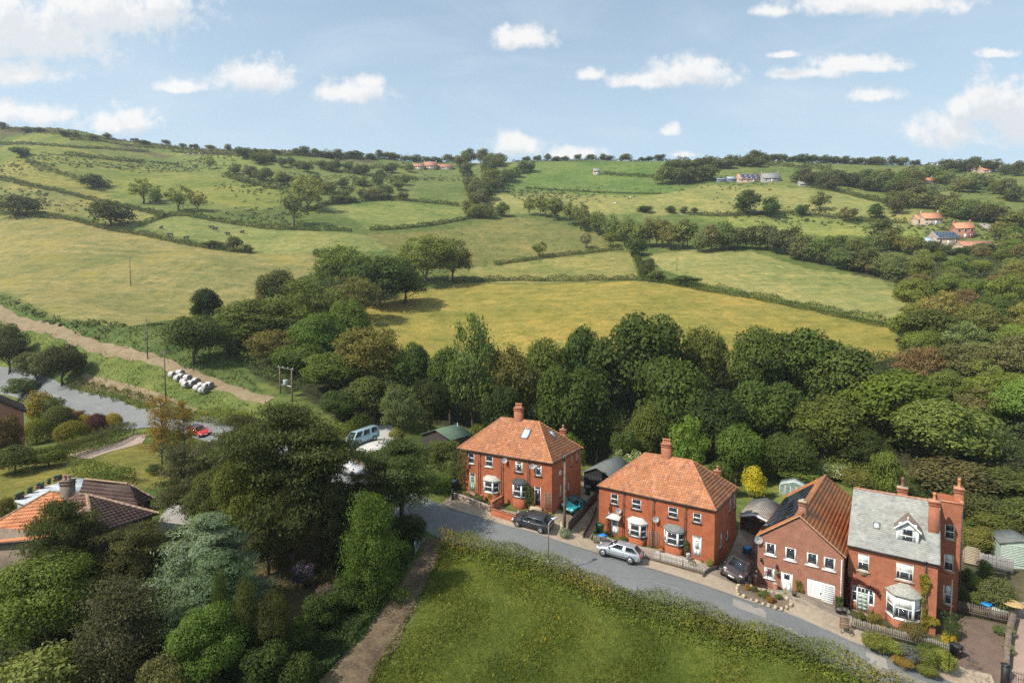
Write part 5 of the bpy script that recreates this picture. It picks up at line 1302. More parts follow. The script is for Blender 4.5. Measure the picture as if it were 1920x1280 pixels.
        MB().box(-a - 0.012, -a + 0.16, s * w * 0.76 - 0.10, s * w * 0.76 + 0.10, z3 - 0.30, z3 - 0.06).build('tail_light', [TAILL], t)
        d = MB()
        for xx in (x0 - 0.25, (x0 + x3) / 2 - 0.05, x3 + 0.4): d.box(xx - 0.008, xx + 0.008, s * w * 1.0 - 0.012, s * w * 1.0 + 0.006, 0.38, belt - 0.08)
        d.box(-wb / 2 + 0.4, wb / 2 - 0.4, s * w - 0.02, s * w + 0.012, 0.40, 0.45)
        tag(d.build('door_seam', [TRIM], t), kind='stuff')
        for sx in (1, -1):
            x = sx * wb / 2 + 0.05; n = 18
            y = s * (w - 0.06)
            ring_ = lambda r_, yy: [(x + r_ * math.cos(2 * math.pi * k / n), yy, wr + r_ * math.sin(2 * math.pi * k / n)) for k in range(n)]
            MB().loft([ring_(wr * 1.16, y + s * 0.05), ring_(wr * 1.16, y + s * 0.068)]).build('wheel_arch', [TRIM], t)
            wh = MB().loft([ring_(wr * 0.9, y - s * 0.12), ring_(wr, y - s * 0.1), ring_(wr, y + s * 0.07), ring_(wr * 0.92, y + s * 0.09), ring_(wr * 0.70, y + s * 0.085)]).build('wheel', [RUBBER], t, False)
            rm = MB().loft([ring_(wr * 0.68, y + s * 0.07), ring_(wr * 0.66, y + s * 0.094), ring_(wr * 0.2, y + s * 0.085), ring_(wr * 0.05, y + s * 0.098)])
            for k in range(5):
                an = 2 * math.pi * k / 5
                rm.tube([(x + 0.05 * math.cos(an), y + s * 0.10, wr + 0.05 * math.sin(an)), (x + wr * 0.62 * math.cos(an), y + s * 0.10, wr + wr * 0.62 * math.sin(an))], 0.026, 4)
            rm.build('rim', [RIM], wh)
    MB().box(a - 0.05, a + 0.012, -0.55, 0.55, 0.30, 0.46).build('grille', [TRIM], t)
    MB().box(a - 0.04, a + 0.022, -0.26, 0.26, 0.40, 0.51).build('number_plate', [PLATE_W], t)
    MB().box(-a - 0.02, -a + 0.05, -0.26, 0.26, 0.62, 0.73).build('number_plate', [PLATE_Y], t)
    MB().box(-a - 0.012, -a + 0.1, -w * 0.72, w * 0.72, 0.32, 0.46).build('rear_bumper', [TRIM], t)
    if roof:
        MB().add([(x1 - 0.02, w * ti * 0.95, z1 + 0.02), (x1, 0, z1 + 0.055), (x1 - 0.02, -w * ti * 0.95, z1 + 0.02), (x2 + 0.02, -w * ti * 0.93, z2 + 0.02), (x2, 0, z2 + 0.055), (x2 + 0.02, w * ti * 0.93, z2 + 0.02)], [(0, 1, 4, 5), (1, 2, 3, 4)]).build('roof_panel', [roof], t)
    return t
HATCH = ((1.02, 0.95), (0.25, 1.40), (-1.35, 1.39), (-1.98, 0.98)); MPV = ((1.55, 1.08), (0.85, 1.82), (-2.2, 1.84), (-2.38, 1.08)); VANP = ((1.65, 1.12), (0.95, 1.86), (-2.32, 1.88), (-2.48, 1.10))
def frame_at(x, y, hx, hy, dz=0.0, base=1.2):
    f = Vector((hx, hy, 0)).normalized(); l = Vector((-f.y, f.x, 0))
    g = lambda v: float(H(x + v.x * base, y + v.y * base))
    F = Vector((f.x * 2 * base, f.y * 2 * base, g(f) - g(-f))).normalized(); Lv = Vector((l.x * 2 * base, l.y * 2 * base, g(l) - g(-l))).normalized()
    U = F.cross(Lv).normalized(); Lv = U.cross(F)
    M = Matrix((F, Lv, U)).transposed().to_4x4(); M.translation = (x, y, (g(f) + g(-f)) / 2 + dz)
    return M
def by_wheels(front, rear, W, right=True, dz=0.09):
    """the wheels of one side stand at these two spots of the photograph; the car lies beyond them"""
    f, r_ = gp(*front), gp(*rear); h = (f - r_)[:2]; h /= np.linalg.norm(h); n_ = np.array([-h[1], h[0]])
    c = (f + r_)[:2] / 2; s = 1 if n_[1] > 0 else -1
    c = c + n_ * s * (W / 2 - 0.1)
    return frame_at(c[0], c[1], h[0], h[1], dz)
car('parked_car', 'dark grey hatchback parked on the pavement by the first brick pair', 'car', by_wheels((972, 988.5), (1014.5, 1000.5), 1.76), paint_mat('grey_paint', (0.055, 0.058, 0.066), 0.5), prof=HATCH)
car('parked_car', 'silver hatchback parked in front of the picket fence', 'car', by_wheels((1133, 1044), (1179.6, 1058), 1.76), paint_mat('silver_paint', (0.50, 0.53, 0.56), 0.6, 0.32), prof=HATCH)
b1 = np.array([math.sin(0.544), math.cos(0.544)]); g = gp(1066, 958)
car('parked_car', 'turquoise small car with black soft top, nose out in the drive of the first pair', 'car', frame_at(g[0] + b1[0] * 0.9, g[1] + b1[1] * 0.9, -b1[0], -b1[1], 0.07), paint_mat('turquoise_paint', (0.012, 0.36, 0.36), 0.3), L=3.8, W=1.68, Hh=1.35, prof=((0.75, 0.90), (0.1, 1.30), (-0.9, 1.28), (-1.5, 0.92)), belt=0.9, roof=BLACK, wb=2.35)
b2 = np.array([math.sin(0.636), math.cos(0.636)]); g = gp(1364, 1091)
car('parked_van', 'brown people carrier parked nose out between the second pair and the gabled house', 'van', frame_at(g[0] + b2[0] * 2.25, g[1] + b2[1] * 2.25, -b2[0] + 0.08, -b2[1], 0.07), paint_mat('brown_paint', (0.10, 0.072, 0.066), 0.5), L=4.9, W=1.92, Hh=1.92, prof=VANP, belt=1.08, hood=0.95, wb=3.0, wr=0.33)
car('parked_van', 'light blue minibus with dark rear windows on white concrete', 'van', by_wheels((671.7, 838), (700, 827.5), 1.92), paint_mat('light_blue_paint', (0.36, 0.50, 0.56), 0.35), L=4.9, W=1.92, Hh=1.92, prof=VANP, belt=1.08, hood=0.95, wb=3.0, wr=0.33)
g = gp(388, 808); k = int(np.argmin(np.hypot(*(road_c - g[:2]).T))); tv = road_c[k + 1] - road_c[k - 1]; tv /= np.linalg.norm(tv); g2 = road_c[k] - np.array([tv[1], -tv[0]]) * -1.4
car('moving_car', 'red hatchback with dark roof driving down the upper road', 'car', frame_at(g2[0], g2[1], tv[0], tv[1], 0.07), paint_mat('red_paint', (0.55, 0.02, 0.02), 0.2), prof=HATCH, roof=paint_mat('dark_roof_paint', (0.10, 0.12, 0.15), 0.3))
g = gp(497, 990); car('parked_car', 'dark blue car half hidden under the pines on the gravel yard', 'car', frame_at(g[0], g[1], 0.9, -0.5, 0.07), paint_mat('navy_paint', (0.03, 0.04, 0.06), 0.4), prof=HATCH)
g = gp(468, 1004); car('parked_car', 'pale turquoise car half hidden behind the blue cedar', 'car', frame_at(g[0], g[1], 0.8, 0.6, 0.07), paint_mat('pale_turquoise_paint', (0.30, 0.46, 0.48), 0.3), prof=HATCH)
# car under a fitted cover
g = gp(655, 886); t = thing('covered_car', 'car under a silver grey fitted cover beside the gravel yard', 'car', (g[0], g[1], g[2] + 0.06), R(-28))
st = []
for x, wd, zt in ((-2.15, 0.55, 0.45), (-2.1, 0.72, 0.72), (-1.8, 0.84, 0.95), (-1.3, 0.87, 1.25), (-0.6, 0.86, 1.38), (0.2, 0.86, 1.36), (0.8, 0.87, 1.08), (1.3, 0.86, 0.90), (1.9, 0.80, 0.78), (2.1, 0.66, 0.58), (2.15, 0.5, 0.4)):
    st.append([(x, wd * c_ * (1 + 0.02 * math.sin(9 * x + 3 * a_)), 0.04 + (zt - 0.04) * s_) for a_ in np.linspace(0, math.pi, 13) for c_, s_ in ((math.copysign(abs(math.cos(a_)) ** 0.6, math.cos(a_)), abs(math.sin(a_)) ** 0.55),)])
cv = MB().loft(st).build('cover', [plain('silver_cover', (0.46, 0.45, 0.46), 0.55, 0.08, 2.0, bump=0.4, bscale=5)], t, True)
for sx in (-1.3, 1.3):
    for sy in (-0.78, 0.78):
        n = 14; MB().loft([[(sx + r_ * math.cos(2 * math.pi * k / n), sy + dy, 0.29 + r_ * math.sin(2 * math.pi * k / n)) for k in range(n)] for r_, dy in ((0.29, -0.09), (0.29, 0.09))]).build('wheel', [RUBBER], t)

# ------------------------------------------------------------------ bales, poles, lamp
BALE = plain('bale_wrap', (0.46, 0.43, 0.41), 0.55, 0.22, 3.0, bump=0.5, bscale=12); BEND = plain('bale_end', (0.20, 0.165, 0.13), 0.9, 0.35, 8.0)
n = 20
bm_ = MB().loft([[(x, r_ * math.cos(2 * math.pi * k / n), 0.62 + r_ * math.sin(2 * math.pi * k / n)) for k in range(n)] for x, r_ in ((-0.62, 0.54), (-0.60, 0.60), (-0.3, 0.625), (0.3, 0.62), (0.60, 0.60), (0.62, 0.54))])
proto_b = thing('hay_bale', 'grey wrapped round bale in the long stack on the verge', 'bale', group='wrapped round bales beside the track')
bm_.build('wrap', [BALE], proto_b, True)
for s in (-1, 1): MB().loft([[(s * (0.621 + d_), r_ * math.cos(2 * math.pi * k / n), 0.62 + r_ * math.sin(2 * math.pi * k / n)) for k in range(n)] for r_, d_ in ((0.54, 0.0), (0.4, 0.02), (0.1, 0.012))]).build('bale_end', [BEND], proto_b)
ORDN = 'first second third fourth fifth sixth seventh eighth ninth tenth eleventh twelfth thirteenth fourteenth'.split()
BL_ = [(324, 705), (334, 712), (338, 702), (341, 709), (346, 719), (352, 711), (349, 724), (359, 722), (368, 717), (371, 731), (378, 726), (386, 728), (393, 725), (381, 735)]
for k, q in enumerate(BL_):
    o = proto_b if k == 0 else copy_tree(proto_b)
    o['label'] = f'grey wrapped round bale, {ORDN[sorted(BL_).index(q)]} from the left of the stack on the verge'
    g = gp(q[0], q[1] + 3); o.location = (g[0], g[1], g[2] + 0.02); o.rotation_euler = (0, 0, R(-22) + random.uniform(-0.2, 0.2))
def pole(name, label, px, base, top, arm=1.4, r=0.13, extra=None):
    g = gp(px, base); h = (base - top) * g[1] / 1000.0
    t = thing(name, label, 'pole', tuple(g)); MB().tube([(0, 0, -0.5), (0, 0, h)], [r, r * 0.72], 10).build('post', [WOOD_POLE], t, True)
    if arm:
        MB().box(-arm / 2, arm / 2, -0.05, 0.05, h - 0.45, h - 0.33).build('crossarm', [WOOD_POLE], t)
        for x in (-arm / 2 + 0.08, 0, arm / 2 - 0.08): MB().lathe([(0.03, 0), (0.06, 0.05), (0.05, 0.1), (0.06, 0.15), (0.02, 0.2)], 8, 0, (x, 0, h - 0.33)).build('insulator', [plain('porcelain', (0.35, 0.3, 0.28), 0.3)], t, True)
    return t, g, h
pole('power_pole', 'wooden pole alone in the yellow meadow', 245, 536, 481); pole('power_pole', 'wooden pole standing by the farm track', 277, 674, 597); pole('power_pole', 'tall wooden pole beside the bales', 311, 757, 656)
pole('power_pole', 'wooden pole by the hedge under the pale broad tree', 794, 522, 486); pole('power_pole', 'small pole on the big field, nearer one', 932, 482, 465, 1.2); pole('power_pole', 'small pole on the big field, farther one', 867, 441, 425, 1.2); pole('power_pole', 'thin pole in the pale field with white flowers', 1269, 507, 484, 1.0)
t, g, h = pole('telephone_pole', 'weathered pole beside the turquoise car', 1058.6, 994, 848, 0, 0.15)
MB().box(-0.22, 0.0, -0.16, 0.16, h - 0.55, h - 0.1).build('junction_box', [BLACK], t)
ga_, gb_ = gp(525.5, 738), gp(548, 752)
t = thing('transformer_pole', 'twin wooden poles carrying a grey transformer at the track end', 'pole', tuple((ga_ + gb_) / 2)); dv = (gb_ - ga_) / 2; hh = 62 * ga_[1] / 1000.0 * 0.9
for s in (-1, 1):
    MB().tube([tuple(dv * s + [0, 0, -1.5]), (*(dv[:2] * s), hh)], [0.14, 0.11], 10).build('post', [WOOD_POLE], t, True)
ud = Vector((dv[0], dv[1], 0)); 
MB().tube([tuple(-ud * 1.35 + Vector((0, 0, hh - 0.2))), tuple(ud * 1.35 + Vector((0, 0, hh - 0.2)))], 0.07, 6).build('crossarm', [WOOD_POLE], t)
MB().tube([tuple(-ud + Vector((0, 0, hh * 0.40))), tuple(ud + Vector((0, 0, hh * 0.40)))], 0.06, 6).build('platform', [STEEL], t)
MB().lathe([(0.42, 0), (0.45, 0.06), (0.45, 0.85), (0.40, 0.95), (0.1, 1.0)], 14, 0, (0, 0, hh * 0.40 + 0.05)).build('transformer', [plain('grey_tank', (0.36, 0.37, 0.37), 0.5)], t, True)
for f in (-1.2, -0.4, 0.4, 1.2): MB().lathe([(0.05, 0), (0.09, 0.08), (0.09, 0.2), (0.03, 0.26)], 8, 0, tuple(ud * f + Vector((0, 0, hh - 0.14)))).build('insulator', [plain('white_porcelain', (0.6, 0.6, 0.58), 0.3)], t, True)
# street lamp on the meadow side of the road
ln = fe + nr * (RV[:, None] + 0.5); pxs = 960 + 1000 * ln[:, 0] / (ln[:, 1] * math.cos(PITCH) - (H(ln[:, 0], ln[:, 1]) - CAMZ) * math.sin(PITCH))
lx, ly = np.interp(1029, pxs, ln[:, 0]), np.interp(1029, pxs, ln[:, 1]); lz = float(H(lx, ly)); tz = pt(1031, 980, ly)[2] - lz
t = thing('street_lamp', 'grey steel street lamp rising from the roadside hedge', 'street lamp', (lx, ly, lz))
MB().tube([(0, 0, -0.3), (0, 0, 0.9)], 0.085, 10).tube([(0, 0, 0.9), (0, 0, tz - 0.35), (0.04, 0.07, tz - 0.12), (0.2, 0.3, tz + 0.02), (0.45, 0.62, tz + 0.08)], 0.05, 8).build('post', [STEEL], t, True)
MB().loft([[(0.36 + x * 0.6, 0.5 + x * 0.8, tz + 0.08 + z) for x, z in ()] or [(0.4 + s_ * 0.35 - 0.8 * y_, 0.55 + s_ * 0.47 + 0.6 * y_, tz + 0.06 + z_) for y_, z_ in ((-w_, 0), (-w_ * 0.8, 0.09), (w_ * 0.8, 0.09), (w_, 0), (w_ * 0.7, -0.05), (-w_ * 0.7, -0.05))] for s_, w_ in ((0, 0.05), (0.2, 0.13), (0.8, 0.15), (1.0, 0.07))]).build('lamp_head', [plain('lamp_grey', (0.5, 0.52, 0.53), 0.4)], t, True)

# ------------------------------------------------------------------ fences, walls, gates
def picket_fence(label, line, h=0.95, gap=0.135, w=0.075, mat=WOOD_GREY, name='picket_fence', pointed=True, dz=0.0, rails=(0.25, 0.7), part='picket', d=0.022):
    p = smooth_path([gp(*q)[:2] for q in line], 0.3); dd = np.concatenate([[0], np.cumsum(np.linalg.norm(np.diff(p, axis=0), axis=1))])
    c = p[len(p) // 2]; o3 = np.array([c[0], c[1], float(H(*c))]); t = thing(name, label, 'fence', tuple(o3))
    V = [(-w / 2, -d, 0), (w / 2, -d, 0), (w / 2, -d, h - (w * 0.6 if pointed else 0)), (0, -d, h), (-w / 2, -d, h - (w * 0.6 if pointed else 0))]
    V += [(x, d * 0.2, z) for x, _, z in V]
    me = mesh_np(part, V, [(0, 1, 2, 3, 4), (9, 8, 7, 6, 5), (0, 5, 6, 1), (1, 6, 7, 2), (2, 7, 8, 3), (3, 8, 9, 4), (4, 9, 5, 0)], mat)
    n = int(dd[-1] / gap)
    for i in range(n + 1):
        s = i * gap; x, y = np.interp(s, dd, p[:, 0]), np.interp(s, dd, p[:, 1]); x2, y2 = np.interp(s + 0.1, dd, p[:, 0]), np.interp(s + 0.1, dd, p[:, 1])
        if s + 0.1 > dd[-1]: x2, y2 = x + (p[-1] - p[-3])[0], y + (p[-1] - p[-3])[1]
        o = link(bpy.data.objects.new(part, me), t, (x - o3[0], y - o3[1], float(H(x, y)) + 0.06 + dz - o3[2]), (random.gauss(0, 0.012), random.gauss(0, 0.015), math.atan2(y2 - y, x2 - x)))
        o.scale.z = random.uniform(0.96, 1.04)
    for z in rails:
        m = MB(); q = p[::3] if len(p) > 6 else p
        m.tube([(a[0] - o3[0], a[1] - o3[1], float(H(*a)) + z + 0.06 + dz - o3[2]) for a in q], 0.035, 5); m.build('rail', [mat], t)
    for s in np.arange(0, dd[-1] + 0.1, 2.0):
        x, y = np.interp(s, dd, p[:, 0]), np.interp(s, dd, p[:, 1])
        zz = float(H(x, y)) + dz - o3[2]; MB().box(x - o3[0] - 0.045, x - o3[0] + 0.045, y - o3[1] + 0.05, y - o3[1] + 0.14, zz - 0.3, zz + h * 1.02).build('fence_post', [mat], t)
    return t
picket_fence('long weathered picket fence in front of the second brick pair', [(1199, 1046), (1240, 1057), (1280, 1068), (1317, 1079)])
picket_fence('short weathered picket fence beside the blue box', [(1114, 1019), (1124, 1021), (1135, 1022)], 0.85)
picket_fence('grey picket fence before the large white bay window', [(1597, 1177), (1625, 1187), (1660, 1196), (1710, 1209), (1760, 1222), (1786, 1230)], 0.9)
picket_fence('dark picket fence across the top of the block paved drive', [(1799, 1150), (1830, 1157), (1862, 1164), (1893, 1171)], 1.1, mat=plain('brown_picket', (0.13, 0.10, 0.08), 0.9, 0.3))
picket_fence('dark brown board fence beside the turquoise car', [(1066, 1001), (1085, 978), (1104, 955), (1120, 938)], 1.15, 0.16, 0.15, plain('brown_board', (0.055, 0.04, 0.032), 0.9, 0.3), 'board_fence', False, part='board')
picket_fence('low brown board fence on the far side of the dirt drive', [(1094, 1009), (1104, 990), (1114, 968), (1119, 955)], 0.5, 0.3, 0.29, plain('brown_board', (0.055, 0.04, 0.032)), 'board_fence', False, rails=(0.3,), part='board')
picket_fence('grey board fence behind the walled garden', [(1838, 1064), (1865, 1070), (1900, 1079)], 1.5, 0.16, 0.15, plain('grey_board', (0.20, 0.19, 0.18), 0.9, 0.3), 'board_fence', False, rails=(0.4, 1.2), part='board')
# arched slatted panel behind the rear wing
ga_, gb_ = gp(1806, 1056), gp(1839, 1064); t = thing('arched_fence_panel', 'pale arched slatted fence panel behind the rear wing', 'fence', tuple(ga_)); dv = gb_ - ga_; Lp = float(np.linalg.norm(dv[:2])); an = math.atan2(dv[1], dv[0]); t.rotation_euler.z = an
PALEW = plain('pale_slat', (0.40, 0.32, 0.22), 0.85, 0.2, 7)
for k in range(11):
    z = 0.12 + k * 0.165; f = max(0.0, (k - 7) / 4.0); cut = (1 - math.sqrt(max(0, 1 - f * f))) * Lp / 2 * 0.9
    MB().box(cut, Lp - cut, -0.02 + 0.012 * (k % 2), 0.01 + 0.012 * (k % 2), z, z + 0.145).build('slat', [PALEW], t)
for x in (0, Lp): MB().box(x - 0.05, x + 0.05, -0.06, 0.06, -0.4, 1.45).build('fence_post', [WOOD_GREY], t)
def low_wall(label, line, h, mat, w=0.24, cope=None, name='garden_wall', dz=0.0, rail=None, step=0.5):
    p = smooth_path([gp(*q)[:2] for q in line], step); c = p[len(p) // 2]; o3 = np.array([c[0], c[1], float(H(*c))]); t = thing(name, label, 'wall', tuple(o3))
    tt = np.gradient(p, axis=0); tt /= np.linalg.norm(tt, axis=1)[:, None]; nn = np.stack([-tt[:, 1], tt[:, 0]], 1)
    def sweep(hw, z0, z1):
        rings = []
        for a, b in zip(p, nn):
            z = float(H(*a)) + dz - o3[2]; l_, r_ = a + b * hw - o3[:2], a - b * hw - o3[:2]
            rings.append([(l_[0], l_[1], z + z0), (r_[0], r_[1], z + z0), (r_[0], r_[1], z + z1), (l_[0], l_[1], z + z1)])
        return MB().loft(rings)
    sweep(w / 2, -0.6, h).build('wall_face', [mat], t)
    if cope: sweep(w / 2 + 0.05, h + 0.002, h + 0.08).build('coping', [cope], t)
    if rail:
        dd = np.concatenate([[0], np.cumsum(np.linalg.norm(np.diff(p, axis=0), axis=1))])
        me = mesh_np('railing_bar', *(lambda m: (m.V, m.F))(MB().tube([(0, 0, 0), (0, 0, rail)], 0.014, 5).lathe([(0.02, 0), (0.03, 0.04), (0.002, 0.1)], 6, 0, (0, 0, rail))), IRON)
        for s in np.arange(0.05, dd[-1], 0.14):
            x, y = np.interp(s, dd, p[:, 0]), np.interp(s, dd, p[:, 1]); link(bpy.data.objects.new('railing_bar', me), t, (x - o3[0], y - o3[1], float(H(x, y)) + dz + h - o3[2]))
        m = MB()
        for zz in (0.12, rail - 0.06): m.tube([(a[0] - o3[0], a[1] - o3[1], float(H(*a)) + dz + h + zz - o3[2]) for a in p], 0.018, 5)
        tag(m.build('railing_rail', [IRON], t), kind='stuff')
    return t
PINKSTONE = plain('pink_coping_stone', (0.46, 0.34, 0.29), 0.9, 0.2, 6)
low_wall('low brick wall topped with black railings under the black bay roof', [(922, 966), (944, 973), (966, 980), (990, 988), (1008, 994)], 0.62, BRICK_RED, rail=0.55, cope=BRICK_OLD, dz=0.1)
low_wall('low wall with pink coping stones under the green door', [(852, 935), (872, 941), (895, 950), (920, 960)], 0.5, plain('tan_stone_wall', (0.33, 0.24, 0.17), 0.9, 0.3), cope=PINKSTONE, dz=0.1)
low_wall('sloping brick wall dividing the two front gardens of the first pair', [(921, 960), (932, 953), (944, 946)], 0.95, BRICK_RED, cope=BRICK_OLD, dz=0.1)
low_wall('rubble stone wall edging the gravel yard, beside the covered car', [(632, 864), (655, 870), (685, 880)], 0.8, plain('rubble_stone', (0.26, 0.20, 0.15), 0.95, 0.4, 3, bump=0.8, bscale=6), 0.4)
low_wall('mossy garden wall between the two drives at the picture corner', [(1886, 1262), (1888, 1230), (1892, 1195), (1900, 1165)], 0.9, plain('mossy_brick_wall', (0.16, 0.12, 0.09), 0.95, 0.4, 3), 0.35)
low_wall('curved dark retaining edge beside the corner of the second pair', [(1318, 1083), (1326, 1074), (1337, 1068), (1347, 1067)], 0.35, plain('dark_edge', (0.06, 0.05, 0.045), 0.9), 0.12)
# stair and piers beside the gabled house
t = thing('brick_steps', 'brick steps with capped piers climbing the side of the gabled house', 'steps', (29.07, 45.69, Z3), -0.66)
for k in range(9): MB().box(-L3 - 1.25, -L3 - 0.2, 0.2 + k * 0.42, 0.2 + (k + 1) * 0.42, -0.4, 0.18 * (k + 1)).build('step', [plain('worn_step', (0.20, 0.16, 0.13), 0.9, 0.3)], t)
MB().box(-L3 - 1.42, -L3 - 1.26, -0.2, 4.2, -0.4, 0.75).add([(-L3 - 1.42, 0.2, 0.75), (-L3 - 1.26, 0.2, 0.75), (-L3 - 1.26, 4.2, 2.35), (-L3 - 1.42, 4.2, 2.35), (-L3 - 1.42, 4.2, 0.75), (-L3 - 1.26, 4.2, 0.75)], [(0, 1, 2, 3), (0, 3, 4), (1, 5, 2), (3, 2, 5, 4)]).build('stair_wall', [BRICK_BROWN], t)
MB().box(-L3 - 1.3, -L3 + 1.7, -0.75, -0.58, -0.6, 0.5).build('front_wall', [BRICK_BROWN], t)
for x, y, hp in ((-L3 - 1.45, -0.66, 1.25), (-L3 - 0.05, -0.66, 1.15), (-L3 - 1.34, 0.1, 1.5), (-L3 + 1.75, -0.66, 0.95)):
    q = MB().box(x - 0.16, x + 0.16, y - 0.16, y + 0.16, -0.6, hp).build('pier', [BRICK_BROWN], t)
    MB().box(x - 0.2, x + 0.2, y - 0.2, y + 0.2, hp, hp + 0.07).lathe([(0.16, 0), (0.12, 0.05), (0.02, 0.09)], 4, 0, (x, y, hp + 0.07)).build('pier_cap', [PINKSTONE], q)
def bar_gate(label, a, b, h, mat, bars, name='metal_gate', vertical=False, dz=0.1):
    ga_, gb_ = gp(*a), gp(*b); t = thing(name, label, 'gate', tuple(ga_ + [0, 0, dz])); v = Vector(gb_ - ga_); L_ = math.hypot(v.x, v.y); t.rotation_euler.z = math.atan2(v.y, v.x); sl_ = v.z / L_
    bx = lambda x: x * sl_
    for x in (0, L_): MB().tube([(x, 0, bx(x) - 0.3), (x, 0, bx(x) + h)], 0.035, 6).build('stile', [mat], t)
    if vertical:
        for x in np.arange(0.12, L_, 0.13): MB().tube([(x, 0, bx(x) + 0.08), (x, 0, bx(x) + h * (1.0 + 0.08 * math.sin(math.pi * x / L_)))], 0.012, 5).build('bar', [mat], t)
        for z in (0.1, h * 0.9): MB().tube([(0, 0, z), (L_, 0, z + bx(L_))], 0.02, 6).build('rail', [mat], t)
    else:
        for k in range(bars): MB().tube([(0, 0, 0.1 + (h - 0.1) * k / (bars - 1)), (L_, 0, bx(L_) + 0.1 + (h - 0.1) * k / (bars - 1))], 0.022, 6).build('bar', [mat], t)
        MB().tube([(0, 0, 0.1), (L_, 0, bx(L_) + h)], 0.018, 5).build('brace', [mat], t)
    return t
bar_gate('grey metal field gate standing open by the muddy track', (778, 1040), (796, 1019), 1.15, STEEL, 6)
bar_gate('black iron gate of the rose gravel drive', (1891, 1282), (1960, 1302), 1.0, IRON, 0, 'iron_gate', True)
g = gp(1884, 1282); t = thing('gate_post', 'square black gate post at the corner of the block paved drive', 'post', tuple(g)); MB().box(-0.17, 0.17, -0.17, 0.17, -0.3, 1.45).build('post', [plain('black_painted_post', (0.02, 0.02, 0.022), 0.6)], t); MB().box(-0.21, 0.21, -0.21, 0.21, 1.452, 1.53).build('post_cap', [IRON], t)
g = gp(1053, 1000); t = thing('gate_post', 'pale stone gate post beside the weathered telephone pole', 'post', tuple(g)); MB().box(-0.13, 0.13, -0.13, 0.13, -0.3, 1.1).build('post', [STONE], t); MB().lathe([(0.17, 0), (0.17, 0.05), (0.02, 0.13)], 4, 0, (0, 0, 1.1)).build('post_cap', [STONE], t)
g = gp(849, 938); t = thing('gate_post', 'dark wooden post at the upper end of the pink coped wall', 'post', tuple(g)); MB().box(-0.12, 0.12, -0.12, 0.12, -0.3, 1.25).build('post', [WOOD_DARK], t); MB().box(-0.15, 0.15, -0.15, 0.15, 1.252, 1.30).build('post_cap', [WOOD_DARK], t)

# ------------------------------------------------------------------ bins and small things
def wheelie(label, px, base, col, rz=0.6, s=1.0, dz=0.08):
    g = gp(px, base); t = thing('wheelie_bin', label, 'bin', tuple(g + [0, 0, dz]), rz); m_ = plain('bin_' + '_'.join(f'{c:.2f}' for c in col).replace('.', ''), col, 0.5, 0.15)
    rg = lambda z, a, b: [(-a, -b, z), (a, -b, z), (a, b, z), (-a, b, z)]
    MB().loft([rg(0.06, 0.2, 0.24), rg(0.92, 0.28, 0.34), rg(0.96, 0.30, 0.36)]).build('bin_body', [m_], t)
    MB().loft([rg(0.965, 0.31, 0.38), rg(1.0, 0.31, 0.38), rg(1.06, 0.24, 0.30)]).build('lid', [m_], t)
    MB().tube([(-0.26, 0.42, 0.95), (0.26, 0.42, 0.95)], 0.02, 6).build('handle', [m_], t)
    for x in (-0.24, 0.24): MB().loft([[(x + dx, 0.27 + 0.1 * math.cos(2 * math.pi * k / 12), 0.1 + 0.1 * math.sin(2 * math.pi * k / 12)) for k in range(12)] for dx in (-0.025, 0.025)]).build('wheel', [RUBBER], t)
    t.scale = (s, s, s); return t
wheelie('dark green wheelie bin beside the white door canopy', 1124.5, 1001, (0.035, 0.075, 0.03)); b_ = wheelie('black wheelie bin at the edge of the block paved drive', 1792, 1233, (0.022, 0.022, 0.026), 0.3)
MB().box(-0.1, 0.1, -0.335, -0.32, 0.62, 0.72).build('bin_sticker', [plain('pink_sticker', (0.55, 0.38, 0.36), 0.5)], b_)
wheelie('dark blue wheelie bin beside the upper corner of the first pair', 851, 918, (0.03, 0.06, 0.10)); wheelie('dark wheelie bin farther back beside the dark board garage', 1102, 928, (0.06, 0.08, 0.085), 0.2)
def box_bin(label, px, base, col=(0.02, 0.22, 0.55), rz=0.5, dz=0.08, up=0.0):
    g = gp(px, base); t = thing('recycling_box', label, 'box', tuple(g + [0, 0, dz + up]), rz); m_ = plain('blue_plastic', col, 0.45, 0.12)
    rg = lambda z, a, b: [(-a, -b, z), (a, -b, z), (a, b, z), (-a, b, z)]
    MB().loft([rg(0, 0.24, 0.19), rg(0.34, 0.29, 0.23), rg(0.37, 0.31, 0.25)]).build('box_body', [m_], t); MB().loft([rg(0.375, 0.31, 0.25), rg(0.41, 0.3, 0.24), rg(0.45, 0.2, 0.15)]).build('lid', [m_], t); t.scale = (1.25, 1.25, 1.25)
    return t
box_bin('blue recycling box in front of the green wheelie bin', 1129, 1013); box_bin('blue recycling box on the dark stand behind the brown people carrier', 1401, 1052, up=0.9); box_bin('blue recycling box behind the dark picket fence', 1849, 1154, up=0.5)
g = gp(1401, 1052); t = thing('bin_stand', 'dark stand under the blue box behind the brown people carrier', 'stand', tuple(g + [0, 0, 0.05])); MB().box(-0.4, 0.4, -0.3, 0.3, 0.84, 0.9).build('stand_top', [WOOD_DARK], t)
for x in (-0.35, 0.35):
    for y in (-0.25, 0.25): MB().box(x - 0.03, x + 0.03, y - 0.03, y + 0.03, -0.1, 0.84).build('leg', [WOOD_DARK], t)
g = gp(1897, 1160); t = thing('garden_umbrella', 'tan garden umbrella at the end of the dark picket fence', 'umbrella', tuple(g)); MB().tube([(0, 0, 0), (0, 0, 1.75)], 0.025, 6).build('umbrella_pole', [WOOD_GREY], t)
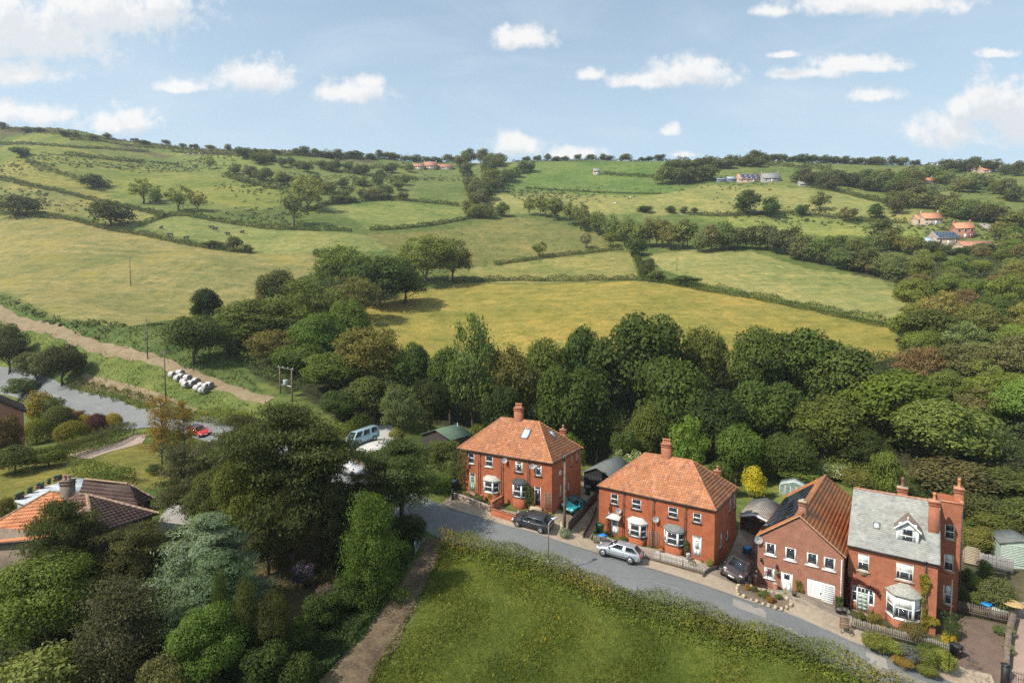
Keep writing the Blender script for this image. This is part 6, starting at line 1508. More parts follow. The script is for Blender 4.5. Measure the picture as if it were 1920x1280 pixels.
MB().add([(0.8 * math.cos(2 * math.pi * k / 8), 0.8 * math.sin(2 * math.pi * k / 8), 1.35) for k in range(8)] + [(0, 0, 1.75)], [(k, (k + 1) % 8, 8) for k in range(8)]).build('canopy', [plain('tan_canvas', (0.42, 0.28, 0.12), 0.8)], t)
g = gp(1868, 1158); t = thing('garden_bench', 'pale green garden box beside the tan umbrella', 'box', tuple(g), -0.5); MB().box(-0.6, 0.6, -0.3, 0.3, 0, 0.75).build('box_body', [plain('grey_green_box', (0.22, 0.28, 0.24))], t); MB().box(-0.66, 0.66, -0.36, 0.36, 0.752, 0.82).build('lid', [plain('pale_green_lid', (0.42, 0.48, 0.42))], t); t.name = 'storage_box'
g = gp(1584, 1186); t = thing('wooden_chair', 'brown wooden chair on the forecourt end by the grey picket fence', 'chair', tuple(g + [0, 0, 0.1]), -0.4)
WB = plain('brown_chair_wood', (0.16, 0.09, 0.055), 0.8, 0.3)
for x in (-0.3, 0.3):
    MB().tube([(x, -0.3, 0), (x, -0.28, 0.5)], 0.03, 5).build('leg', [WB], t); MB().tube([(x, 0.32, 0), (x, 0.24, 0.5), (x, 0.34, 1.0)], 0.03, 5).build('leg', [WB], t)
for k in range(5): MB().box(-0.32, 0.32, -0.3 + k * 0.115, -0.2 + k * 0.115, 0.46, 0.49).build('seat_slat', [WB], t)
for k in range(4): MB().box(-0.3, 0.3, 0.27 + k * 0.02, 0.295 + k * 0.02, 0.56 + k * 0.11, 0.64 + k * 0.11).build('back_slat', [WB], t)
def pot(label, px, base, r, h, col, dz=0.08):
    g = gp(px, base); t = thing('plant_pot', label, 'plant pot', tuple(g + [0, 0, dz])); MB().lathe([(r * 0.62, 0), (r, h * 0.75), (r * 1.08, h * 0.8), (r * 1.08, h), (r * 0.9, h), (r * 0.85, h * 0.85)], 14).build('pot_body', [plain('pot_%d' % (col[0] * 1000), col, 0.5, 0.2)], t, True); MB().lathe([(r * 0.86, h * 0.86), (r * 0.5, h * 0.9), (0.01, h * 0.92)], 14).build('soil', [SOIL], t)
    return t, g
pot('black glazed pot by the corner of the gabled house', 1573, 1151, 0.3, 0.42, (0.03, 0.03, 0.035)); pot('dark round pot next to the black glazed pot', 1582, 1150, 0.28, 0.35, (0.05, 0.05, 0.055)); pot('dark pot between the white door and the garage door', 1489, 1118.5, 0.2, 0.34, (0.04, 0.035, 0.035)); pot('tall grey chimney pot planter by the white front door', 1290, 1050, 0.18, 0.6, (0.33, 0.34, 0.35)); pot('wide woven planter by the doorstep of the second pair', 1297, 1060, 0.34, 0.3, (0.13, 0.10, 0.07)); pot('terracotta pot beside the trellis of the second pair', 1239, 1036, 0.2, 0.3, (0.42, 0.17, 0.09)); pot('red pot on the pink coped wall', 904, 940, 0.2, 0.28, (0.45, 0.12, 0.08), 0.5)
g = gp(1437.5, 1117); t = thing('garden_sign', 'thin post with a small red sign in the flower bed', 'sign', tuple(g)); MB().tube([(0, 0, 0), (0, 0, 2.1)], 0.025, 6).build('post', [IRON], t); MB().box(-0.22, 0.22, -0.02, 0.02, 2.1, 2.2).build('sign_board', [plain('red_sign', (0.40, 0.05, 0.06), 0.5)], t)
sd = wheel_ = None
pots_px = [(33, 934), (41, 931), (56, 922), (72, 914), (79, 913), (92, 905), (104, 900), (112, 898)]
pc = [(0.02, 0.03, 0.05), (0.36, 0.15, 0.09), (0.05, 0.06, 0.07), (0.30, 0.12, 0.08), (0.03, 0.05, 0.12)]
for k, q in enumerate(pots_px):
    a = at_z(q[0], q[1] + 2, zf); t = thing('plant_pot', f'small planted pot on the flat grey roof edge, {ORDN[k]} from the left', 'plant pot', tuple(a), group='pots on the flat roof'); r_ = random.uniform(0.16, 0.24)
    MB().lathe([(r_ * 0.7, 0.005), (r_, 0.25), (r_ * 1.1, 0.27), (r_ * 1.1, 0.32), (r_ * 0.8, 0.3), (0.01, 0.29)], 10).build('pot_body', [plain('glaze_%d' % (k % 5), pc[k % 5], 0.35)], t, True)
    MB().lathe([(0.02, 0.28), (r_ * 1.1, 0.42), (r_ * 0.8, 0.58), (0.02, 0.62)], 7).build('plant', [plain('pot_plant', (0.06, 0.09, 0.03), 0.9, 0.5, 9)], t)

# ------------------------------------------------------------------ sheds and garages
def shed(name, label, FR, yaw, W, D, eh, rh, roofm, wallm, ov=0.2, openf=None, cat='shed', trim=None, sink=1.5):
    """gable to the front; FR: front right foot"""
    t = thing(name, label, cat, tuple(FR), -yaw)
    m = MB(); hol = [openf] if openf else []
    wall_rect(m, (-W, 0, 0), (1, 0, 0), W, eh, hol, (0, -1, 0), depth=0.5 if openf else 0.1, z0=-sink); m.add([(-W, 0, eh), (0, 0, eh), (-W / 2, 0, eh + rh)], [(0, 1, 2)])
    wall_rect(m, (0, 0, 0), (0, 1, 0), D, eh, [], (1, 0, 0), z0=-sink); wall_rect(m, (-W, 0, 0), (0, 1, 0), D, eh, [], (-1, 0, 0), z0=-sink); wall_rect(m, (-W, D, 0), (1, 0, 0), W, eh, [], (0, 1, 0), z0=-sink); m.add([(-W, D, eh), (0, D, eh), (-W / 2, D, eh + rh)], [(2, 1, 0)])
    m.build('wall', [wallm], t)
    s = rh / (W / 2); e = eh - s * ov + 0.06; r_ = eh + rh + 0.06; m = MB()
    V = [(-W - ov, -ov, e), (-W / 2, -ov, r_), (ov, -ov, e), (-W - ov, D + ov, e), (-W / 2, D + ov, r_), (ov, D + ov, e)]
    m.add(V + [(x, y, z - 0.09) for x, y, z in V], [(0, 1, 4, 3), (1, 2, 5, 4), (6, 9, 10, 7), (7, 10, 11, 8), (0, 6, 7, 1), (1, 7, 8, 2), (3, 4, 10, 9), (4, 5, 11, 10), (0, 3, 9, 6), (2, 8, 11, 5)])
    m.build('roof', [roofm], t)
    if trim:
        for k, (a, b) in enumerate(((0, 1), (2, 1))):
            p, q = Vector(V[a]), Vector(V[b]); up = Vector((0, 0, 0.05)); dn = Vector((0, 0, -0.2)); o = Vector((0, -0.04, 0))
            MB().add([p + up + o, q + up + o, q + dn + o, p + dn + o, p + up, q + up, q + dn, p + dn], [(0, 1, 2, 3), (7, 6, 5, 4), (0, 4, 5, 1), (3, 2, 6, 7)]).build('bargeboard', [trim], t)
    return t
GREENFELT = plain('green_felt', (0.085, 0.135, 0.085), 0.9, 0.15, 2.0, bump=0.4); GREYFELT = plain('grey_green_felt', (0.125, 0.135, 0.125), 0.9, 0.15, 2.0, bump=0.3)
a = pt(845, 823, 69.5); g = float(H(a[0], a[1])); t = shed('green_roofed_shed', 'dark timber shed with green felt roof beside the first brick pair', (a[0], a[1], a[2] - 2.3), 0.62, 5.2, 3.9, 2.3, 0.95, GREENFELT, WOOD_DARK, 0.3, sink=3)
MB().tube([(-1.6, 3.2, 2.6), (-1.6, 3.2, 3.6)], 0.06, 8).lathe([(0.1, 0), (0.14, 0.06), (0.02, 0.16)], 8, 0, (-1.6, 3.2, 3.6)).build('flue', [STEEL], t)
a = pt(1144, 893, 63.5); t = shed('timber_garage', 'black timber garage with grey felt roof between the two brick pairs', (a[0], a[1], a[2] - 2.4), 0.60, 3.5, 6.2, 2.4, 0.8, GREYFELT, plain('black_boards', (0.016, 0.015, 0.014), 0.9, 0.3), 0.2, sink=2.5)
for k in range(8): MB().box(-3.3 + k * 0.4, -2.93 + k * 0.4, -0.03, -0.003, 0.05, 2.15).build('door_board', [plain('black_boards', (0.016, 0.015, 0.014))], t)
a = pt(1441, 977, 55.5); CORR = plain('corrugated_sheet', (0.27, 0.235, 0.20), 0.85, 0.25, 1.5, bump=0.3)
t = shed('sheet_roofed_garage', 'open fronted garage with grey brown sheet roof and white bargeboards', (a[0], a[1], a[2] - 2.3), 0.64, 2.85, 6.0, 2.3, 0.45, CORR, plain('dark_garage_board', (0.07, 0.05, 0.038), 0.9), 0.15, (0.15, 2.7, 0.0, 2.1), 'garage', WHITE, 1.2)
m = MB()
for x in np.arange(-1.55, 1.6, 0.16):
    z = 2.3 + 0.45 + 0.06 - abs(x) * 0.45 / 1.425; m.tube([(-1.425 + x, -0.14, z + 0.012), (-1.425 + x, 6.14, z + 0.012)], 0.022, 4)
tag(m.build('corrugation', [CORR], t), kind='stuff')
a = pt(1514, 916, 68); t = shed('greenhouse', 'small glass greenhouse behind the sheet roofed garage', (a[0], a[1], a[2] - 1.9), 0.55, 3.2, 2.4, 1.9, 0.6, plain('greenhouse_glass', (0.36, 0.42, 0.40), 0.15, 0.2, 2), plain('greenhouse_side', (0.20, 0.26, 0.23), 0.2, 0.3, 2), 0.03, sink=2)
for k in range(6): MB().tube([(-3.2 + 0.64 * k, -0.04, 0), (-3.2 + 0.64 * k, -0.04, 1.9)], 0.03, 4).build('glazing_bar', [WHITE], t)
a = pt(1950, 1082, 51); t = shed('green_cabin', 'pale green weatherboarded cabin at the picture edge behind the walled garden', (a[0], a[1], float(H(a[0], a[1]))), 0.5, 3.0, 3.0, 2.1, 0.5, GREYFELT, plain('pale_green_board', (0.38, 0.45, 0.38), 0.8), 0.15)
for k in range(12): MB().box(-2.98, -0.02, -0.035, -0.004, 0.1 + k * 0.165, 0.245 + k * 0.165).build('weatherboard', [plain('pale_green_board', (0.38, 0.45, 0.38))], t)

# ------------------------------------------------------------------ buildings far up the hillside
FW = {'stone': plain('pale_stone_wall', (0.36, 0.28, 0.20), 0.9, 0.25, 0.8), 'red': plain('far_red_brick', (0.30, 0.13, 0.085), 0.9, 0.2, 0.8), 'white': plain('far_white_render', (0.55, 0.52, 0.47), 0.8, 0.1), 'grey': plain('grey_stone_wall', (0.27, 0.25, 0.22), 0.9, 0.2, 0.8), 'blue': plain('blue_grey_sheet', (0.10, 0.13, 0.17), 0.7, 0.2, 0.8)}
FR_ = {'orange': plain('far_orange_roof', (0.50, 0.22, 0.12), 0.8, 0.2, 1.2), 'red': plain('far_red_roof', (0.36, 0.16, 0.10), 0.8, 0.25, 1.2), 'grey': plain('far_grey_roof', (0.24, 0.23, 0.21), 0.8, 0.2, 1.2), 'bluegrey': plain('far_blue_grey_roof', (0.30, 0.36, 0.42), 0.6, 0.2, 1.2)}
def far_house(label, x0, x1, base, eave, ridge, depth, wall, roof, nwin=3, floors=1, yaw=0.0, chim=True, cat='house', name='farmhouse', solar=0, door=True, lowest=0):
    g0, g1 = gp((x0 + x1) / 2, base), None; s = g0[1] / 1000.0; w = (x1 - x0) * s; h = (base - eave) * s; rh = max(0.8, (eave - ridge) * s * 1.3)
    t = thing(name, label, cat, tuple(g0), yaw); a = w / 2
    m = MB(); m.box(-a, a, 0, depth, -2.5, h); m.add([(-a, 0, h), (-a, depth, h), (-a, depth / 2, h + rh), (a, 0, h), (a, depth, h), (a, depth / 2, h + rh)], [(0, 2, 1), (3, 4, 5)]); m.build('wall', [FW[wall]], t)
    V = [(-a - .2, -.3, h - .15), (a + .2, -.3, h - .15), (a + .2, depth / 2, h + rh + .1), (-a - .2, depth / 2, h + rh + .1), (a + .2, depth + .3, h - .15), (-a - .2, depth + .3, h - .15)]
    rf = MB().add(V + [(x, y, z - 0.15) for x, y, z in V], [(0, 1, 2, 3), (2, 4, 5, 3), (6, 9, 8, 7), (8, 9, 11, 10), (0, 6, 7, 1), (1, 7, 8, 2), (2, 8, 10, 4), (0, 3, 9, 6), (3, 5, 11, 9)]).build('roof', [FR_[roof]], t)
    for f in range(floors):
        for k in range(nwin):
            x = -a + w * (k + 0.5) / nwin; z = h * (f + 0.38) / floors
            if f == 0 and door and k == nwin // 2:
                MB().box(x - 0.45, x + 0.45, -0.06, 0.05, 0.0, 2.0).build('door', [WHITE], t); continue
            wf = MB().box(x - 0.5, x + 0.5, -0.05, 0.05, z - 0.15, z + h / floors * 0.38).build('window', [WHITE], t); MB().box(x - 0.40, x + 0.40, -0.08, -0.052, z - 0.07, z + h / floors * 0.38 - 0.08).build('pane', [GLASS], wf)
    if chim:
        for sx in ((-a + 0.5), (a - 0.5)): MB().box(sx - 0.35, sx + 0.35, depth / 2 - 0.35, depth / 2 + 0.35, h + rh - 0.6, h + rh + 1.1).build('chimney', [FW[wall]], t)
    if solar:
        u = Vector((1, 0, 0)); v_ = Vector((0, depth / 2 + .3, rh + .25)).normalized(); n_ = u.cross(v_); SM = plain('far_solar_panel', (0.05, 0.075, 0.13), 0.3, 0.3, 0.8)
        rows = 2; ln_ = (Vector(V[3]) - Vector(V[0])).length
        for r_ in range(rows):
            for k in range(solar):
                c_ = Vector(V[0]) + u * (w * 0.1 + w * 0.84 * (k + 0.5) / solar) + v_ * ln_ * (0.27 + 0.46 * r_ / (rows - 1)) + n_ * 0.12
                pw_, ph_ = w * 0.80 / solar / 2, ln_ * 0.2; q = [c_ - u * pw_ - v_ * ph_, c_ + u * pw_ - v_ * ph_, c_ + u * pw_ + v_ * ph_, c_ - u * pw_ + v_ * ph_]
                MB().add(q + [p_ - n_ * 0.08 for p_ in q], [(0, 1, 2, 3), (0, 4, 5, 1), (1, 5, 6, 2), (2, 6, 7, 3), (3, 7, 4, 0)]).build('solar_panel', [SM], t)
    return t
far_house('pale stone cottage with orange roof, uppermost of the far brick farm', 1733, 1768, 421.5, 409.5, 400.5, 6, 'stone', 'orange', 4, 2)
far_house('lower orange roofed wing joined to the pale stone cottage', 1720, 1733, 422, 411.5, 404, 5, 'stone', 'orange', 2, 1, chim=False, name='cottage_wing')
far_house('stone house with two rows of solar panels on its roof', 1756, 1800, 460, 446, 436, 7, 'stone', 'grey', 3, 1, solar=6, chim=False)
far_house('small annex with blue grey roof beside the solar panel house', 1739, 1756, 463, 453.5, 446.5, 5, 'grey', 'bluegrey', 3, 1, chim=False, name='house_annex')
far_house('tall red brick house behind the solar panel house', 1795, 1824, 447, 428, 418.5, 7, 'red', 'orange', 3, 2, -0.3)
far_house('long low red roofed range beside the solar panel house', 1806, 1866, 467, 460.5, 453, 6, 'stone', 'red', 5, 1, chim=False, name='farm_range')
far_house('barn with orange roof and solar panels below the hilltop copse', 1386, 1429, 342, 335.5, 327, 8, 'stone', 'orange', 4, 1, solar=4, chim=False, name='barn')
far_house('grey stone farmhouse next to the orange roofed barn', 1431, 1464, 341.5, 334, 325.5, 7, 'grey', 'grey', 3, 1)
far_house('blue grey shed, left one beside the orange roofed barn', 1345, 1360, 341, 336, 333, 6, 'blue', 'bluegrey', 1, 1, chim=False, name='farm_shed', door=False)
far_house('taller blue grey shed touching the orange roofed barn', 1365, 1380, 341, 335, 331, 6, 'blue', 'bluegrey', 1, 1, chim=False, name='farm_shed', door=False)
far_house('low grey shed among bushes right of the grey farmhouse', 1500, 1522, 349, 345, 340, 5, 'grey', 'grey', 2, 1, chim=False, name='farm_shed', door=False)
far_house('tiny stone hut on the bright pasture', 1113, 1125, 328, 321, 316.5, 4, 'stone', 'grey', 1, 1, chim=False, name='stone_hut', cat='hut')
far_house('skyline farmhouse with brown roof, left one', 773, 794, 318, 312, 307, 7, 'stone', 'red', 3, 1); far_house('skyline farmhouse with brown roof, middle and tallest', 794, 818, 317.5, 311, 304, 7, 'stone', 'red', 3, 1); far_house('skyline farm range with brown roof, right one', 818, 848, 318, 313, 308.5, 6, 'stone', 'red', 4, 1, chim=False, name='farm_range')
far_house('orange roofed house alone on the wooded slope above the far farm', 1730, 1755, 344, 339, 333, 7, 'stone', 'orange', 3, 1); far_house('red roofed skyline house, left one of three', 1828, 1844, 323, 317, 310, 7, 'stone', 'red', 2, 1, 0.2); far_house('orange roofed skyline house, middle one of three', 1843, 1860, 325, 319, 313, 7, 'stone', 'orange', 2, 1); far_house('orange roofed skyline house, right one of three', 1858, 1877, 322, 315, 308.5, 7, 'stone', 'orange', 3, 1)
far_house('white gabled house on the skyline', 1650, 1664, 302, 298, 293, 6, 'white', 'red', 2, 1, chim=False); far_house('grey house on the skyline right of the hilltop copse', 1606, 1618, 303, 299.5, 296, 6, 'grey', 'grey', 2, 1); far_house('pale house among trees left of the red skyline houses', 1752, 1764, 321, 315, 310, 6, 'white', 'grey', 2, 1); far_house('brown roofed cottage below the pale house among trees', 1806, 1818, 318, 314, 311, 6, 'stone', 'red', 2, 1, chim=False)
tr4 = smooth_path([gp(*q)[:2] for q in [(1845, 420), (1862, 432), (1880, 447), (1888, 456)]], 2.0); strip(tr4, [-2.2, 0, 2.2], [0.15, 0.3, 0.15], 'lane', plain('far_lane', (0.30, 0.26, 0.22), 0.9))

# ------------------------------------------------------------------ cattle and sheep
def beast(name, S, r_, mat, s=1.0):
    me = bpy.data.meshes.new(name); me.from_pydata([v for v, _ in S[0]], S[1], []); o = bpy.data.objects.new(name, me); COL.objects.link(o); me.materials.append(mat)
    k = o.modifiers.new('skin', 'SKIN'); sv_ = me.skin_vertices[0].data
    for i, (_, rr) in enumerate(S[0]): sv_[i].radius = (rr, rr)
    sv_[0].use_root = True; u = o.modifiers.new('round', 'SUBSURF'); u.levels = u.render_levels = 1
    return o
CV = [((0, 0, 1.0), 0.36), ((0.7, 0, 1.02), 0.34), ((-0.75, 0, 1.03), 0.33), ((1.05, 0, 1.2), 0.2), ((1.3, 0, 1.15), 0.16), ((1.55, 0, 0.98), 0.1), ((0.65, 0.2, 0.5), 0.1), ((0.68, 0.2, 0.05), 0.06), ((0.65, -0.2, 0.5), 0.1), ((0.62, -0.2, 0.05), 0.06), ((-0.75, 0.2, 0.55), 0.13), ((-0.85, 0.2, 0.35), 0.07), ((-0.8, 0.2, 0.05), 0.06), ((-0.75, -0.2, 0.55), 0.13), ((-0.88, -0.2, 0.35), 0.07), ((-0.84, -0.2, 0.05), 0.06), ((-1.1, 0, 1.05), 0.05), ((-1.15, 0, 0.5), 0.03), ((1.25, 0.2, 1.25), 0.04), ((1.25, -0.2, 1.25), 0.04)]
CE = [(0, 1), (0, 2), (1, 3), (3, 4), (4, 5), (1, 6), (6, 7), (1, 8), (8, 9), (2, 10), (10, 11), (11, 12), (2, 13), (13, 14), (14, 15), (2, 16), (16, 17), (4, 18), (4, 19)]
cow0 = beast('cow', (CV, CE), 1, plain('black_hide', (0.018, 0.015, 0.013), 0.7, 0.3)); shp0 = beast('sheep', ([(tuple(c * 0.55 for c in v), r_ * 0.66) for v, r_ in CV], CE), 1, plain('fleece', (0.62, 0.59, 0.52), 0.95, 0.15))
CW = [((302, 430), 'black cow grazing, leftmost in the cow field'), ((319, 443.5), 'black cow at the lower hedge, left one of two'), ((349, 449.5), 'black cow at the lower hedge, right one of two'), ((397, 429), 'black cow, upper one of the pair in the middle'), ((403.5, 432), 'black cow, lower one of the pair in the middle'), ((427, 441), 'black cow between the pair and the largest cow'), ((454, 438), 'black cow, largest and rightmost of the herd')]
for k, (q, lb) in enumerate(CW):
    o = cow0 if k == 0 else cow0.copy(); 
    if k: COL.objects.link(o)
    g = gp(*q); o.location = tuple(g); o.rotation_euler.z = random.uniform(-0.5, 0.5) + (math.pi if k % 2 else 0); o.scale = (1.15,) * 3; tag(o, lb, 'cow', 'black cattle in the cow field')
SP = [(1114, 301.5), (1160, 303), (1175, 303), (1201, 303), (1208, 302.5), (1036, 362), (1153, 383), (1181, 372), (1170, 303), (353, 290), (363, 291), (374, 290), (397, 290), (340, 292), (385, 292), (48, 271), (72, 272)]
for k, q in enumerate(SP):
    o = shp0 if k == 0 else shp0.copy()
    if k: COL.objects.link(o)
    g = gp(*q); o.location = tuple(g); o.rotation_euler.z = random.uniform(0, 6.28); o.scale = (1.5,) * 3; tag(o, 'white sheep grazing in the pastures under the skyline', 'sheep', 'sheep in the high pastures')

# ------------------------------------------------------------------ plants
def leaves(P, Nn, L, W, r, jit=0.5, val=None, warm=None, fl=0.0):
    """one small folded leaf (or leaf cluster) at each point P, facing about Nn"""
    n = len(P)
    Nn = Nn + r.normal(0, jit, (n, 3)); Nn /= np.linalg.norm(Nn, axis=1)[:, None] + 1e-9
    a = r.normal(0, 1, (n, 3)); a -= (a * Nn).sum(1)[:, None] * Nn; a /= np.linalg.norm(a, axis=1)[:, None] + 1e-9
    b = np.cross(Nn, a)
    l = (L * r.uniform(0.65, 1.35, n))[:, None]; w = (W * r.uniform(0.65, 1.35, n))[:, None]
    V = np.stack([P - a * l * 0.5, P + b * w * 0.5 - Nn * w * 0.12, P + a * l * 0.5, P - b * w * 0.5 - Nn * w * 0.12], 1).reshape(-1, 3)
    F = np.arange(4 * n).reshape(n, 4)
    v = np.clip((r.normal(0.5, 0.17, n) if val is None else val + r.normal(0, 0.12, n)), 0, 1)
    wm = np.clip(r.normal(0.35, 0.3, n), 0, 1) if warm is None else warm
    f = (r.random(n) < fl) * 1.0 if np.isscalar(fl) else fl
    return V, F, np.repeat(np.column_stack([v, wm, f]), 4, 0)

def ball(r, n):
    d = r.normal(0, 1, (n, 3)); return d / np.linalg.norm(d, axis=1)[:, None]

def crown_mesh(name, seed, n, lobes, L, asp=0.62, jit=0.5, fl=0.0, up=0.25, inner=0.12, rag=0.10):
    """lobes: rows of x, y, z, rx, ry, rz; leaves stand on the lobes' skins, more of them above"""
    r = np.random.default_rng(seed); lobes = np.array(lobes, float)
    area = (lobes[:, 3] * lobes[:, 4] + lobes[:, 3] * lobes[:, 5]); k = r.choice(len(lobes), n, p=area / area.sum())
    d = ball(r, n); d[:, 2] = np.abs(d[:, 2]) * np.where(r.random(n) < 0.5 + up, 1, -1) if up else d[:, 2]
    rad = np.where(r.random(n) < inner, r.uniform(0.3, 0.85, n), 1 + r.normal(0, rag, n))
    P = lobes[k, :3] + d * lobes[k, 3:6] * rad[:, None]
    c = lobes[:, :3].mean(0)
    out = P - c; out /= np.linalg.norm(out, axis=1)[:, None] + 1e-9
    lv = r.normal(0, 0.08, len(lobes))
    V, F, T = leaves(P, d * 0.8 + out * 0.35 + np.array([0, 0, 0.25]), L, L * asp, r, jit, 0.5 + lv[k], None, fl)
    return mesh_np(name, V, F, LEAF, False, None, T)

def lobe_crown(r, n, cb, ex=1.0, small=0.15, big=0.24, flat=0.85, hollow=0.0):
    """lobes over a dome of width 1 whose crown runs from cb to 1"""
    out = []; h = (1 - cb) / 2; zc = cb + h
    for i in range(n):
        d = ball(r, 1)[0]
        if d[2] < -0.55: d[2] *= 0.4
        s = r.uniform(small, big); t = r.uniform(0.62, 1.0) ** 0.6
        x, y = d[0] * (0.5 - s * 0.75) * t * ex, d[1] * (0.5 - s * 0.75) * t * ex
        sz = s * flat * (1 - cb); z = zc + d[2] * (h - sz * 0.9) * t
        out.append((x, y, z, s, s, sz))
    out.append((0, 0, zc, 0.28, 0.28, h * 0.62))
    return out

def trunk_mesh(name, seed, cb, lobes, r0=0.028, limbs=7, lean=0.03, top=0.72):
    r = random.Random(seed); m = MB()
    p = [Vector((0, 0, -0.06))]; k = 5
    for i in range(1, k + 1): p.append(Vector((r.uniform(-lean, lean), r.uniform(-lean, lean), top * i / k)))
    m.tube(p, [r0 * (1.5 if i == 0 else 1 - 0.75 * i / k) for i in range(k + 1)], 8)
    for L_ in r.sample(list(lobes), min(limbs, len(lobes))):
        a = p[r.randint(1, 3)]; b = Vector(L_[:3]); q = a.lerp(b, 0.5) + Vector((0, 0, -0.03))
        m.tube([a, q, b], [r0 * 0.45, r0 * 0.28, r0 * 0.08], 5, cap=False)
    return mesh_np(name, m.V, m.F, BARK, True, m.M)

PROTO = {}
def proto(kind, k, n, leaf, cb, nl, **kw):
    r = np.random.default_rng(hash_(kind) + k * 17)
    tk = {q: kw.pop(q) for q in ('r0', 'limbs', 'lean', 'top') if q in kw}
    lk = {q: kw.pop(q) for q in ('small', 'big', 'flat', 'ex') if q in kw}
    lb = lobe_crown(r, nl, cb, **lk)
    PROTO.setdefault(kind, []).append((crown_mesh('crown', hash_(kind) + k, n, lb, leaf, **kw), trunk_mesh('trunk', k, cb, lb, **tk)))
def hash_(s): return sum(ord(c) * (i + 3) for i, c in enumerate(s))
for k in range(4): proto('round', k, 12000, 0.040, 0.05, 50, small=0.10, big=0.19)
for k in range(3): proto('airy', k, 9000, 0.036, 0.02, 64, small=0.06, big=0.13, rag=0.3, jit=0.8, inner=0.3)
for k in range(4): proto('far', k, 1500, 0.085, -0.06, 24, small=0.13, big=0.22, rag=0.12, limbs=3)
for k in range(2): proto('farairy', k, 1300, 0.072, 0.06, 34, small=0.07, big=0.13, rag=0.3, inner=0.3, limbs=6)
for k in range(4): proto('shrub', k, 5200, 0.050, -0.05, 34, small=0.11, big=0.2, limbs=4, r0=0.02)
for k in range(2): proto('bloom', k, 5200, 0.050, -0.05, 34, small=0.11, big=0.2, fl=0.30, limbs=4, r0=0.02)
for k in range(2): proto('bloomtree', k, 12000, 0.040, 0.05, 46, small=0.10, big=0.19, fl=0.16)
for k in range(2): proto('broad', k, 26000, 0.026, 0.08, 60, small=0.09, big=0.17, rag=0.16)
for k in range(2): proto('dome', k, 7000, 0.042, -0.1, 1, small=0.30, big=0.31, rag=0.035, jit=0.35)
# clipped domes are one full lobe
for k in range(2):
    PROTO['dome'][k] = (crown_mesh('crown', 900 + k, 8000, [(0, 0, 0.42, 0.5, 0.5, 0.56)], 0.05, rag=0.075, jit=0.55), PROTO['dome'][k][1])
def sprays(r, n, base, dirs, length, droop, L, asp, val=None):
    """needle sprays set along twigs"""
    t = r.uniform(0.1, 1, n); k = r.integers(0, len(base), n)
    P = base[k] + dirs[k] * (length[k] * t)[:, None]; P[:, 2] -= droop * (t ** 2) * length[k]
    P += r.normal(0, 0.02, (n, 3))
    up = np.array([0, 0, 0.9]) + dirs[k] * 0.35
    return leaves(P, up, L, L * asp, r, 0.45, None if val is None else val)
def pine(kind, k, n, tiers, cb, L, clump=0.085, flat=0.5, asp=0.38, cone=0.55, seed=0, drp=0.0, jit=0.75):
    """conifer: branches in loose tiers, each ending in flat clumps of needles"""
    r = np.random.default_rng(seed + 100); lb = []; m = MB()
    m.tube([(0, 0, -0.05), (0.01, 0, 0.3), (-0.01, 0.01, 0.6), (0, 0, 0.97)], [0.03, 0.024, 0.016, 0.004], 8)
    for i in range(tiers):
        f = (i + r.uniform(0.1, 0.9)) / tiers; z = cb + (0.97 - cb) * f
        reach = 0.5 * (1 - cone * f ** 1.5) * r.uniform(0.62, 1.1) * (1 if f < 0.93 else 0.5)
        nb = 6 if f < 0.8 else 4
        for j in range(nb):
            a = 2 * math.pi * (j + r.uniform(-0.35, 0.35)) / nb + i * 1.1; rr = reach * r.uniform(0.7, 1.1)
            e = np.array([rr * math.cos(a), rr * math.sin(a), z + r.uniform(-0.02, 0.05) - drp * rr])
            m.tube([(0, 0, z - 0.03), tuple(e * [0.5, 0.5, 1] + [0, 0, 0.0]), tuple(e)], [0.008, 0.006, 0.002], 4, cap=False)
            for q in (1.0, 0.72, 0.45):
                s = clump * r.uniform(0.7, 1.3) * (0.7 + 0.5 * q)
                lb.append((e[0] * q + r.normal(0, 0.02), e[1] * q + r.normal(0, 0.02), z + (e[2] - z) * q + 0.012, s, s, s * flat))
    PROTO.setdefault(kind, []).append((crown_mesh('crown', seed + 7, n, lb, L, asp, jit, 0.0, 0.3, 0.2, 0.25), mesh_np('trunk', m.V, m.F, BARK, True, m.M)))
for k in range(3): pine('pine', k, 26000, 8, 0.20, 0.030, 0.095, 0.42, 0.34, 0.36, 31 + k)
pine('cedar', 0, 26000, 11, 0.08, 0.034, 0.085, 0.22, 0.30, 0.55, 61, 0.22, 0.45)
for k in range(2): pine('column', k, 16000, 18, -0.02, 0.034, 0.13, 1.2, 0.45, 0.62, 71 + k, -0.15)
for k in range(2): pine('larch', k, 6500, 12, 0.14, 0.034, 0.07, 0.7, 0.4, 0.5, 81 + k)
pine('conifer', 0, 24000, 13, 0.02, 0.030, 0.10, 0.6, 0.4, 0.62, 91, 0.18)

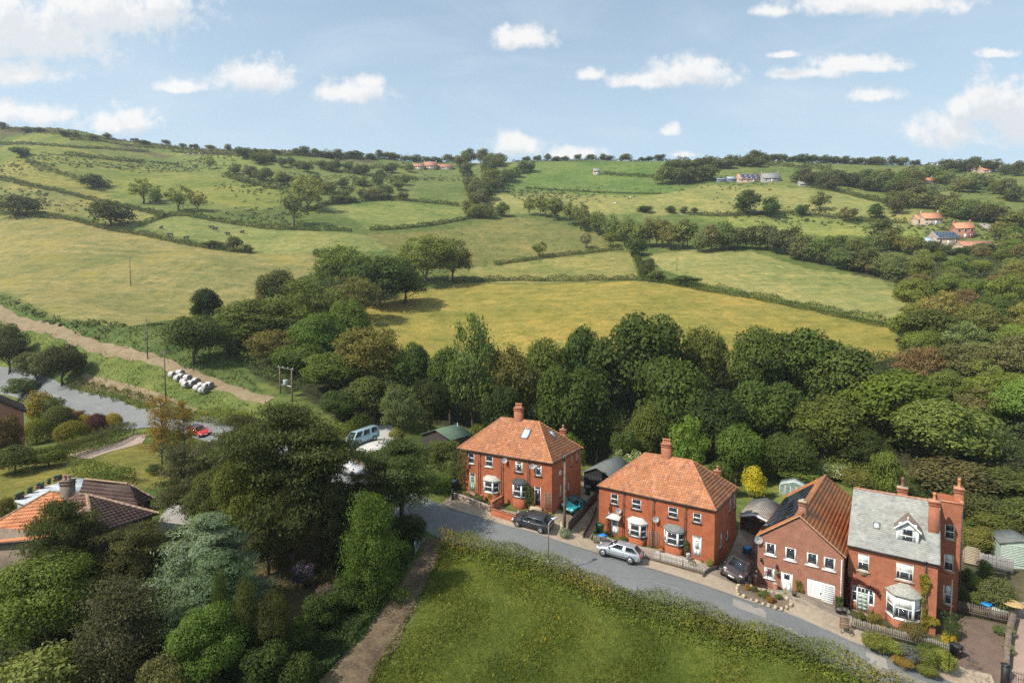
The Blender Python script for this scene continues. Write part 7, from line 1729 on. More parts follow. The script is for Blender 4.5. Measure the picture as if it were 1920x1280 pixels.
TREES = []
def plant(kind, x, y, h, w, tone, label, cat='tree', name='tree', group=None, zoff=0.0, z=None, flower=None, k=None, tilt=0.0, squash=1.0):
    ps = PROTO[kind]; cm, tm = ps[(len(TREES) if k is None else k) % len(ps)]
    z = float(H(x, y)) + zoff if z is None else z
    t = thing(name, label, cat, (x, y, z), random.uniform(0, 6.28), group)
    c = link(bpy.data.objects.new('crown', cm), t); b = link(bpy.data.objects.new('trunk' if cat == 'tree' else 'stem', tm), t)
    q = 1.0 if max(tone) > 0.2 else 1.0 + 0.85 * min(1.0, 0.15 / max(tone))       # golden and purple plants keep their own colour
    q = min(q, 1.85); j = lambda a: max(0.0, a * random.uniform(0.88, 1.12))
    c.color = (j(tone[0] * q), j(tone[1] * (1 + (q - 1) * 0.82)), j(tone[2] * (1 + (q - 1) * 0.3)), 1.0)
    if flower: c['flower'] = list(flower)
    for o in (c, b): o.scale = (w, w * squash, h)
    t.rotation_euler.x = tilt
    TREES.append(t)
    return t
DARK, MID, FRESH, PALE, OLIVE, GREY, BROWN, BLUE, DEEP = (0.034, 0.058, 0.016), (0.052, 0.080, 0.021), (0.085, 0.125, 0.030), (0.115, 0.140, 0.052), (0.085, 0.090, 0.030), (0.070, 0.088, 0.048), (0.095, 0.080, 0.045), (0.105, 0.140, 0.118), (0.022, 0.037, 0.012)
def tp(kind, px, top, wpx, Y, tone, label, cat='tree', name='tree', **kw):
    """a plant whose middle and top show at px, top and which stands Y metres away"""
    a = pt(px, top, Y); g = float(H(a[0], a[1])); h = max(0.4, a[2] - g)
    return plant(kind, a[0], a[1], h, wpx * Y / 1000.0, tone, label, cat, name, **kw)
def tb(kind, px, base, top, wpx, tone, label, cat='tree', name='tree', **kw):
    """a plant whose foot shows at px, base"""
    g = gp(px, base); s = g[1] / 1000.0
    return plant(kind, g[0], g[1], max(0.3, (base - top) * s * 1.02), wpx * s, tone, label, cat, name, **kw)

# --- wood behind the houses, along the stream
W_ = [('airy', 752, 718, 82, 77, GREY, 'round grey green small tree between the light blue van and the green shed'),
 ('airy', 888, 586, 112, 92, (0.075, 0.115, 0.035), 'tall light green ash with bare trunk, highest above the wood behind the first roof'),
 ('round', 845, 650, 95, 96, DARK, 'dark tree close beside the tall light green ash, behind the green shed'),
 ('airy', 962, 640, 110, 92, (0.058, 0.07, 0.03), 'olive brown tree behind the first red chimney'),
 ('round', 1068, 668, 140, 84, DARK, 'wide dark tree directly behind the first hipped roof'),
 ('round', 1025, 630, 100, 100, MID, 'mid green dome at the golden field edge, above the first red chimney'),
 ('round', 1100, 612, 110, 102, DARK, 'dark dome between the first chimney and the largest dark crown'),
 ('round', 1205, 584, 190, 100, DARK, 'largest dark round crown in the wood, under the golden field'),
 ('round', 1322, 600, 86, 104, MID, 'small round crown rising against the golden field, next to the largest dark crown'),
 ('round', 1275, 672, 150, 88, DARK, 'dark tree below the largest round crown, behind the second chimney'),
 ('round', 1418, 612, 120, 100, MID, 'mid green tree with ragged top at the edge of the golden field'),
 ('bloomtree', 1505, 606, 150, 100, (0.045, 0.07, 0.02), 'broad tree flecked with white blossom below the golden field'),
 ('bloomtree', 1590, 648, 150, 92, (0.06, 0.08, 0.026), 'lower tree flecked with white blossom, above the gabled house'),
 ('round', 1672, 690, 190, 84, (0.055, 0.082, 0.02), 'broad sycamore with leaning trunk above the slate roof'),
 ('round', 1775, 748, 170, 74, (0.085, 0.11, 0.035), 'pale lit sycamore nearest the slate roofed house'),
 ('round', 1345, 728, 130, 82, DEEP, 'deep dark tree behind the yellow leaved tree'),
 ('round', 1440, 700, 150, 86, DARK, 'dark tree in the wood behind the gabled house chimney'),
 ('round', 1550, 740, 140, 78, MID, 'mid green tree low in the wood behind the gabled roof ridge'),
 ('round', 1215, 758, 90, 78, MID, 'bushy tree close behind the second hipped roof, beside its chimney'),
 ('airy', 1292, 778, 80, 75, FRESH, 'light green young tree behind the second roof ridge'),
 ('round', 1385, 785, 95, 75, MID, 'bushy tree behind the yellow leaved tree, near the garden hedge'),
 ('shrub', 1170, 800, 60, 74, DARK, 'dark bush over the grey roofed garage'),
 ('round', 1120, 740, 90, 84, DEEP, 'deep shaded tree between the two hipped roofs'),
 ('round', 945, 720, 90, 84, DEEP, 'deep shaded tree beside the first roof, behind the ivy covered trunk'),
 ('round', 1480, 800, 100, 73, DARK, 'dark bush above the greenhouse'),
 ('round', 1620, 800, 90, 74, DEEP, 'deep shaded bush under the leaning sycamore'),
 ('airy', 688, 606, 160, 99, (0.082, 0.105, 0.034), 'pale yellow green broad tree at the golden field corner, above the light blue van'),
 ('round', 618, 660, 120, 94, (0.06, 0.088, 0.024), 'leafy tree just beyond the pole mounted transformer'),
 ('round', 560, 640, 100, 102, MID, 'tree overhanging the track end, beside the transformer'),
 ('round', 770, 640, 85, 97, DARK, 'dark tree between the pale broad tree and the tall ash'),
 ('round', 700, 705, 110, 86, (0.05, 0.072, 0.022), 'shaded tree behind the light blue van'),
 ('round', 640, 730, 90, 84, DARK, 'dark low tree on the bank behind the light blue van'),
 ('round', 805, 700, 80, 86, DEEP, 'deep shaded tree behind the green shed')]
for q in W_: tp(*q)
# --- wood left of the golden field
W_ = [('round', 480, 560, 150, 122, (0.062, 0.088, 0.026), 'broad tree above the farm track, second from the lone oak'),
 ('airy', 570, 520, 150, 128, (0.075, 0.095, 0.034), 'feathery tree at the corner of the golden field, left of its near edge'),
 ('round', 600, 585, 110, 110, (0.045, 0.08, 0.02), 'bright dark green tree in the middle of the wood over the track'),
 ('airy', 520, 615, 120, 108, (0.075, 0.088, 0.036), 'brownish green tree above the end of the track'),
 ('airy', 440, 600, 110, 116, (0.068, 0.092, 0.03), 'light tree at the track end, beside the lone oak'),
 ('round', 383, 540, 62, 134, DEEP, 'dark evergreen behind the lone oak at the meadow edge'),
 ('round', 655, 560, 90, 120, MID, 'mid green tree at the near end of the golden field'),
 ('round', 712, 470, 135, 168, DARK, 'big dark sycamore between the meadow and the small hedged field'),
 ('airy', 640, 456, 120, 182, (0.075, 0.10, 0.035), 'pale tree behind the big dark sycamore, by the cow field'),
 ('airy', 800, 438, 125, 206, (0.08, 0.105, 0.036), 'pale broad tree with the pole beneath it, beyond the big dark sycamore'),
 ('airy', 850, 446, 80, 212, (0.07, 0.085, 0.034), 'tree with bare lower trunk at the corner of the hedged field'),
 ('round', 520, 498, 75, 158, (0.05, 0.07, 0.026), 'round dark tree at the meadow corner'),
 ('airy', 660, 515, 110, 150, (0.075, 0.098, 0.035), 'willow like tree above the golden field corner'),
 ('shrub', 495, 515, 38, 156, BROWN, 'small brownish bush beside the round dark meadow tree'),
 ('airy', 760, 500, 90, 176, MID, 'mid green tree leaning over the hedge below the pole')]
for q in W_: tp(*q)
tb('round', 366, 682, 584, 108, (0.048, 0.07, 0.022), 'lone spreading oak with visible trunk beside the farm track')
# --- right hand wood, mixed
rw = random.Random(5)
poly = [(1560, 482), (1640, 490), (1750, 500), (1850, 486), (1919, 476), (2010, 560), (2010, 830), (1860, 830), (1790, 780), (1730, 740), (1690, 660), (1712, 560), (1640, 518)]
pa = np.array(poly, float)
wl_ = [('pale', (0.130, 0.150, 0.060)), ('fresh green', (0.095, 0.132, 0.038)), ('dark', (0.055, 0.080, 0.028)), ('grey green', (0.105, 0.122, 0.066)), ('brownish', (0.112, 0.106, 0.058)), ('mid green', (0.078, 0.110, 0.034))]
pts = []
for _ in range(6000):
    q = (rw.uniform(1560, 2010), rw.uniform(474, 830))
    if not bool(inside(pa, np.array(q[0]), np.array(q[1]))): continue
    k_ = 1 + (q[1] - 474) * 0.0045
    if any(((q[0] - o[0]) / 34) ** 2 + ((q[1] - o[1]) / 15) ** 2 < k_ ** 2 for o in pts): continue
    pts.append(q)
SEEN = {}
for i, q in enumerate(sorted(pts, key=lambda a: a[0])):
    g = gp(*q); nm, tone = wl_[rw.randrange(6)]
    wm = rw.uniform(6.5, 10.0) * (0.85 if q[1] < 520 else 1.0)
    zone = 'below the far brick farm' if q[1] < 560 else ('right of the golden field' if q[1] < 650 else 'above the walled garden')
    k_ = SEEN[nm + zone] = SEEN.get(nm + zone, -1) + 1
    o_ = 'first second third fourth fifth sixth seventh eighth ninth tenth eleventh twelfth thirteenth fourteenth fifteenth sixteenth'.split()[min(k_, 15)]
    plant('airy' if nm in ('pale', 'grey green', 'brownish') else 'round', g[0], g[1], wm * rw.uniform(0.85, 1.1), wm, tone, f'{o_} {nm} tree from the left in the mixed wood {zone}', group=f'{nm} trees {zone}', name='woodland_tree')
tp('bloomtree', 1735, 575, 120, 116, (0.06, 0.085, 0.03), 'white flowering hawthorn dome at the corner where the golden field ends')
tp('airy', 1850, 590, 130, 112, (0.09, 0.105, 0.045), 'wide pale willow showing bare twigs, right of the white flowering hawthorn')
tp('airy', 1800, 640, 110, 100, (0.085, 0.085, 0.05), 'brown twiggy tree in a gap of the wood, below the wide pale willow')
tp('round', 1900, 690, 140, 84, (0.075, 0.10, 0.03), 'bright tree over the garden wall at the picture edge')
# --- garden side of the wood
W_ = [('shrub', 1662, 838, 62, 66, (0.062, 0.088, 0.03), 'upright young tree just over the slate roof ridge'),
 ('shrub', 1790, 858, 150, 67, (0.072, 0.075, 0.035), 'wide brownish thicket behind the rear wing chimneys'),
 ('shrub', 1880, 880, 130, 66, (0.055, 0.07, 0.028), 'dark thicket above the grey garden fence'),
 ('shrub', 1815, 920, 110, 62, (0.055, 0.07, 0.026), 'dark bushes behind the arched fence panel'),
 ('shrub', 1880, 960, 120, 58, (0.065, 0.08, 0.03), 'thick bushes over the pale green cabin'),
 ('shrub', 1960, 930, 120, 56, (0.06, 0.075, 0.03), 'bushes at the picture edge over the cabin'),
 ('shrub', 1840, 985, 70, 55.5, (0.085, 0.105, 0.034), 'light green bush behind the grey board fence'),
 ('shrub', 1510, 872, 95, 72, (0.085, 0.115, 0.035), 'light green bushes between the greenhouse and the wood'),
 ('bloom', 1560, 868, 70, 73, (0.085, 0.115, 0.035), 'elder bush with cream flower heads behind the gabled roof'),
 ('shrub', 1610, 880, 80, 70, (0.08, 0.11, 0.034), 'fresh green bush between the gabled roof and the slate roof'),
 ('shrub', 1350, 862, 60, 70, MID, 'green bush beside the rear chimney of the second pair'),
 ('bloom', 1190, 842, 55, 71, FRESH, 'elder with white flower heads over the grey garage roof'),
 ('bloom', 1158, 838, 26, 72, FRESH, 'small white flowering bush behind the grey garage'),
 ('shrub', 1062, 806, 72, 72, (0.06, 0.095, 0.026), 'bright bush right behind the first pair rear chimney'),
 ('shrub', 897, 790, 42, 74, (0.07, 0.095, 0.03), 'ivy clad stump beside the first hipped roof'),
 ('shrub', 1240, 850, 60, 68, (0.07, 0.10, 0.028), 'bush behind the second ridge, beside the four chimney pots'),
 ('shrub', 830, 822, 75, 66, (0.05, 0.072, 0.025), 'garden bush in front of the green shed'),
 ('shrub', 780, 832, 60, 67, (0.055, 0.07, 0.03), 'low grey bush between the van and the green shed'),
 ('shrub', 850, 862, 50, 62, (0.062, 0.09, 0.026), 'green bush at the corner of the first brick pair'),
 ('shrub', 820, 890, 60, 59, DARK, 'dark bush by the blue bin beside the first brick pair')]
for q in W_:
    tp(*q, cat='shrub', name='shrub', flower=(0.62, 0.60, 0.45))
tb('bloom', 1414, 936, 868, 50, (0.42, 0.37, 0.03), 'bright yellow leaved small tree in the second back garden', name='golden_tree', flower=(0.55, 0.44, 0.03))
tb('shrub', 745, 826, 798, 34, (0.12, 0.14, 0.05), 'spiky pale green cabbage palm by the white concrete', cat='plant', name='cabbage_palm')

# --- pines and garden trees at the lower left
W_ = [('pine', 540, 758, 250, 45.5, (0.036, 0.049, 0.023), 'tallest dark pine, its wide crown hiding the bend of the road', 'pine_tree'),
 ('pine', 470, 800, 150, 48.0, (0.040, 0.053, 0.025), 'tall pine behind the red car, left half of the dark pine clump', 'pine_tree'),
 ('pine', 452, 775, 95, 60.0, (0.038, 0.052, 0.026), 'pine tip beside the red car, above the gravel yard', 'pine_tree'),
 ('pine', 600, 800, 150, 47.5, (0.034, 0.046, 0.022), 'pine at the right flank of the tallest dark pine', 'pine_tree'),
 ('broad', 408, 878, 120, 46.5, (0.052, 0.066, 0.024), 'dull green leafy tree over the gravel yard', 'tree'),
 ('broad', 500, 960, 90, 43.0, (0.045, 0.058, 0.022), 'shaded leafy tree above the dark blue car', 'tree'),
 ('pine', 752, 825, 170, 52.0, (0.042, 0.055, 0.028), 'spreading pine overhanging the road, left of the first brick pair', 'pine_tree'),
 ('pine', 690, 880, 100, 50.0, (0.045, 0.052, 0.026), 'lower pine between the covered car and the road', 'pine_tree'),
 ('conifer', 694, 930, 130, 41.0, (0.048, 0.078, 0.020), 'fresh green drooping conifer beside the muddy track', 'conifer_tree'),
 ('conifer', 632, 905, 90, 44.0, (0.016, 0.026, 0.010), 'nearly black yew behind the fresh green conifer', 'yew_tree'),
 ('pine', 360, 828, 130, 50.0, (0.052, 0.062, 0.040), 'grey blue pine beside the gravel yard, left of the pine clump', 'pine_tree'),
 ('broad', 455, 850, 110, 44.0, (0.075, 0.085, 0.024), 'yellow green leafy tree in the middle of the pine clump', 'tree'),
 ('broad', 545, 900, 80, 43.5, (0.055, 0.07, 0.022), 'olive leafy tree around the two tall trunks', 'tree'),
 ('larch', 300, 744, 66, 67.0, (0.15, 0.115, 0.028), 'golden brown larch on the lawn, left one of two', 'larch_tree'),
 ('larch', 343, 756, 52, 68.0, (0.125, 0.10, 0.026), 'golden brown larch on the lawn, right one of two', 'larch_tree'),
 ('pine', 118, 940, 150, 38.0, (0.036, 0.052, 0.022), 'dark pine in front of the bungalow roof', 'pine_tree'),
 ('broad', 80, 1038, 205, 35.0, (0.072, 0.10, 0.024), 'leafy light tipped tree in the bottom corner below the bungalow', 'tree'),
 ('pine', 235, 985, 150, 39.0, (0.048, 0.060, 0.028), 'olive brown pine below the bungalow wall', 'pine_tree'),
 ('conifer', 225, 1090, 190, 32.5, (0.044, 0.052, 0.034), 'brown tipped grey conifer at the lower edge', 'conifer_tree'),
 ('cedar', 392, 966, 215, 38.0, BLUE, 'pale blue cedar with long drooping sprays', 'cedar_tree'),
 ('cedar', 400, 1040, 190, 35.5, (0.062, 0.092, 0.085), 'darker blue cedar below the pale blue cedar', 'cedar_tree'),
 ('broad', 385, 1135, 150, 31.5, (0.058, 0.088, 0.022), 'bright green maple at the lower edge', 'tree'),
 ('column', 412, 1088, 44, 33.5, (0.045, 0.058, 0.022), 'thin dark cypress beside the bright green maple', 'cypress_tree'),
 ('column', 458, 1108, 60, 33.0, (0.045, 0.056, 0.020), 'thicker dark cypress beside the slender mop headed tree', 'cypress_tree'),
 ('shrub', 62, 1216, 190, 29.5, (0.105, 0.118, 0.056), 'pale grey green bush in the very corner', 'shrub'),
 ('airy', 300, 1222, 110, 29.5, (0.075, 0.078, 0.048), 'grey half bare bush with white branches at the lower edge', 'shrub')]
for (kd, px, top, w_, Y, tone, lb, nm) in W_:
    tp(kd, px, top, w_, Y, tone, lb, 'shrub' if nm == 'shrub' else 'tree', nm)
t_ = tb('broad', 514, 1250, 1100, 74, (0.038, 0.05, 0.018), 'slender tree with bare stem and dark mop head, by the hedge bank'); 
tb('bloom', 570, 1104, 1048, 48, (0.03, 0.045, 0.02), 'rhododendron covered with purple flowers under the pines', 'shrub', 'rhododendron', flower=(0.30, 0.14, 0.38))
tb('bloom', 614, 1130, 1090, 50, (0.05, 0.06, 0.03), 'dull pink flowering bush below the purple rhododendron', 'shrub', 'rhododendron', flower=(0.22, 0.13, 0.16))
for k, (px, by, ty, w_) in enumerate([(548, 1230, 1160, 90), (600, 1180, 1110, 80), (650, 1140, 1080, 80), (705, 1100, 1040, 80), (745, 1065, 1010, 60), (500, 1290, 1200, 100), (560, 1290, 1220, 80)]):
    tb('shrub', px, by, ty, w_, (0.026, 0.05, 0.014), ('fourth', 'third', 'second', 'first', 'uppermost', 'lowest', 'fifth')[k] + ' dark bush down the bank along the muddy track', 'shrub', 'shrub', group='bushes along the muddy track')
tb('shrub', 770, 1022, 960, 70, DEEP, 'black green holly by the field gate', 'shrub', 'holly_bush')
# --- garden bushes by the upper road
W_ = [('bloom', 76, 800, 728, 54, (0.10, 0.10, 0.03), 'tall bush with orange yellow flowers beside the brick gable', (0.42, 0.26, 0.02)),
 ('shrub', 100, 795, 742, 50, (0.06, 0.08, 0.03), 'grey green tall bush behind the bright clipped domes', None),
 ('dome', 70, 832, 786, 40, (0.085, 0.105, 0.018), 'bright green clipped dome nearest the brick gable', None),
 ('dome', 112, 815, 762, 48, (0.045, 0.06, 0.02), 'dark round bush between the two bright clipped domes', None),
 ('dome', 136, 830, 790, 52, (0.09, 0.11, 0.018), 'bright green wide clipped dome in front of the purple bush', None),
 ('bloom', 128, 790, 765, 26, (0.12, 0.09, 0.03), 'small yellow tipped bush close to the upper road', (0.40, 0.28, 0.03)),
 ('dome', 158, 800, 778, 26, (0.34, 0.25, 0.03), 'small golden bush left of the purple bush', None),
 ('dome', 183, 814, 776, 36, (0.045, 0.016, 0.028), 'dark purple barberry bush by the clipped hedge', None),
 ('dome', 212, 805, 775, 30, (0.34, 0.26, 0.03), 'golden bush right of the purple bush, by the hedge end', None),
 ('shrub', 148, 786, 768, 26, (0.10, 0.07, 0.055), 'pinkish bush by the roadside above the golden bushes', None),
 ('shrub', 30, 885, 832, 80, (0.045, 0.06, 0.022), 'dark shrub below the brick gable', None),
 ('shrub', 92, 875, 834, 60, (0.06, 0.09, 0.022), 'light green shrub at the foot of the clipped hedge', None),
 ('shrub', 12, 870, 775, 60, (0.055, 0.05, 0.022), 'brown green tree shrub against the brick gable', None),
 ('shrub', 14, 990, 925, 34, (0.08, 0.085, 0.03), 'small rose bush on the lawn edge', None),
 ('shrub', 290, 888, 868, 34, (0.045, 0.06, 0.024), 'low dark shrub under the larches', None),
 ('round', 18, 700, 606, 66, (0.045, 0.055, 0.024), 'dark thorn tree at the edge, above the upper road', None),
 ('round', 118, 722, 640, 76, (0.034, 0.05, 0.018), 'dark rounded thorn above the upper road', None),
 ('shrub', 68, 716, 656, 74, (0.06, 0.066, 0.03), 'mixed thorn bush beside the dark rounded thorn', None),
 ('shrub', 40, 745, 706, 60, (0.05, 0.065, 0.032), 'grey bush hanging over the upper road', None)]
for (kd, px, by, ty, w_, tone, lb, fl_) in W_: tb(kd, px, by, ty, w_, tone, lb, 'tree' if kd == 'round' else 'shrub', 'thorn_tree' if kd == 'round' else 'bush', flower=fl_)

# --- single trees and bushes on the hillside
W_ = [('far', 208, 425, 374, 74, DARK, 'dark spreading oak alone on the hedge above the yellow meadow'), ('far', 35, 404, 366, 78, (0.05, 0.056, 0.03), 'clump of thorn at the far edge of the yellow meadow'),
 ('farairy', 270, 382, 334, 60, PALE, 'pale airy tree on the middle hedge of the hillside'), ('farairy', 336, 396, 348, 56, PALE, 'pale tree, left one of a pair above the cow field'), ('farairy', 372, 396, 358, 36, PALE, 'pale tree, right one of a pair above the cow field'),
 ('far', 293, 384, 358, 26, MID, 'dark small tree beside the pale airy tree'), ('far', 176, 352, 326, 52, (0.045, 0.058, 0.028), 'dark low thorn clump in the upper left fields'), ('far', 40, 294, 274, 36, DARK, 'dark thorn at the start of the second hedge from the top'),
 ('farairy', 575, 395, 328, 66, PALE, 'tall pale ash in the middle of the hillside'), ('farairy', 552, 424, 345, 60, (0.10, 0.125, 0.055), 'pale leaning ash at the corner of the cow field'), ('farairy', 392, 318, 290, 22, PALE, 'thin pale tree in the highest pasture'),
 ('far', 458, 298, 274, 34, DARK, 'dark round tree below the moor edge'), ('far', 488, 308, 288, 40, MID, 'wide bush next to the dark round tree below the moor'), ('far', 438, 470, 443, 34, (0.05, 0.07, 0.03), 'dark bush in the lower hedge of the cow field'), ('far', 465, 474, 458, 22, (0.05, 0.07, 0.03), 'smaller bush in the lower hedge of the cow field'), ('far', 400, 464, 449, 40, (0.06, 0.085, 0.03), 'low wide bush in the lower hedge of the cow field'),
 ('far', 597, 482, 466, 24, DARK, 'single thorn at the end of the fence by the meadow'), ('farairy', 1012, 482, 453, 34, (0.085, 0.105, 0.04), 'small leaning tree in the hedge of the hedged field'), ('farairy', 1098, 466, 436, 26, (0.10, 0.115, 0.06), 'thin leafless looking tree on the big field'), ('farairy', 1144, 463, 434, 32, FRESH, 'light green small tree by the corner hedge'),
 ('far', 1192, 480, 446, 44, DARK, 'dark round bush at the corner of three fields'), ('far', 1214, 520, 490, 30, (0.045, 0.065, 0.024), 'dark bush down the hedge from the corner'), ('far', 1232, 528, 508, 40, (0.055, 0.075, 0.026), 'bush at the head of the golden field hedge'), ('far', 1285, 534, 514, 60, (0.055, 0.072, 0.03), 'wide low bush in the corner of the golden field'), ('far', 1215, 500, 484, 26, (0.05, 0.068, 0.026), 'small bush between the corner bushes'),
 ('far', 1400, 402, 357, 52, DARK, 'dark large tree, left one of two under the red roofed barn'), ('far', 1446, 408, 368, 40, DARK, 'dark tree, right one of two under the red roofed barn'), ('farairy', 1537, 396, 360, 42, (0.075, 0.09, 0.04), 'airy tree on the hedge below the far hill farm'), ('far', 1503, 405, 382, 26, DARK, 'small dark tree in the hedge below the red roofed barn'), ('far', 1643, 410, 382, 30, DARK, 'dark thorn with a dead branch above the far brick farm'),
 ('far', 1656, 452, 412, 62, (0.048, 0.062, 0.026), 'wide dark tree beside the far brick farm'), ('farairy', 1590, 418, 388, 36, (0.09, 0.10, 0.055), 'pale twiggy tree in the hedge by the far farm'), ('far', 1210, 398, 386, 34, DARK, 'dark bush pair in the pale field'), ('far', 1258, 400, 386, 22, DARK, 'round dark bush in the pale field'), ('far', 1282, 400, 387, 18, (0.05, 0.06, 0.03), 'smaller round bush in the pale field'), ('far', 1302, 400, 388, 14, (0.05, 0.06, 0.03), 'smallest round bush in the pale field')]
for q in W_: tb(*q, name='hedgerow_tree')
ORD = 'first second third fourth fifth sixth seventh eighth ninth tenth eleventh twelfth thirteenth fourteenth fifteenth sixteenth seventeenth eighteenth nineteenth twentieth'.split()
def row(line, n, hm, wm, tones, label, group, kind='far', seed=0, jit=6, name='hillside_tree'):
    """trees standing along or about a line of the hillside, told apart by their order from the left"""
    r = random.Random(seed); L = np.array(line, float)
    d = np.concatenate([[0], np.cumsum(np.linalg.norm(np.diff(L, axis=0), axis=1))])
    ps = []
    for i in range(n):
        s = d[-1] * (i + r.uniform(0.1, 0.9)) / n
        ps.append(gp(np.interp(s, d, L[:, 0]), np.interp(s, d, L[:, 1]) + r.uniform(-jit, jit) * 0.5))
    for i, g in enumerate(sorted(ps, key=lambda q: q[0] / q[1])):
        w_ = r.uniform(*wm) * 1.3; plant(kind, g[0], g[1], r.uniform(*hm) * 1.25, w_, r.choice(tones), f'{label}, {ORD[i]} from the left', group=group, name=name)
T1 = [(0.058, 0.078, 0.036), (0.075, 0.096, 0.046), (0.050, 0.066, 0.032)]; T2 = [(0.095, 0.12, 0.05), (0.085, 0.105, 0.042), (0.075, 0.098, 0.038)]
row([(990, 402), (1030, 410), (1085, 428), (1135, 446), (1160, 456)], 13, (9, 12), (6, 8.5), T2, 'tall pale tree in the row above the big field', 'row of tall pale trees', 'farairy', 1, 4)
row([(1160, 456), (1200, 464), (1250, 466), (1300, 470)], 11, (9, 12), (7, 9), T2, 'tall pale tree in the copse behind the dark corner bush', 'copse of pale trees', 'farairy', 2, 5)
row([(1310, 474), (1360, 468), (1420, 468), (1470, 476), (1510, 490)], 12, (8, 11), (7, 9), T1, 'dark bushy tree in the belt above the pale field', 'belt of dark trees', 'far', 3, 6)
row([(1500, 490), (1560, 500), (1620, 512), (1690, 524)], 9, (6, 8.5), (7, 10), T1, 'bushy tree over the stony bank by the pale field', 'bushes over the stony bank', 'far', 4, 5)
row([(1540, 470), (1600, 478), (1660, 470), (1720, 480)], 8, (6, 8), (6, 9), T2 + T1, 'mixed tree below the far brick farm, above the stony bank', 'trees below the far farm', 'far', 5, 10)
row([(905, 396), (890, 380), (880, 350), (870, 325)], 8, (8, 11), (8, 11), T1, 'green tree along the edge of the wooded gully under the skyline', 'trees of the gully edge', 'far', 6, 6)
row([(930, 365), (950, 345), (975, 330), (1000, 318)], 7, (7, 10), (8, 11), T1, 'green tree of the wooded gully beside the bright pasture', 'trees of the far gully edge', 'far', 7, 6)
row([(860, 310), (900, 305), (940, 312), (910, 330), (925, 350), (900, 365), (915, 385)], 18, (8, 12), (9, 12), T1 + [(0.08, 0.1, 0.042)], 'tree crown inside the wooded gully under the skyline', 'trees inside the gully', 'far', 8, 10)
row([(870, 405), (910, 410), (945, 408)], 4, (7, 9), (7, 9), T2, 'pale round tree at the foot of the wooded gully', 'trees at the gully foot', 'far', 9, 4)
row([(480, 300), (560, 318), (640, 322), (720, 330), (770, 325)], 16, (5, 8), (6, 9), T1, 'small tree of the upper hedgerow under the moor', 'upper hedgerow trees', 'far', 10, 10)
row([(430, 325), (500, 340), (560, 352), (620, 358)], 9, (5, 8), (6, 10), T1 + T2, 'bushy tree in the hollow of the hillside pastures', 'trees in the hillside hollow', 'far', 11, 8)
row([(630, 352), (690, 350), (760, 345), (740, 365), (660, 372)], 10, (5, 8), (6, 9), T1 + T2, 'tree of the small plantation below the skyline farm', 'plantation trees', 'far', 12, 10)
row([(590, 380), (650, 382), (700, 376), (760, 374)], 8, (3, 5), (4, 7), T1, 'bush of the hedge over the green hill field', 'bushes over the green hill field', 'far', 13, 3)
row([(0, 240), (120, 254), (260, 268), (420, 284), (520, 290)], 16, (2.5, 5), (5, 9), T1, 'low thorn bush on the moor skyline', 'thorns on the moor skyline', 'far', 14, 6, 'thorn_bush')
row([(540, 291), (640, 296), (760, 300), (860, 302)], 18, (4, 7), (7, 12), T1, 'rounded tree on the skyline left of the gully', 'trees on the left skyline', 'far', 15, 3)
row([(980, 302), (1060, 302), (1160, 299), (1250, 298)], 14, (3, 6), (6, 11), T1, 'rounded tree on the skyline above the bright pasture', 'trees on the pasture skyline', 'far', 16, 2)
row([(1235, 345), (1290, 345), (1340, 338)], 7, (8, 11), (9, 13), T1, 'big round tree left of the blue sheds and barn', 'big trees left of the barn', 'far', 17, 4)
row([(1250, 322), (1310, 316), (1380, 312), (1440, 310)], 13, (5, 8), (7, 12), T1, 'tree of the hilltop copse above the barn', 'hilltop copse trees', 'far', 18, 8)
row([(1400, 300), (1480, 298), (1560, 300), (1640, 302), (1720, 305)], 16, (4, 8), (7, 12), T1, 'rounded tree on the skyline right of the hilltop copse', 'trees on the right skyline', 'far', 19, 4)
row([(1490, 338), (1560, 350), (1600, 352), (1660, 360), (1730, 375)], 18, (7, 11), (8, 12), T1, 'dark tree of the steep wood right of the barn', 'steep wood trees', 'far', 20, 16)
row([(1620, 340), (1700, 345), (1780, 352), (1860, 365), (1919, 372)], 16, (7, 10), (8, 12), T1 + T2, 'tree among the hillside houses', 'trees among the hillside houses', 'far', 21, 20)
row([(1660, 395), (1720, 392), (1780, 400), (1830, 415), (1919, 425)], 14, (6, 10), (7, 11), T2 + T1, 'leafy tree behind the far brick farm', 'trees behind the far farm', 'far', 22, 14)
row([(1740, 330), (1800, 322), (1860, 325), (1919, 330)], 9, (6, 10), (8, 12), T1, 'tree near the red roofed houses on the right skyline', 'trees near the skyline houses', 'far', 23, 5)
row([(1690, 455), (1735, 470), (1790, 478), (1860, 470)], 9, (2.5, 4), (4, 7), T1, 'garden bush in front of the far brick farm', 'bushes of the far farm', 'far', 24, 5, 'bush')
row([(1870, 440), (1900, 470), (1919, 500)], 6, (5, 8), (6, 9), T2, 'pale tree along the far lane', 'trees along the far lane', 'far', 25, 8)

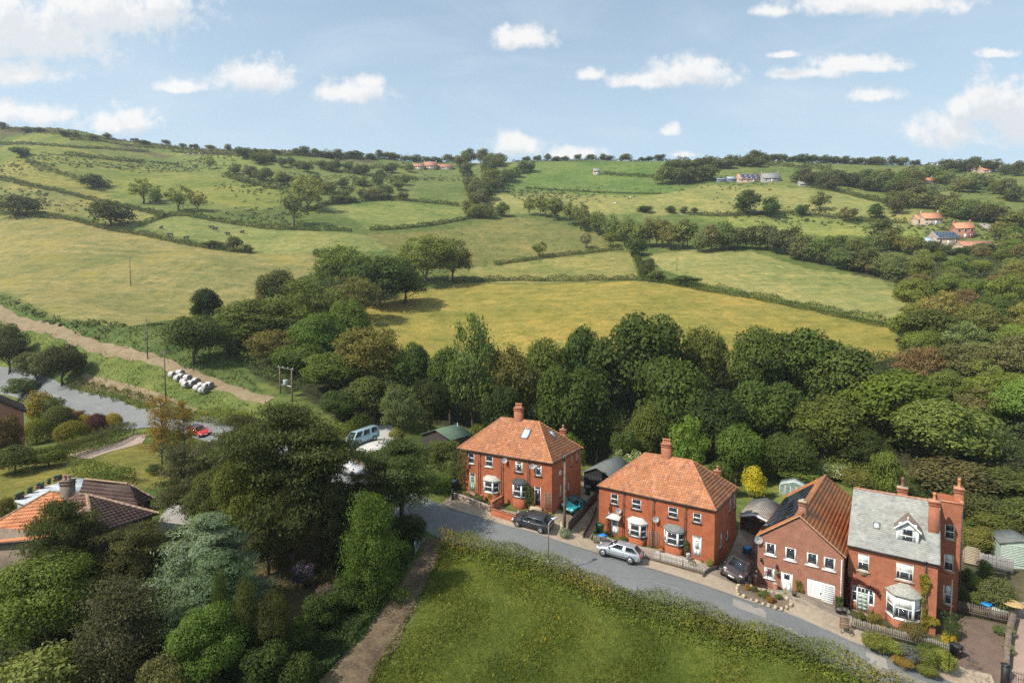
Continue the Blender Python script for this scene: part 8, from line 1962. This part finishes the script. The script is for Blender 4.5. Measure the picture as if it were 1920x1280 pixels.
# --- what grows under the trees
def understory(name, poly, n, h, tone, seed, card=0.42, world=None):
    r = np.random.default_rng(seed); pw = poly_px(poly); lo, hi = pw.min(0), pw.max(0)
    x, y = r.uniform(lo[0], hi[0], n), r.uniform(lo[1], hi[1], n); k = inside(pw, x, y); x, y = x[k], y[k]; m = len(x)
    lump = np.clip(0.55 + 0.45 * np.sin(x * 0.7 + 1.9 * np.sin(y * 0.5)) * np.sin(y * 0.63 + 1.2 * np.sin(x * 0.41)), 0.1, 1)
    z = H(x, y) + h * lump * np.where(r.random(m) < 0.3, r.random(m), r.uniform(0.8, 1.1, m))
    N = np.column_stack([r.normal(0, 0.4, m), r.normal(-0.2, 0.4, m), np.ones(m)])
    V, F, T = leaves(np.column_stack([x, y, z]), N, card, card * 0.66, r, 0.45, 0.3 + 0.35 * lump, None)
    o = link(bpy.data.objects.new(name, mesh_np(name, V, F, LEAF, False, None, T))); o.color = (*tone, 1)
    return tag(o, kind='stuff')
understory('woodland_undergrowth', [(600, 700), (700, 670), (900, 690), (1250, 690), (1560, 690), (1690, 668), (1960, 760), (1960, 900), (1700, 872), (1640, 850), (1440, 870), (1380, 860), (1160, 840), (1110, 850), (900, 790), (780, 780), (640, 780)], 120000, 3.6, (0.060, 0.092, 0.028), 3)
understory('woodland_undergrowth', [(400, 650), (480, 570), (560, 530), (650, 515), (725, 520), (700, 560), (660, 600), (620, 650), (600, 720), (540, 735), (470, 700)], 60000, 3.0, (0.085, 0.12, 0.034), 4)
understory('woodland_undergrowth', [(1560, 482), (1640, 492), (1750, 502), (1850, 488), (1919, 478), (2010, 560), (2010, 830), (1860, 830), (1790, 780), (1700, 720), (1690, 640), (1715, 560), (1640, 518)], 120000, 3.4, (0.105, 0.13, 0.045), 5, 0.5)
understory('bank_undergrowth', [(430, 1300), (500, 1210), (640, 1100), (755, 1018), (792, 1020), (748, 1095), (692, 1170), (590, 1290)], 30000, 0.9, (0.036, 0.062, 0.018), 7, 0.2)
understory('corner_undergrowth', [(-60, 1300), (-60, 1040), (60, 1050), (290, 1040), (420, 1100), (480, 1200), (430, 1300)], 40000, 1.2, (0.05, 0.07, 0.024), 8, 0.22)
understory('garden_undergrowth', [(1620, 900), (1730, 890), (1990, 880), (1990, 1060), (1905, 1060), (1840, 1046), (1808, 1036), (1800, 960)], 26000, 1.0, (0.075, 0.10, 0.034), 6, 0.26)
# --- hedges
def hedge(label, line, h, w, tone, card, dens=1.0, ragged=0.35, world=None, group=None, flower=None, fl=0.0, name='hedge', seed=1, top_flat=False):
    """a hedge follows its line; leaves on its sides and top; the foot keeps to the ground"""
    r = np.random.default_rng(seed + abs(int(line[0][0] if world is None else 0)))
    p = smooth_path([gp(*q)[:2] for q in line] if world is None else world, 1.0)
    d = np.concatenate([[0], np.cumsum(np.linalg.norm(np.diff(p, axis=0), axis=1))]); Lh = d[-1]
    n = int(Lh * (w + 2.0 * h) / (card * card * 0.42) * dens) + 20
    s = r.uniform(0, Lh, n); x, y = np.interp(s, d, p[:, 0]), np.interp(s, d, p[:, 1])
    t = np.gradient(p, axis=0); t /= np.linalg.norm(t, axis=1)[:, None]
    tx, ty = np.interp(s, d, t[:, 0]), np.interp(s, d, t[:, 1])
    ph = r.uniform(0, 9, 4)
    hs = h * (1 + ragged * (0.5 * np.sin(s * 0.9 / h + ph[0]) + 0.35 * np.sin(s * 2.3 / h + ph[1]) + 0.3 * np.sin(s * 0.31 / h + ph[2])))
    ws = w * (1 + ragged * 0.6 * np.sin(s * 1.3 / h + ph[3]))
    a = r.uniform(0, math.pi, n); rad = 1 + r.normal(0, 0.07 + 0.1 * ragged, n); rad = np.where(r.random(n) < 0.15, r.uniform(0.4, 0.9, n), rad)
    e = 0.35 if top_flat else 0.75
    cx, cz = np.sign(np.cos(a)) * np.abs(np.cos(a)) ** e, np.abs(np.sin(a)) ** e
    o = cx * ws / 2 * rad; z = cz * hs * rad * r.uniform(0.92, 1.05, n)
    z = np.where(r.random(n) < 0.25, z * r.uniform(0.1, 1, n), z)
    X, Y = x + ty * o, y - tx * o
    z0 = H(X, Y)
    P = np.column_stack([X, Y, z0 + z])
    N = np.column_stack([ty * np.cos(a), -tx * np.cos(a), np.sin(a) + 0.35])
    c0 = np.array([p[len(p) // 2][0], p[len(p) // 2][1], float(H(*p[len(p) // 2]))])
    lump = 0.5 + 0.13 * np.sin(s * 1.7 / h + ph[1]) + 0.1 * np.sin(s * 3.9 / h + ph[0])
    wm = np.clip(0.35 + 0.5 * np.sin(s * 0.8 / h + ph[2]), 0, 1)
    flm = 0.0
    if fl: flm = ((np.sin(s * 0.55 / h + ph[3]) + 0.6 * np.sin(s * 1.4 / h + ph[0]) > 0.75) & (r.random(n) < fl) & (cz > 0.4)) * 1.0
    V, F, T = leaves(P - c0, N, card, card * 0.66, r, 0.55, lump, wm, flm)
    o_ = link(bpy.data.objects.new(name, mesh_np(name, V, F, LEAF, False, None, T)), None, tuple(c0))
    o_.color = (tone[0] * 1.5, tone[1] * 1.4, tone[2] * 1.1, 1.0)
    if flower: o_['flower'] = list(flower)
    return tag(o_, label, 'hedge', group)
HG = (0.050, 0.070, 0.026)
hedge('dark hedge along the top of the yellow meadow', [(-20, 405), (60, 407), (130, 412), (200, 430), (262, 440), (310, 450), (380, 464), (470, 475)], 1.8, 2.2, HG, 0.5)
hedge('curved dark hedge above the cow field', [(262, 425), (300, 410), (340, 404), (390, 412), (450, 422), (520, 430), (600, 433)], 2.0, 2.4, HG, 0.5)
hedge('short clipped hedge at the right end of the cow field', [(606, 432), (640, 433), (660, 434)], 1.6, 1.8, HG, 0.45)
hedge('thick hedge slanting down the left hillside', [(-20, 336), (60, 350), (120, 362), (190, 380), (250, 393), (310, 408)], 2.0, 2.6, HG, 0.55)
hedge('dark band of scrub across the upper left pastures', [(50, 302), (90, 318), (130, 330), (170, 345), (205, 352)], 1.6, 4.0, HG, 0.6, 0.8, 0.8)
hedge('hedge climbing from the lone hillside ash to the plantation', [(566, 398), (600, 388), (640, 372), (660, 356)], 2.2, 3.0, HG, 0.6, 1, 0.6)
hedge('hedge along the foot of the hillside hollow', [(420, 330), (470, 345), (530, 357), (600, 364), (650, 366)], 2.4, 3.2, HG, 0.6, 1, 0.7)
hedge('hedge between the upper hedgerow trees and the plantation', [(600, 318), (660, 326), (720, 332), (780, 336)], 2.2, 3.0, HG, 0.65, 1, 0.6)
hedge('hedge of the small fields under the left skyline', [(480, 302), (560, 308), (640, 312), (720, 314), (770, 316)], 2.2, 3.0, HG, 0.7, 1, 0.6)
hedge('moor edge scrub line under the left skyline', [(130, 262), (220, 270), (330, 280), (430, 288), (540, 294)], 1.8, 3.5, (0.06, 0.066, 0.032), 0.7, 0.8, 0.8)
hedge('hedge under the steep wood right of the barn', [(1520, 352), (1580, 362), (1640, 376), (1700, 394)], 2.6, 3.4, HG, 0.6, 1, 0.5)
hedge('topmost field hedge below the moor', [(-20, 267), (60, 271), (130, 276), (210, 280), (280, 284)], 1.6, 2.0, HG, 0.6)
hedge('broken hedge of the second pasture, left part', [(120, 291), (165, 295), (210, 300)], 2.4, 3.0, HG, 0.6)
hedge('broken hedge of the second pasture, right part', [(215, 300), (245, 303), (272, 304)], 2.4, 3.0, HG, 0.6)
hedge('thin low hedge on the pasture below the moor', [(280, 304), (310, 307), (335, 309)], 1.2, 1.6, HG, 0.6)
hedge('hedge along the upper moor pasture', [(320, 284), (400, 290), (480, 296)], 1.5, 2.0, HG, 0.6)
hedge('neat dark hedge between the big field and the green hill field', [(692, 432), (760, 428), (820, 421), (870, 412), (910, 405), (946, 404)], 1.9, 2.2, (0.04, 0.06, 0.02), 0.5)
hedge('hedge over the green hill field', [(610, 384), (680, 378), (740, 376), (800, 380), (860, 386)], 2.0, 2.6, HG, 0.6)
hedge('trimmed hedge above the small hedged field', [(926, 497), (970, 491), (1030, 483), (1090, 476), (1168, 468)], 1.7, 2.0, (0.05, 0.075, 0.024), 0.42)
hedge('tall hedge along the far side of the golden field', [(846, 531), (900, 529), (960, 526), (1030, 527), (1110, 526), (1196, 525)], 1.9, 2.4, (0.055, 0.08, 0.026), 0.42, ragged=0.5)
hedge('long thick hedge down the right side of the golden field', [(1196, 525), (1250, 531), (1310, 543), (1390, 556), (1480, 573), (1570, 592), (1672, 613)], 2.1, 2.8, (0.055, 0.085, 0.026), 0.40, ragged=0.4)
hedge('short hedge dropping from the corner of three fields', [(1188, 476), (1200, 498), (1206, 522)], 2.2, 2.6, HG, 0.45)
hedge('thin hedge across the bright pasture', [(985, 353), (1060, 358), (1140, 362), (1240, 364)], 1.1, 1.6, HG, 0.6)
hedge('dark hedge below the stone hut', [(1130, 326), (1180, 330), (1240, 334), (1300, 338)], 2.0, 4.0, HG, 0.7)
hedge('skyline hedge above the bright pasture', [(960, 304), (1060, 302), (1160, 299), (1270, 298)], 1.8, 2.4, HG, 0.8)
hedge('low thorn scrub on the moor skyline', [(-20, 238), (80, 248), (160, 257), (260, 268), (400, 282), (540, 291)], 1.3, 5.0, (0.062, 0.066, 0.034), 0.8, 0.8, 0.9)
hedge('tall ragged hedge on the right skyline', [(1270, 299), (1400, 302), (1520, 303), (1640, 306), (1760, 310), (1930, 316)], 3.2, 6.0, (0.066, 0.084, 0.036), 0.9, 1, 0.8)
hedge('ragged hedge under the hilltop copse', [(1240, 316), (1300, 310), (1380, 307), (1470, 312), (1560, 318)], 3.0, 6.0, (0.066, 0.084, 0.036), 0.9, 1, 0.8)
hedge('skyline hedge left of the gully', [(540, 292), (640, 297), (760, 301), (860, 304)], 3.6, 6.0, (0.066, 0.084, 0.036), 0.9, 1, 0.8)
hedge('hedge with small trees in the lower farm field', [(1290, 402), (1360, 405), (1480, 400), (1560, 408), (1640, 416), (1700, 418)], 1.8, 2.6, HG, 0.55)
hedge('overgrown leafy roadside hedge between the road and the meadow', None or [(0, 0)], 1.5, 1.4, (0.085, 0.108, 0.032), 0.15, 1.3, 0.30, world=[tuple(a) for a in (fe + nr * (RV[:, None] + 0.95))[1:]], fl=0.28, flower=(0.33, 0.24, 0.06))
hedge('low scrubby edge of the roadside hedge, on the meadow side', [(0, 0)], 0.4, 0.9, (0.085, 0.125, 0.028), 0.14, 0.6, 0.6, world=[tuple(a) for a in (fe + nr * (RV[:, None] + 2.1))[1:]], seed=5, name='undergrowth')
hedge('straight clipped hedge beside the pink path', [(104, 868), (140, 855), (180, 842), (220, 827), (250, 815)], 2.1, 1.7, (0.060, 0.074, 0.028), 0.20, 1.0, 0.05, top_flat=True)
hedge('rounded box hedge beside the flat roofed outbuilding', [(140, 893), (170, 898), (205, 903), (240, 908)], 1.9, 2.4, (0.062, 0.095, 0.020), 0.2, 1.0, 0.12)
hedge('brambles on the bank above the upper road', [(140, 722), (172, 731), (215, 741), (262, 753), (290, 762)], 1.0, 1.8, (0.065, 0.085, 0.030), 0.28, 1.0, 0.5)
hedge('bright hedge between the upper road and the bales', [(300, 772), (350, 782), (400, 785), (445, 790), (470, 800)], 1.5, 1.8, (0.105, 0.13, 0.028), 0.26)
hedge('green hedge behind the light blue van', [(616, 822), (650, 812), (690, 800)], 1.8, 2.2, (0.085, 0.12, 0.030), 0.24)
hedge('bronze clipped hedge in front of the light blue van', [(612, 858), (660, 865), (710, 868), (748, 862)], 1.3, 1.2, (0.080, 0.060, 0.026), 0.20, 1.0, 0.1)
hedge('shaggy hedge between the back gardens and the wood', [(1385, 900), (1440, 893), (1500, 890), (1560, 892), (1630, 905)], 2.2, 3.0, (0.085, 0.12, 0.034), 0.28, fl=0.12, flower=(0.6, 0.58, 0.42))

# --- scattered scrub in the rough pastures
def scrub(name, poly, nc, tone, seed):
    r = np.random.default_rng(seed); pw = poly_px(poly); lo, hi = pw.min(0), pw.max(0)
    x, y = r.uniform(lo[0], hi[0], nc * 6), r.uniform(lo[1], hi[1], nc * 6)
    k = inside(pw, x, y) & ((np.sin(x * 0.041 + 2 * np.sin(y * 0.023)) + np.sin(y * 0.052 + 1.3 * np.sin(x * 0.03)) + r.normal(0, 0.5, nc * 6)) > 0.7); x, y = x[k][:nc], y[k][:nc]
    s_ = r.uniform(0.4, 1.3, len(x)) * np.where(r.random(len(x)) < 0.1, 1.8, 1); m = 16
    d = ball(r, len(x) * m); d[:, 2] = np.abs(d[:, 2]); X, Y, S = np.repeat(x, m), np.repeat(y, m), np.repeat(s_, m)
    P = np.column_stack([X + d[:, 0] * S, Y + d[:, 1] * S, H(X, Y) + d[:, 2] * S * 0.8])
    V, F, T = leaves(P, d + [0, 0, 0.3], 0.75, 0.55, r, 0.5)
    o = link(bpy.data.objects.new(name, mesh_np(name, V, F, LEAF, False, None, T))); o.color = (*tone, 1); return tag(o, kind='stuff')
scrub('rough_scrub', [(0, 245), (300, 280), (700, 300), (860, 310), (880, 395), (600, 380), (560, 425), (300, 405), (0, 395)], 1500, (0.062, 0.078, 0.032), 11)
scrub('rough_scrub', [(930, 350), (1250, 320), (1500, 345), (1700, 395), (1640, 430), (1300, 405), (1000, 395)], 500, (0.07, 0.085, 0.034), 12)
scrub('rough_scrub', [(1480, 300), (1919, 315), (1919, 460), (1760, 480), (1660, 420), (1500, 345)], 800, (0.07, 0.09, 0.034), 13)
scrub('rough_scrub', [(0, 560), (120, 605), (330, 610), (430, 660), (230, 652), (100, 612)], 120, (0.075, 0.1, 0.034), 14)
# --- grass of the near meadow and verges
def tufts(name, label_poly, n, h, cols, seed, lean=0.35, w=0.05, dens=None):
    r = np.random.default_rng(seed); pw = np.array(label_poly); lo, hi = pw.min(0), pw.max(0)
    x, y = r.uniform(lo[0], hi[0], n), r.uniform(lo[1], hi[1], n); k = inside(pw, x, y)
    if dens is not None: k &= dens(x, y, r)
    x, y = x[k], y[k]; m = len(x); z = H(x, y)
    a = r.uniform(0, 2 * math.pi, m); hh = h * r.uniform(0.5, 1.4, m) * (0.75 + 0.35 * np.sin(x * 0.9 + 1.7 * np.sin(y * 0.6)))
    dx, dy = np.cos(a) * w * r.uniform(0.6, 1.6, m), np.sin(a) * w * r.uniform(0.6, 1.6, m); lx, ly = r.normal(0.1, lean, m) * hh, r.normal(0.0, lean, m) * hh
    V = np.stack([np.column_stack([x - dx, y - dy, z]), np.column_stack([x + dx, y + dy, z]), np.column_stack([x + lx + dx * 0.3, y + ly, z + hh]), np.column_stack([x + lx - dx * 0.3, y + ly, z + hh * 0.97])], 1).reshape(-1, 3)
    shade_patch = np.clip(np.sin(x * 0.21 + 1.5 * np.sin(y * 0.33 + 0.5)) * np.sin(y * 0.27 + 1.1 * np.sin(x * 0.17)) * 2 - 0.7, 0, 1)  # broad soft shadow patches, painted into the colour of the grass and flowers
    v = np.clip(r.normal(0.53, 0.2, m) + 0.12 * np.sin(x * 0.35) * np.sin(y * 0.5 + 1) - 0.33 * shade_patch, 0, 1); wm = np.clip(0.4 + 0.5 * np.sin(x * 0.23 + 2) * np.sin(y * 0.31) + r.normal(0, 0.2, m), 0, 1)
    o = link(bpy.data.objects.new(name, mesh_np(name, V, np.arange(4 * m).reshape(m, 4), LEAF, False, None, np.repeat(np.column_stack([v, wm, np.zeros(m)]), 4, 0))))
    o.color = (*cols, 1); return tag(o, kind='stuff')
mead = poly_px([(846, 1024), (1000, 1066), (1300, 1166), (1640, 1290), (1660, 1400), (690, 1400), (700, 1270), (764, 1174), (816, 1084)])
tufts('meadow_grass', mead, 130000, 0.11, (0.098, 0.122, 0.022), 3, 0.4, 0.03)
o_ = tufts('buttercup_flowers', mead, 11000, 0.14, (0.45, 0.34, 0.015), 4, 0.3, 0.025, lambda x, y, r: (np.sin(x * 0.5 + 1.3 * np.sin(y * 0.4)) * np.sin(y * 0.37 + 0.6 * np.sin(x * 0.3)) + r.normal(0, 0.35, len(x))) > 0.55)
tufts('track_edge_grass', poly_px([(700, 1290), (760, 1178), (815, 1080), (842, 1022), (832, 1018), (806, 1080), (745, 1180), (680, 1290)]), 6000, 0.3, (0.10, 0.125, 0.025), 6)
tufts('verge_grass', poly_px([(-40, 590), (90, 622), (230, 668), (340, 706), (450, 752), (520, 775), (440, 795), (300, 765), (160, 712), (-40, 650)]), 30000, 0.3, (0.115, 0.145, 0.038), 7, 0.35, 0.1)
tufts('bank_grass', poly_px([(-40, 548), (40, 563), (130, 600), (250, 610), (330, 606), (420, 650), (500, 742), (380, 703), (233, 653), (100, 605), (-40, 570)]), 22000, 0.5, (0.085, 0.112, 0.034), 8, 0.35, 0.14)

# ------------------------------------------------------------------ climbers and garden plants of the four houses
def climber(label, hs, outline, n, tone, card, plane='y', at=-0.06, warm=0.4, fl=0.0, flower=None, thick=0.22, name='climbing_plant'):
    """a plant spread over a wall inside an outline given in the photograph"""
    r = np.random.default_rng(n); ii = 0 if plane == 'y' else 1
    P = [hs.on(*q, plane=plane, at=at) for q in outline]; p2 = np.array([(p[ii], p.z) for p in P]); lo, hi = p2.min(0), p2.max(0)
    u, z = r.uniform(lo[0], hi[0], n * 3), r.uniform(lo[1], hi[1], n * 3); k = inside(p2, u, z); u, z = u[k][:n], z[k][:n]; m = len(u)
    lump = 0.5 + 0.5 * np.sin(u * 5 + 2 * np.sin(z * 3)) * np.sin(z * 4.1 + u * 2)
    d = thick * (0.15 + 0.85 * lump) * r.uniform(0.2, 1, m); sg = -1 if plane == 'y' else 1
    pts = np.column_stack([u, at + sg * d, z]) if plane == 'y' else np.column_stack([at + sg * d, u, z])
    N = np.tile([0, -1, 0.4] if plane == 'y' else [1, 0, 0.4], (m, 1)).astype(float)
    c = pts.mean(0)
    V, F, T = leaves(pts - c, N, card, card * 0.7, r, 0.6, 0.35 + 0.35 * lump, np.clip(r.normal(warm, 0.3, m), 0, 1), fl)
    wc_ = hs.M @ Vector(c)
    t = thing(name, label, 'climber', tuple(wc_)); t.rotation_euler.z = hs.t.rotation_euler.z
    o = link(bpy.data.objects.new('foliage', mesh_np('foliage', V, F, LEAF, False, None, T)), t); o.color = (*tone, 1)
    if flower: o['flower'] = list(flower)
    m_ = MB(); zb, zt_ = lo[1] - c[2], hi[1] - c[2]; um = float(np.median(u)) - (c[ii])
    q = (lambda a, b, e: (a, b, e)) if plane == 'y' else (lambda a, b, e: (b, a, e))
    m_.tube([q(um, 0.02, zb - 0.1), q(um + 0.1, 0.0, (zb + zt_) / 2), q(um - 0.1, 0.0, zt_ * 0.8)], 0.03, 5).build('stem', [BARK], t)
    return t
climber('ivy and creeper over the upper corner of the first pair', h1, [(850, 842), (878, 842), (876, 870), (872, 900), (874, 925), (852, 925), (846, 880)], 1600, (0.075, 0.095, 0.03), 0.16, thick=0.5)
climber('rose climbing between the black bay and the black door', h1, [(986, 905), (1000, 912), (1001, 945), (994, 950), (985, 940)], 700, (0.05, 0.08, 0.022), 0.13, thick=0.4)
climber('thin climber on the brick by the white door of the second pair', h2, [(1284, 1010), (1291, 1012), (1292, 1040), (1284, 1038)], 300, (0.06, 0.085, 0.025), 0.12, thick=0.35)
climber('orange leaved plant beside the trellis of the second pair', h2, [(1233, 1022), (1241, 1022), (1241, 1036), (1235, 1036)], 180, (0.30, 0.14, 0.03), 0.12, thick=0.35)
climber('brown twiggy rose around the canopied white door', h2, [(1136, 965), (1145, 975), (1143, 1000), (1137, 1000)], 160, (0.12, 0.08, 0.04), 0.11, thick=0.2)
climber('yellow green shrub trained between white door and garage door', h3, [(1492, 1085), (1503, 1088), (1507, 1110), (1508, 1124), (1494, 1122)], 420, (0.13, 0.15, 0.025), 0.12, thick=0.35)
climber('green potted climber at the corner of the gabled house', h3, [(1567, 1115), (1580, 1118), (1581, 1143), (1567, 1138)], 380, (0.055, 0.09, 0.028), 0.13, thick=0.4)
climber('dark red creeper around the porch corner of the slate roofed house', h4, [(1584, 1078), (1600, 1080), (1634, 1098), (1648, 1105), (1650, 1122), (1642, 1110), (1615, 1094), (1599, 1094), (1597, 1140), (1590, 1150), (1584, 1120)], 1300, (0.085, 0.026, 0.024), 0.13, warm=0.2)
climber('yellow green vine up the drainpipe beside the white bay', h4, [(1724, 1078), (1738, 1074), (1745, 1090), (1738, 1110), (1733, 1130), (1736, 1150), (1760, 1160), (1764, 1170), (1740, 1172), (1732, 1190), (1725, 1175), (1729, 1140), (1727, 1110)], 1300, (0.17, 0.165, 0.025), 0.14, warm=0.6, thick=0.3)
climber('dark climbing rose on the side wall of the slate roofed house', h4, [(1762, 1140), (1790, 1150), (1792, 1185), (1765, 1195)], 900, (0.04, 0.06, 0.022), 0.14, 'x', 0.0, thick=0.7)
W_ = [('shrub', 1712, 1204, 1162, 46, (0.085, 0.085, 0.042), 'round grey green shrub in front of the white bay'), ('shrub', 1640, 1175, 1148, 30, (0.09, 0.105, 0.03), 'leafy shrub behind the grey picket fence by the porch'),
 ('bloom', 1778, 1212, 1184, 26, (0.42, 0.34, 0.03), 'bright yellow shrub by the black wheelie bin'), ('shrub', 1640, 1218, 1186, 52, (0.09, 0.12, 0.03), 'rounded green shrub outside the grey picket fence, uppermost'),
 ('shrub', 1668, 1228, 1196, 46, (0.10, 0.125, 0.034), 'light green shrub outside the grey picket fence, second from the chair'), ('bloom', 1700, 1240, 1206, 46, (0.075, 0.09, 0.045), 'lavender blue flowering mound outside the grey picket fence'),
 ('shrub', 1735, 1250, 1214, 46, (0.08, 0.095, 0.035), 'brownish green mound outside the grey picket fence'), ('shrub', 1768, 1258, 1216, 48, (0.115, 0.14, 0.035), 'yellow green shrub at the lower end of the grey picket fence'),
 ('shrub', 1690, 1252, 1232, 40, (0.13, 0.12, 0.035), 'low yellowish plant at the road edge under the lavender mound'), ('shrub', 1740, 1268, 1250, 40, (0.09, 0.11, 0.035), 'low plant at the road edge near the block paved drive'), ('shrub', 1613, 1162, 1146, 20, (0.06, 0.085, 0.03), 'small pot shrub left of the porch'),
 ('shrub', 1655, 1190, 1172, 24, (0.19, 0.15, 0.03), 'golden small plant under the bay corner'), ('shrub', 1745, 1225, 1206, 44, (0.05, 0.08, 0.024), 'dark green plants at the foot of the slate roofed house'),
 ('shrub', 1785, 1200, 1160, 34, (0.042, 0.065, 0.024), 'dark shrub at the side of the slate roofed house'), ('shrub', 1872, 1150, 1078, 64, (0.06, 0.085, 0.042), 'grey green olive like tree in the walled garden'), ('shrub', 1845, 1095, 1046, 30, (0.06, 0.075, 0.032), 'thin small tree before the grey board fence'),
 ('shrub', 1832, 1108, 1080, 30, (0.10, 0.13, 0.03), 'light green bush in the walled garden'), ('shrub', 1835, 1140, 1110, 34, (0.07, 0.085, 0.028), 'round clipped bush in the walled garden'), ('shrub', 1806, 1135, 1100, 26, (0.05, 0.07, 0.026), 'dark bush against the rear wing'), ('shrub', 1812, 1100, 1062, 24, (0.05, 0.075, 0.026), 'dark bush behind the rear wing, by the arched panel'),
 ('bloom', 1892, 1196, 1172, 22, (0.08, 0.09, 0.045), 'flowering plants on the mossy wall, upper'), ('bloom', 1890, 1228, 1204, 22, (0.08, 0.09, 0.045), 'flowering plants on the mossy wall, lower'), ('shrub', 1874, 1190, 1172, 22, (0.06, 0.10, 0.05), 'blue green plant at the edge of the block paved drive'),
 ('bloom', 1058, 1008, 988, 24, (0.08, 0.11, 0.035), 'green plant with white flowers at the foot of the telephone pole'), ('shrub', 922, 938, 920, 18, (0.13, 0.14, 0.03), 'yellow green bush beside the dividing brick wall'), ('shrub', 897, 944, 930, 26, (0.08, 0.085, 0.04), 'low plants behind the pink coped wall'), ('shrub', 875, 934, 922, 24, (0.09, 0.10, 0.035), 'low plants under the green door'),
 ('shrub', 1022, 968, 958, 16, (0.07, 0.11, 0.03), 'small green plant at the corner of the first pair'), ('shrub', 1330, 1062, 1048, 16, (0.16, 0.14, 0.06), 'dry yellowish plant at the corner of the second pair'), ('shrub', 1168, 1016, 1006, 20, (0.07, 0.09, 0.03), 'low plants under the first white bay of the second pair')]
FLW = {1778: (0.62, 0.46, 0.02), 1700: (0.16, 0.16, 0.34), 1892: (0.5, 0.42, 0.36), 1890: (0.5, 0.42, 0.30), 1058: (0.6, 0.58, 0.55)}
for (kd, px, by, ty, w_, tone, lb) in W_: tb(kd, px, by, ty, w_, tone, lb, 'shrub', 'shrub', flower=FLW.get(px), zoff=0.05)
# flower bed before the gabled house
bed = poly_px([(1382, 1106), (1386, 1099), (1408, 1103), (1447, 1113), (1465, 1121), (1482, 1130), (1482, 1137), (1465, 1144), (1441, 1138), (1408, 1126), (1384, 1116)])
drape('flower_bed', bed, 0.17, SOIL, 0.4)
c = bed.mean(0); t = thing('stone_edging', 'rough stones edging the flower bed before the gabled house', 'edging', (c[0], c[1], float(H(*c))))
e_ = smooth_path(np.vstack([bed, bed[:1]]), 0.34)
for p in e_:
    g = float(H(*p)) - t.location.z; s_ = random.uniform(0.10, 0.17); n_ = 7
    MB().loft([[(p[0] - c[0] + s_ * r_ * math.cos(2 * math.pi * k / n_ + z * 3) * random.uniform(0.85, 1.15), p[1] - c[1] + s_ * r_ * math.sin(2 * math.pi * k / n_ + z * 3) * random.uniform(0.85, 1.15), g + z * s_ * 1.7) for k in range(n_)] for r_, z in ((0.9, 0), (1.1, 0.5), (0.9, 1.0), (0.4, 1.3))]).build('stone', [STONE], t, True)
for (px, by, ty, w_, tone, fl_, lb) in [(1402, 1108, 1097, 14, (0.06, 0.08, 0.03), (0.75, 0.25, 0.01), 'orange flowers at the upper end of the flower bed'), (1443, 1132, 1119, 15, (0.06, 0.08, 0.03), (0.72, 0.24, 0.01), 'orange flowers at the lower part of the flower bed'), (1399, 1101, 1092, 9, (0.05, 0.06, 0.05), (0.16, 0.10, 0.36), 'purple flowers beside the pier at the flower bed'), (1450, 1131, 1122, 12, (0.10, 0.05, 0.06), (0.25, 0.08, 0.12), 'dark red plant in the flower bed')]:
    tb('bloom', px, by, ty, w_, tone, lb, 'flowers', 'flower_clump', flower=fl_, zoff=0.15, k=1)
for (px, by, ty, w_, tone, lb) in [(1414, 1112, 1100, 14, (0.055, 0.08, 0.03), 'green plant in the upper flower bed'), (1434, 1124, 1108, 18, (0.06, 0.09, 0.035), 'spiky green plant by the thin sign post'), (1460, 1126, 1117, 16, (0.06, 0.085, 0.04), 'low green plant at the lower end of the flower bed'), (1424, 1120, 1112, 12, (0.09, 0.09, 0.05), 'pale small plant in the middle of the flower bed')]:
    tb('shrub', px, by, ty, w_, tone, lb, 'plant', 'garden_plant', zoff=0.15)

# ------------------------------------------------------------------ air
hz = MB().box(-1150, 1150, -80, 1150, float(GZ.min()) - 2.0, max(float(GZ.max()), CAMZ) + 18.0)
HZM = bpy.data.materials.new('air'); HZM.use_nodes = True; T_ = NT(HZM.node_tree); T_.n.clear()
vo = T_.new('ShaderNodeVolumePrincipled'); vo.inputs['Color'].default_value = (0.86, 0.92, 1.0, 1); vo.inputs['Density'].default_value = 0.00018; vo.inputs['Anisotropy'].default_value = 0.2
T_.l.new(vo.outputs[0], T_.new('ShaderNodeOutputMaterial').inputs['Volume'])
tag(hz.build('haze', [HZM]), kind='stuff')
bpy.context.view_layer.update()
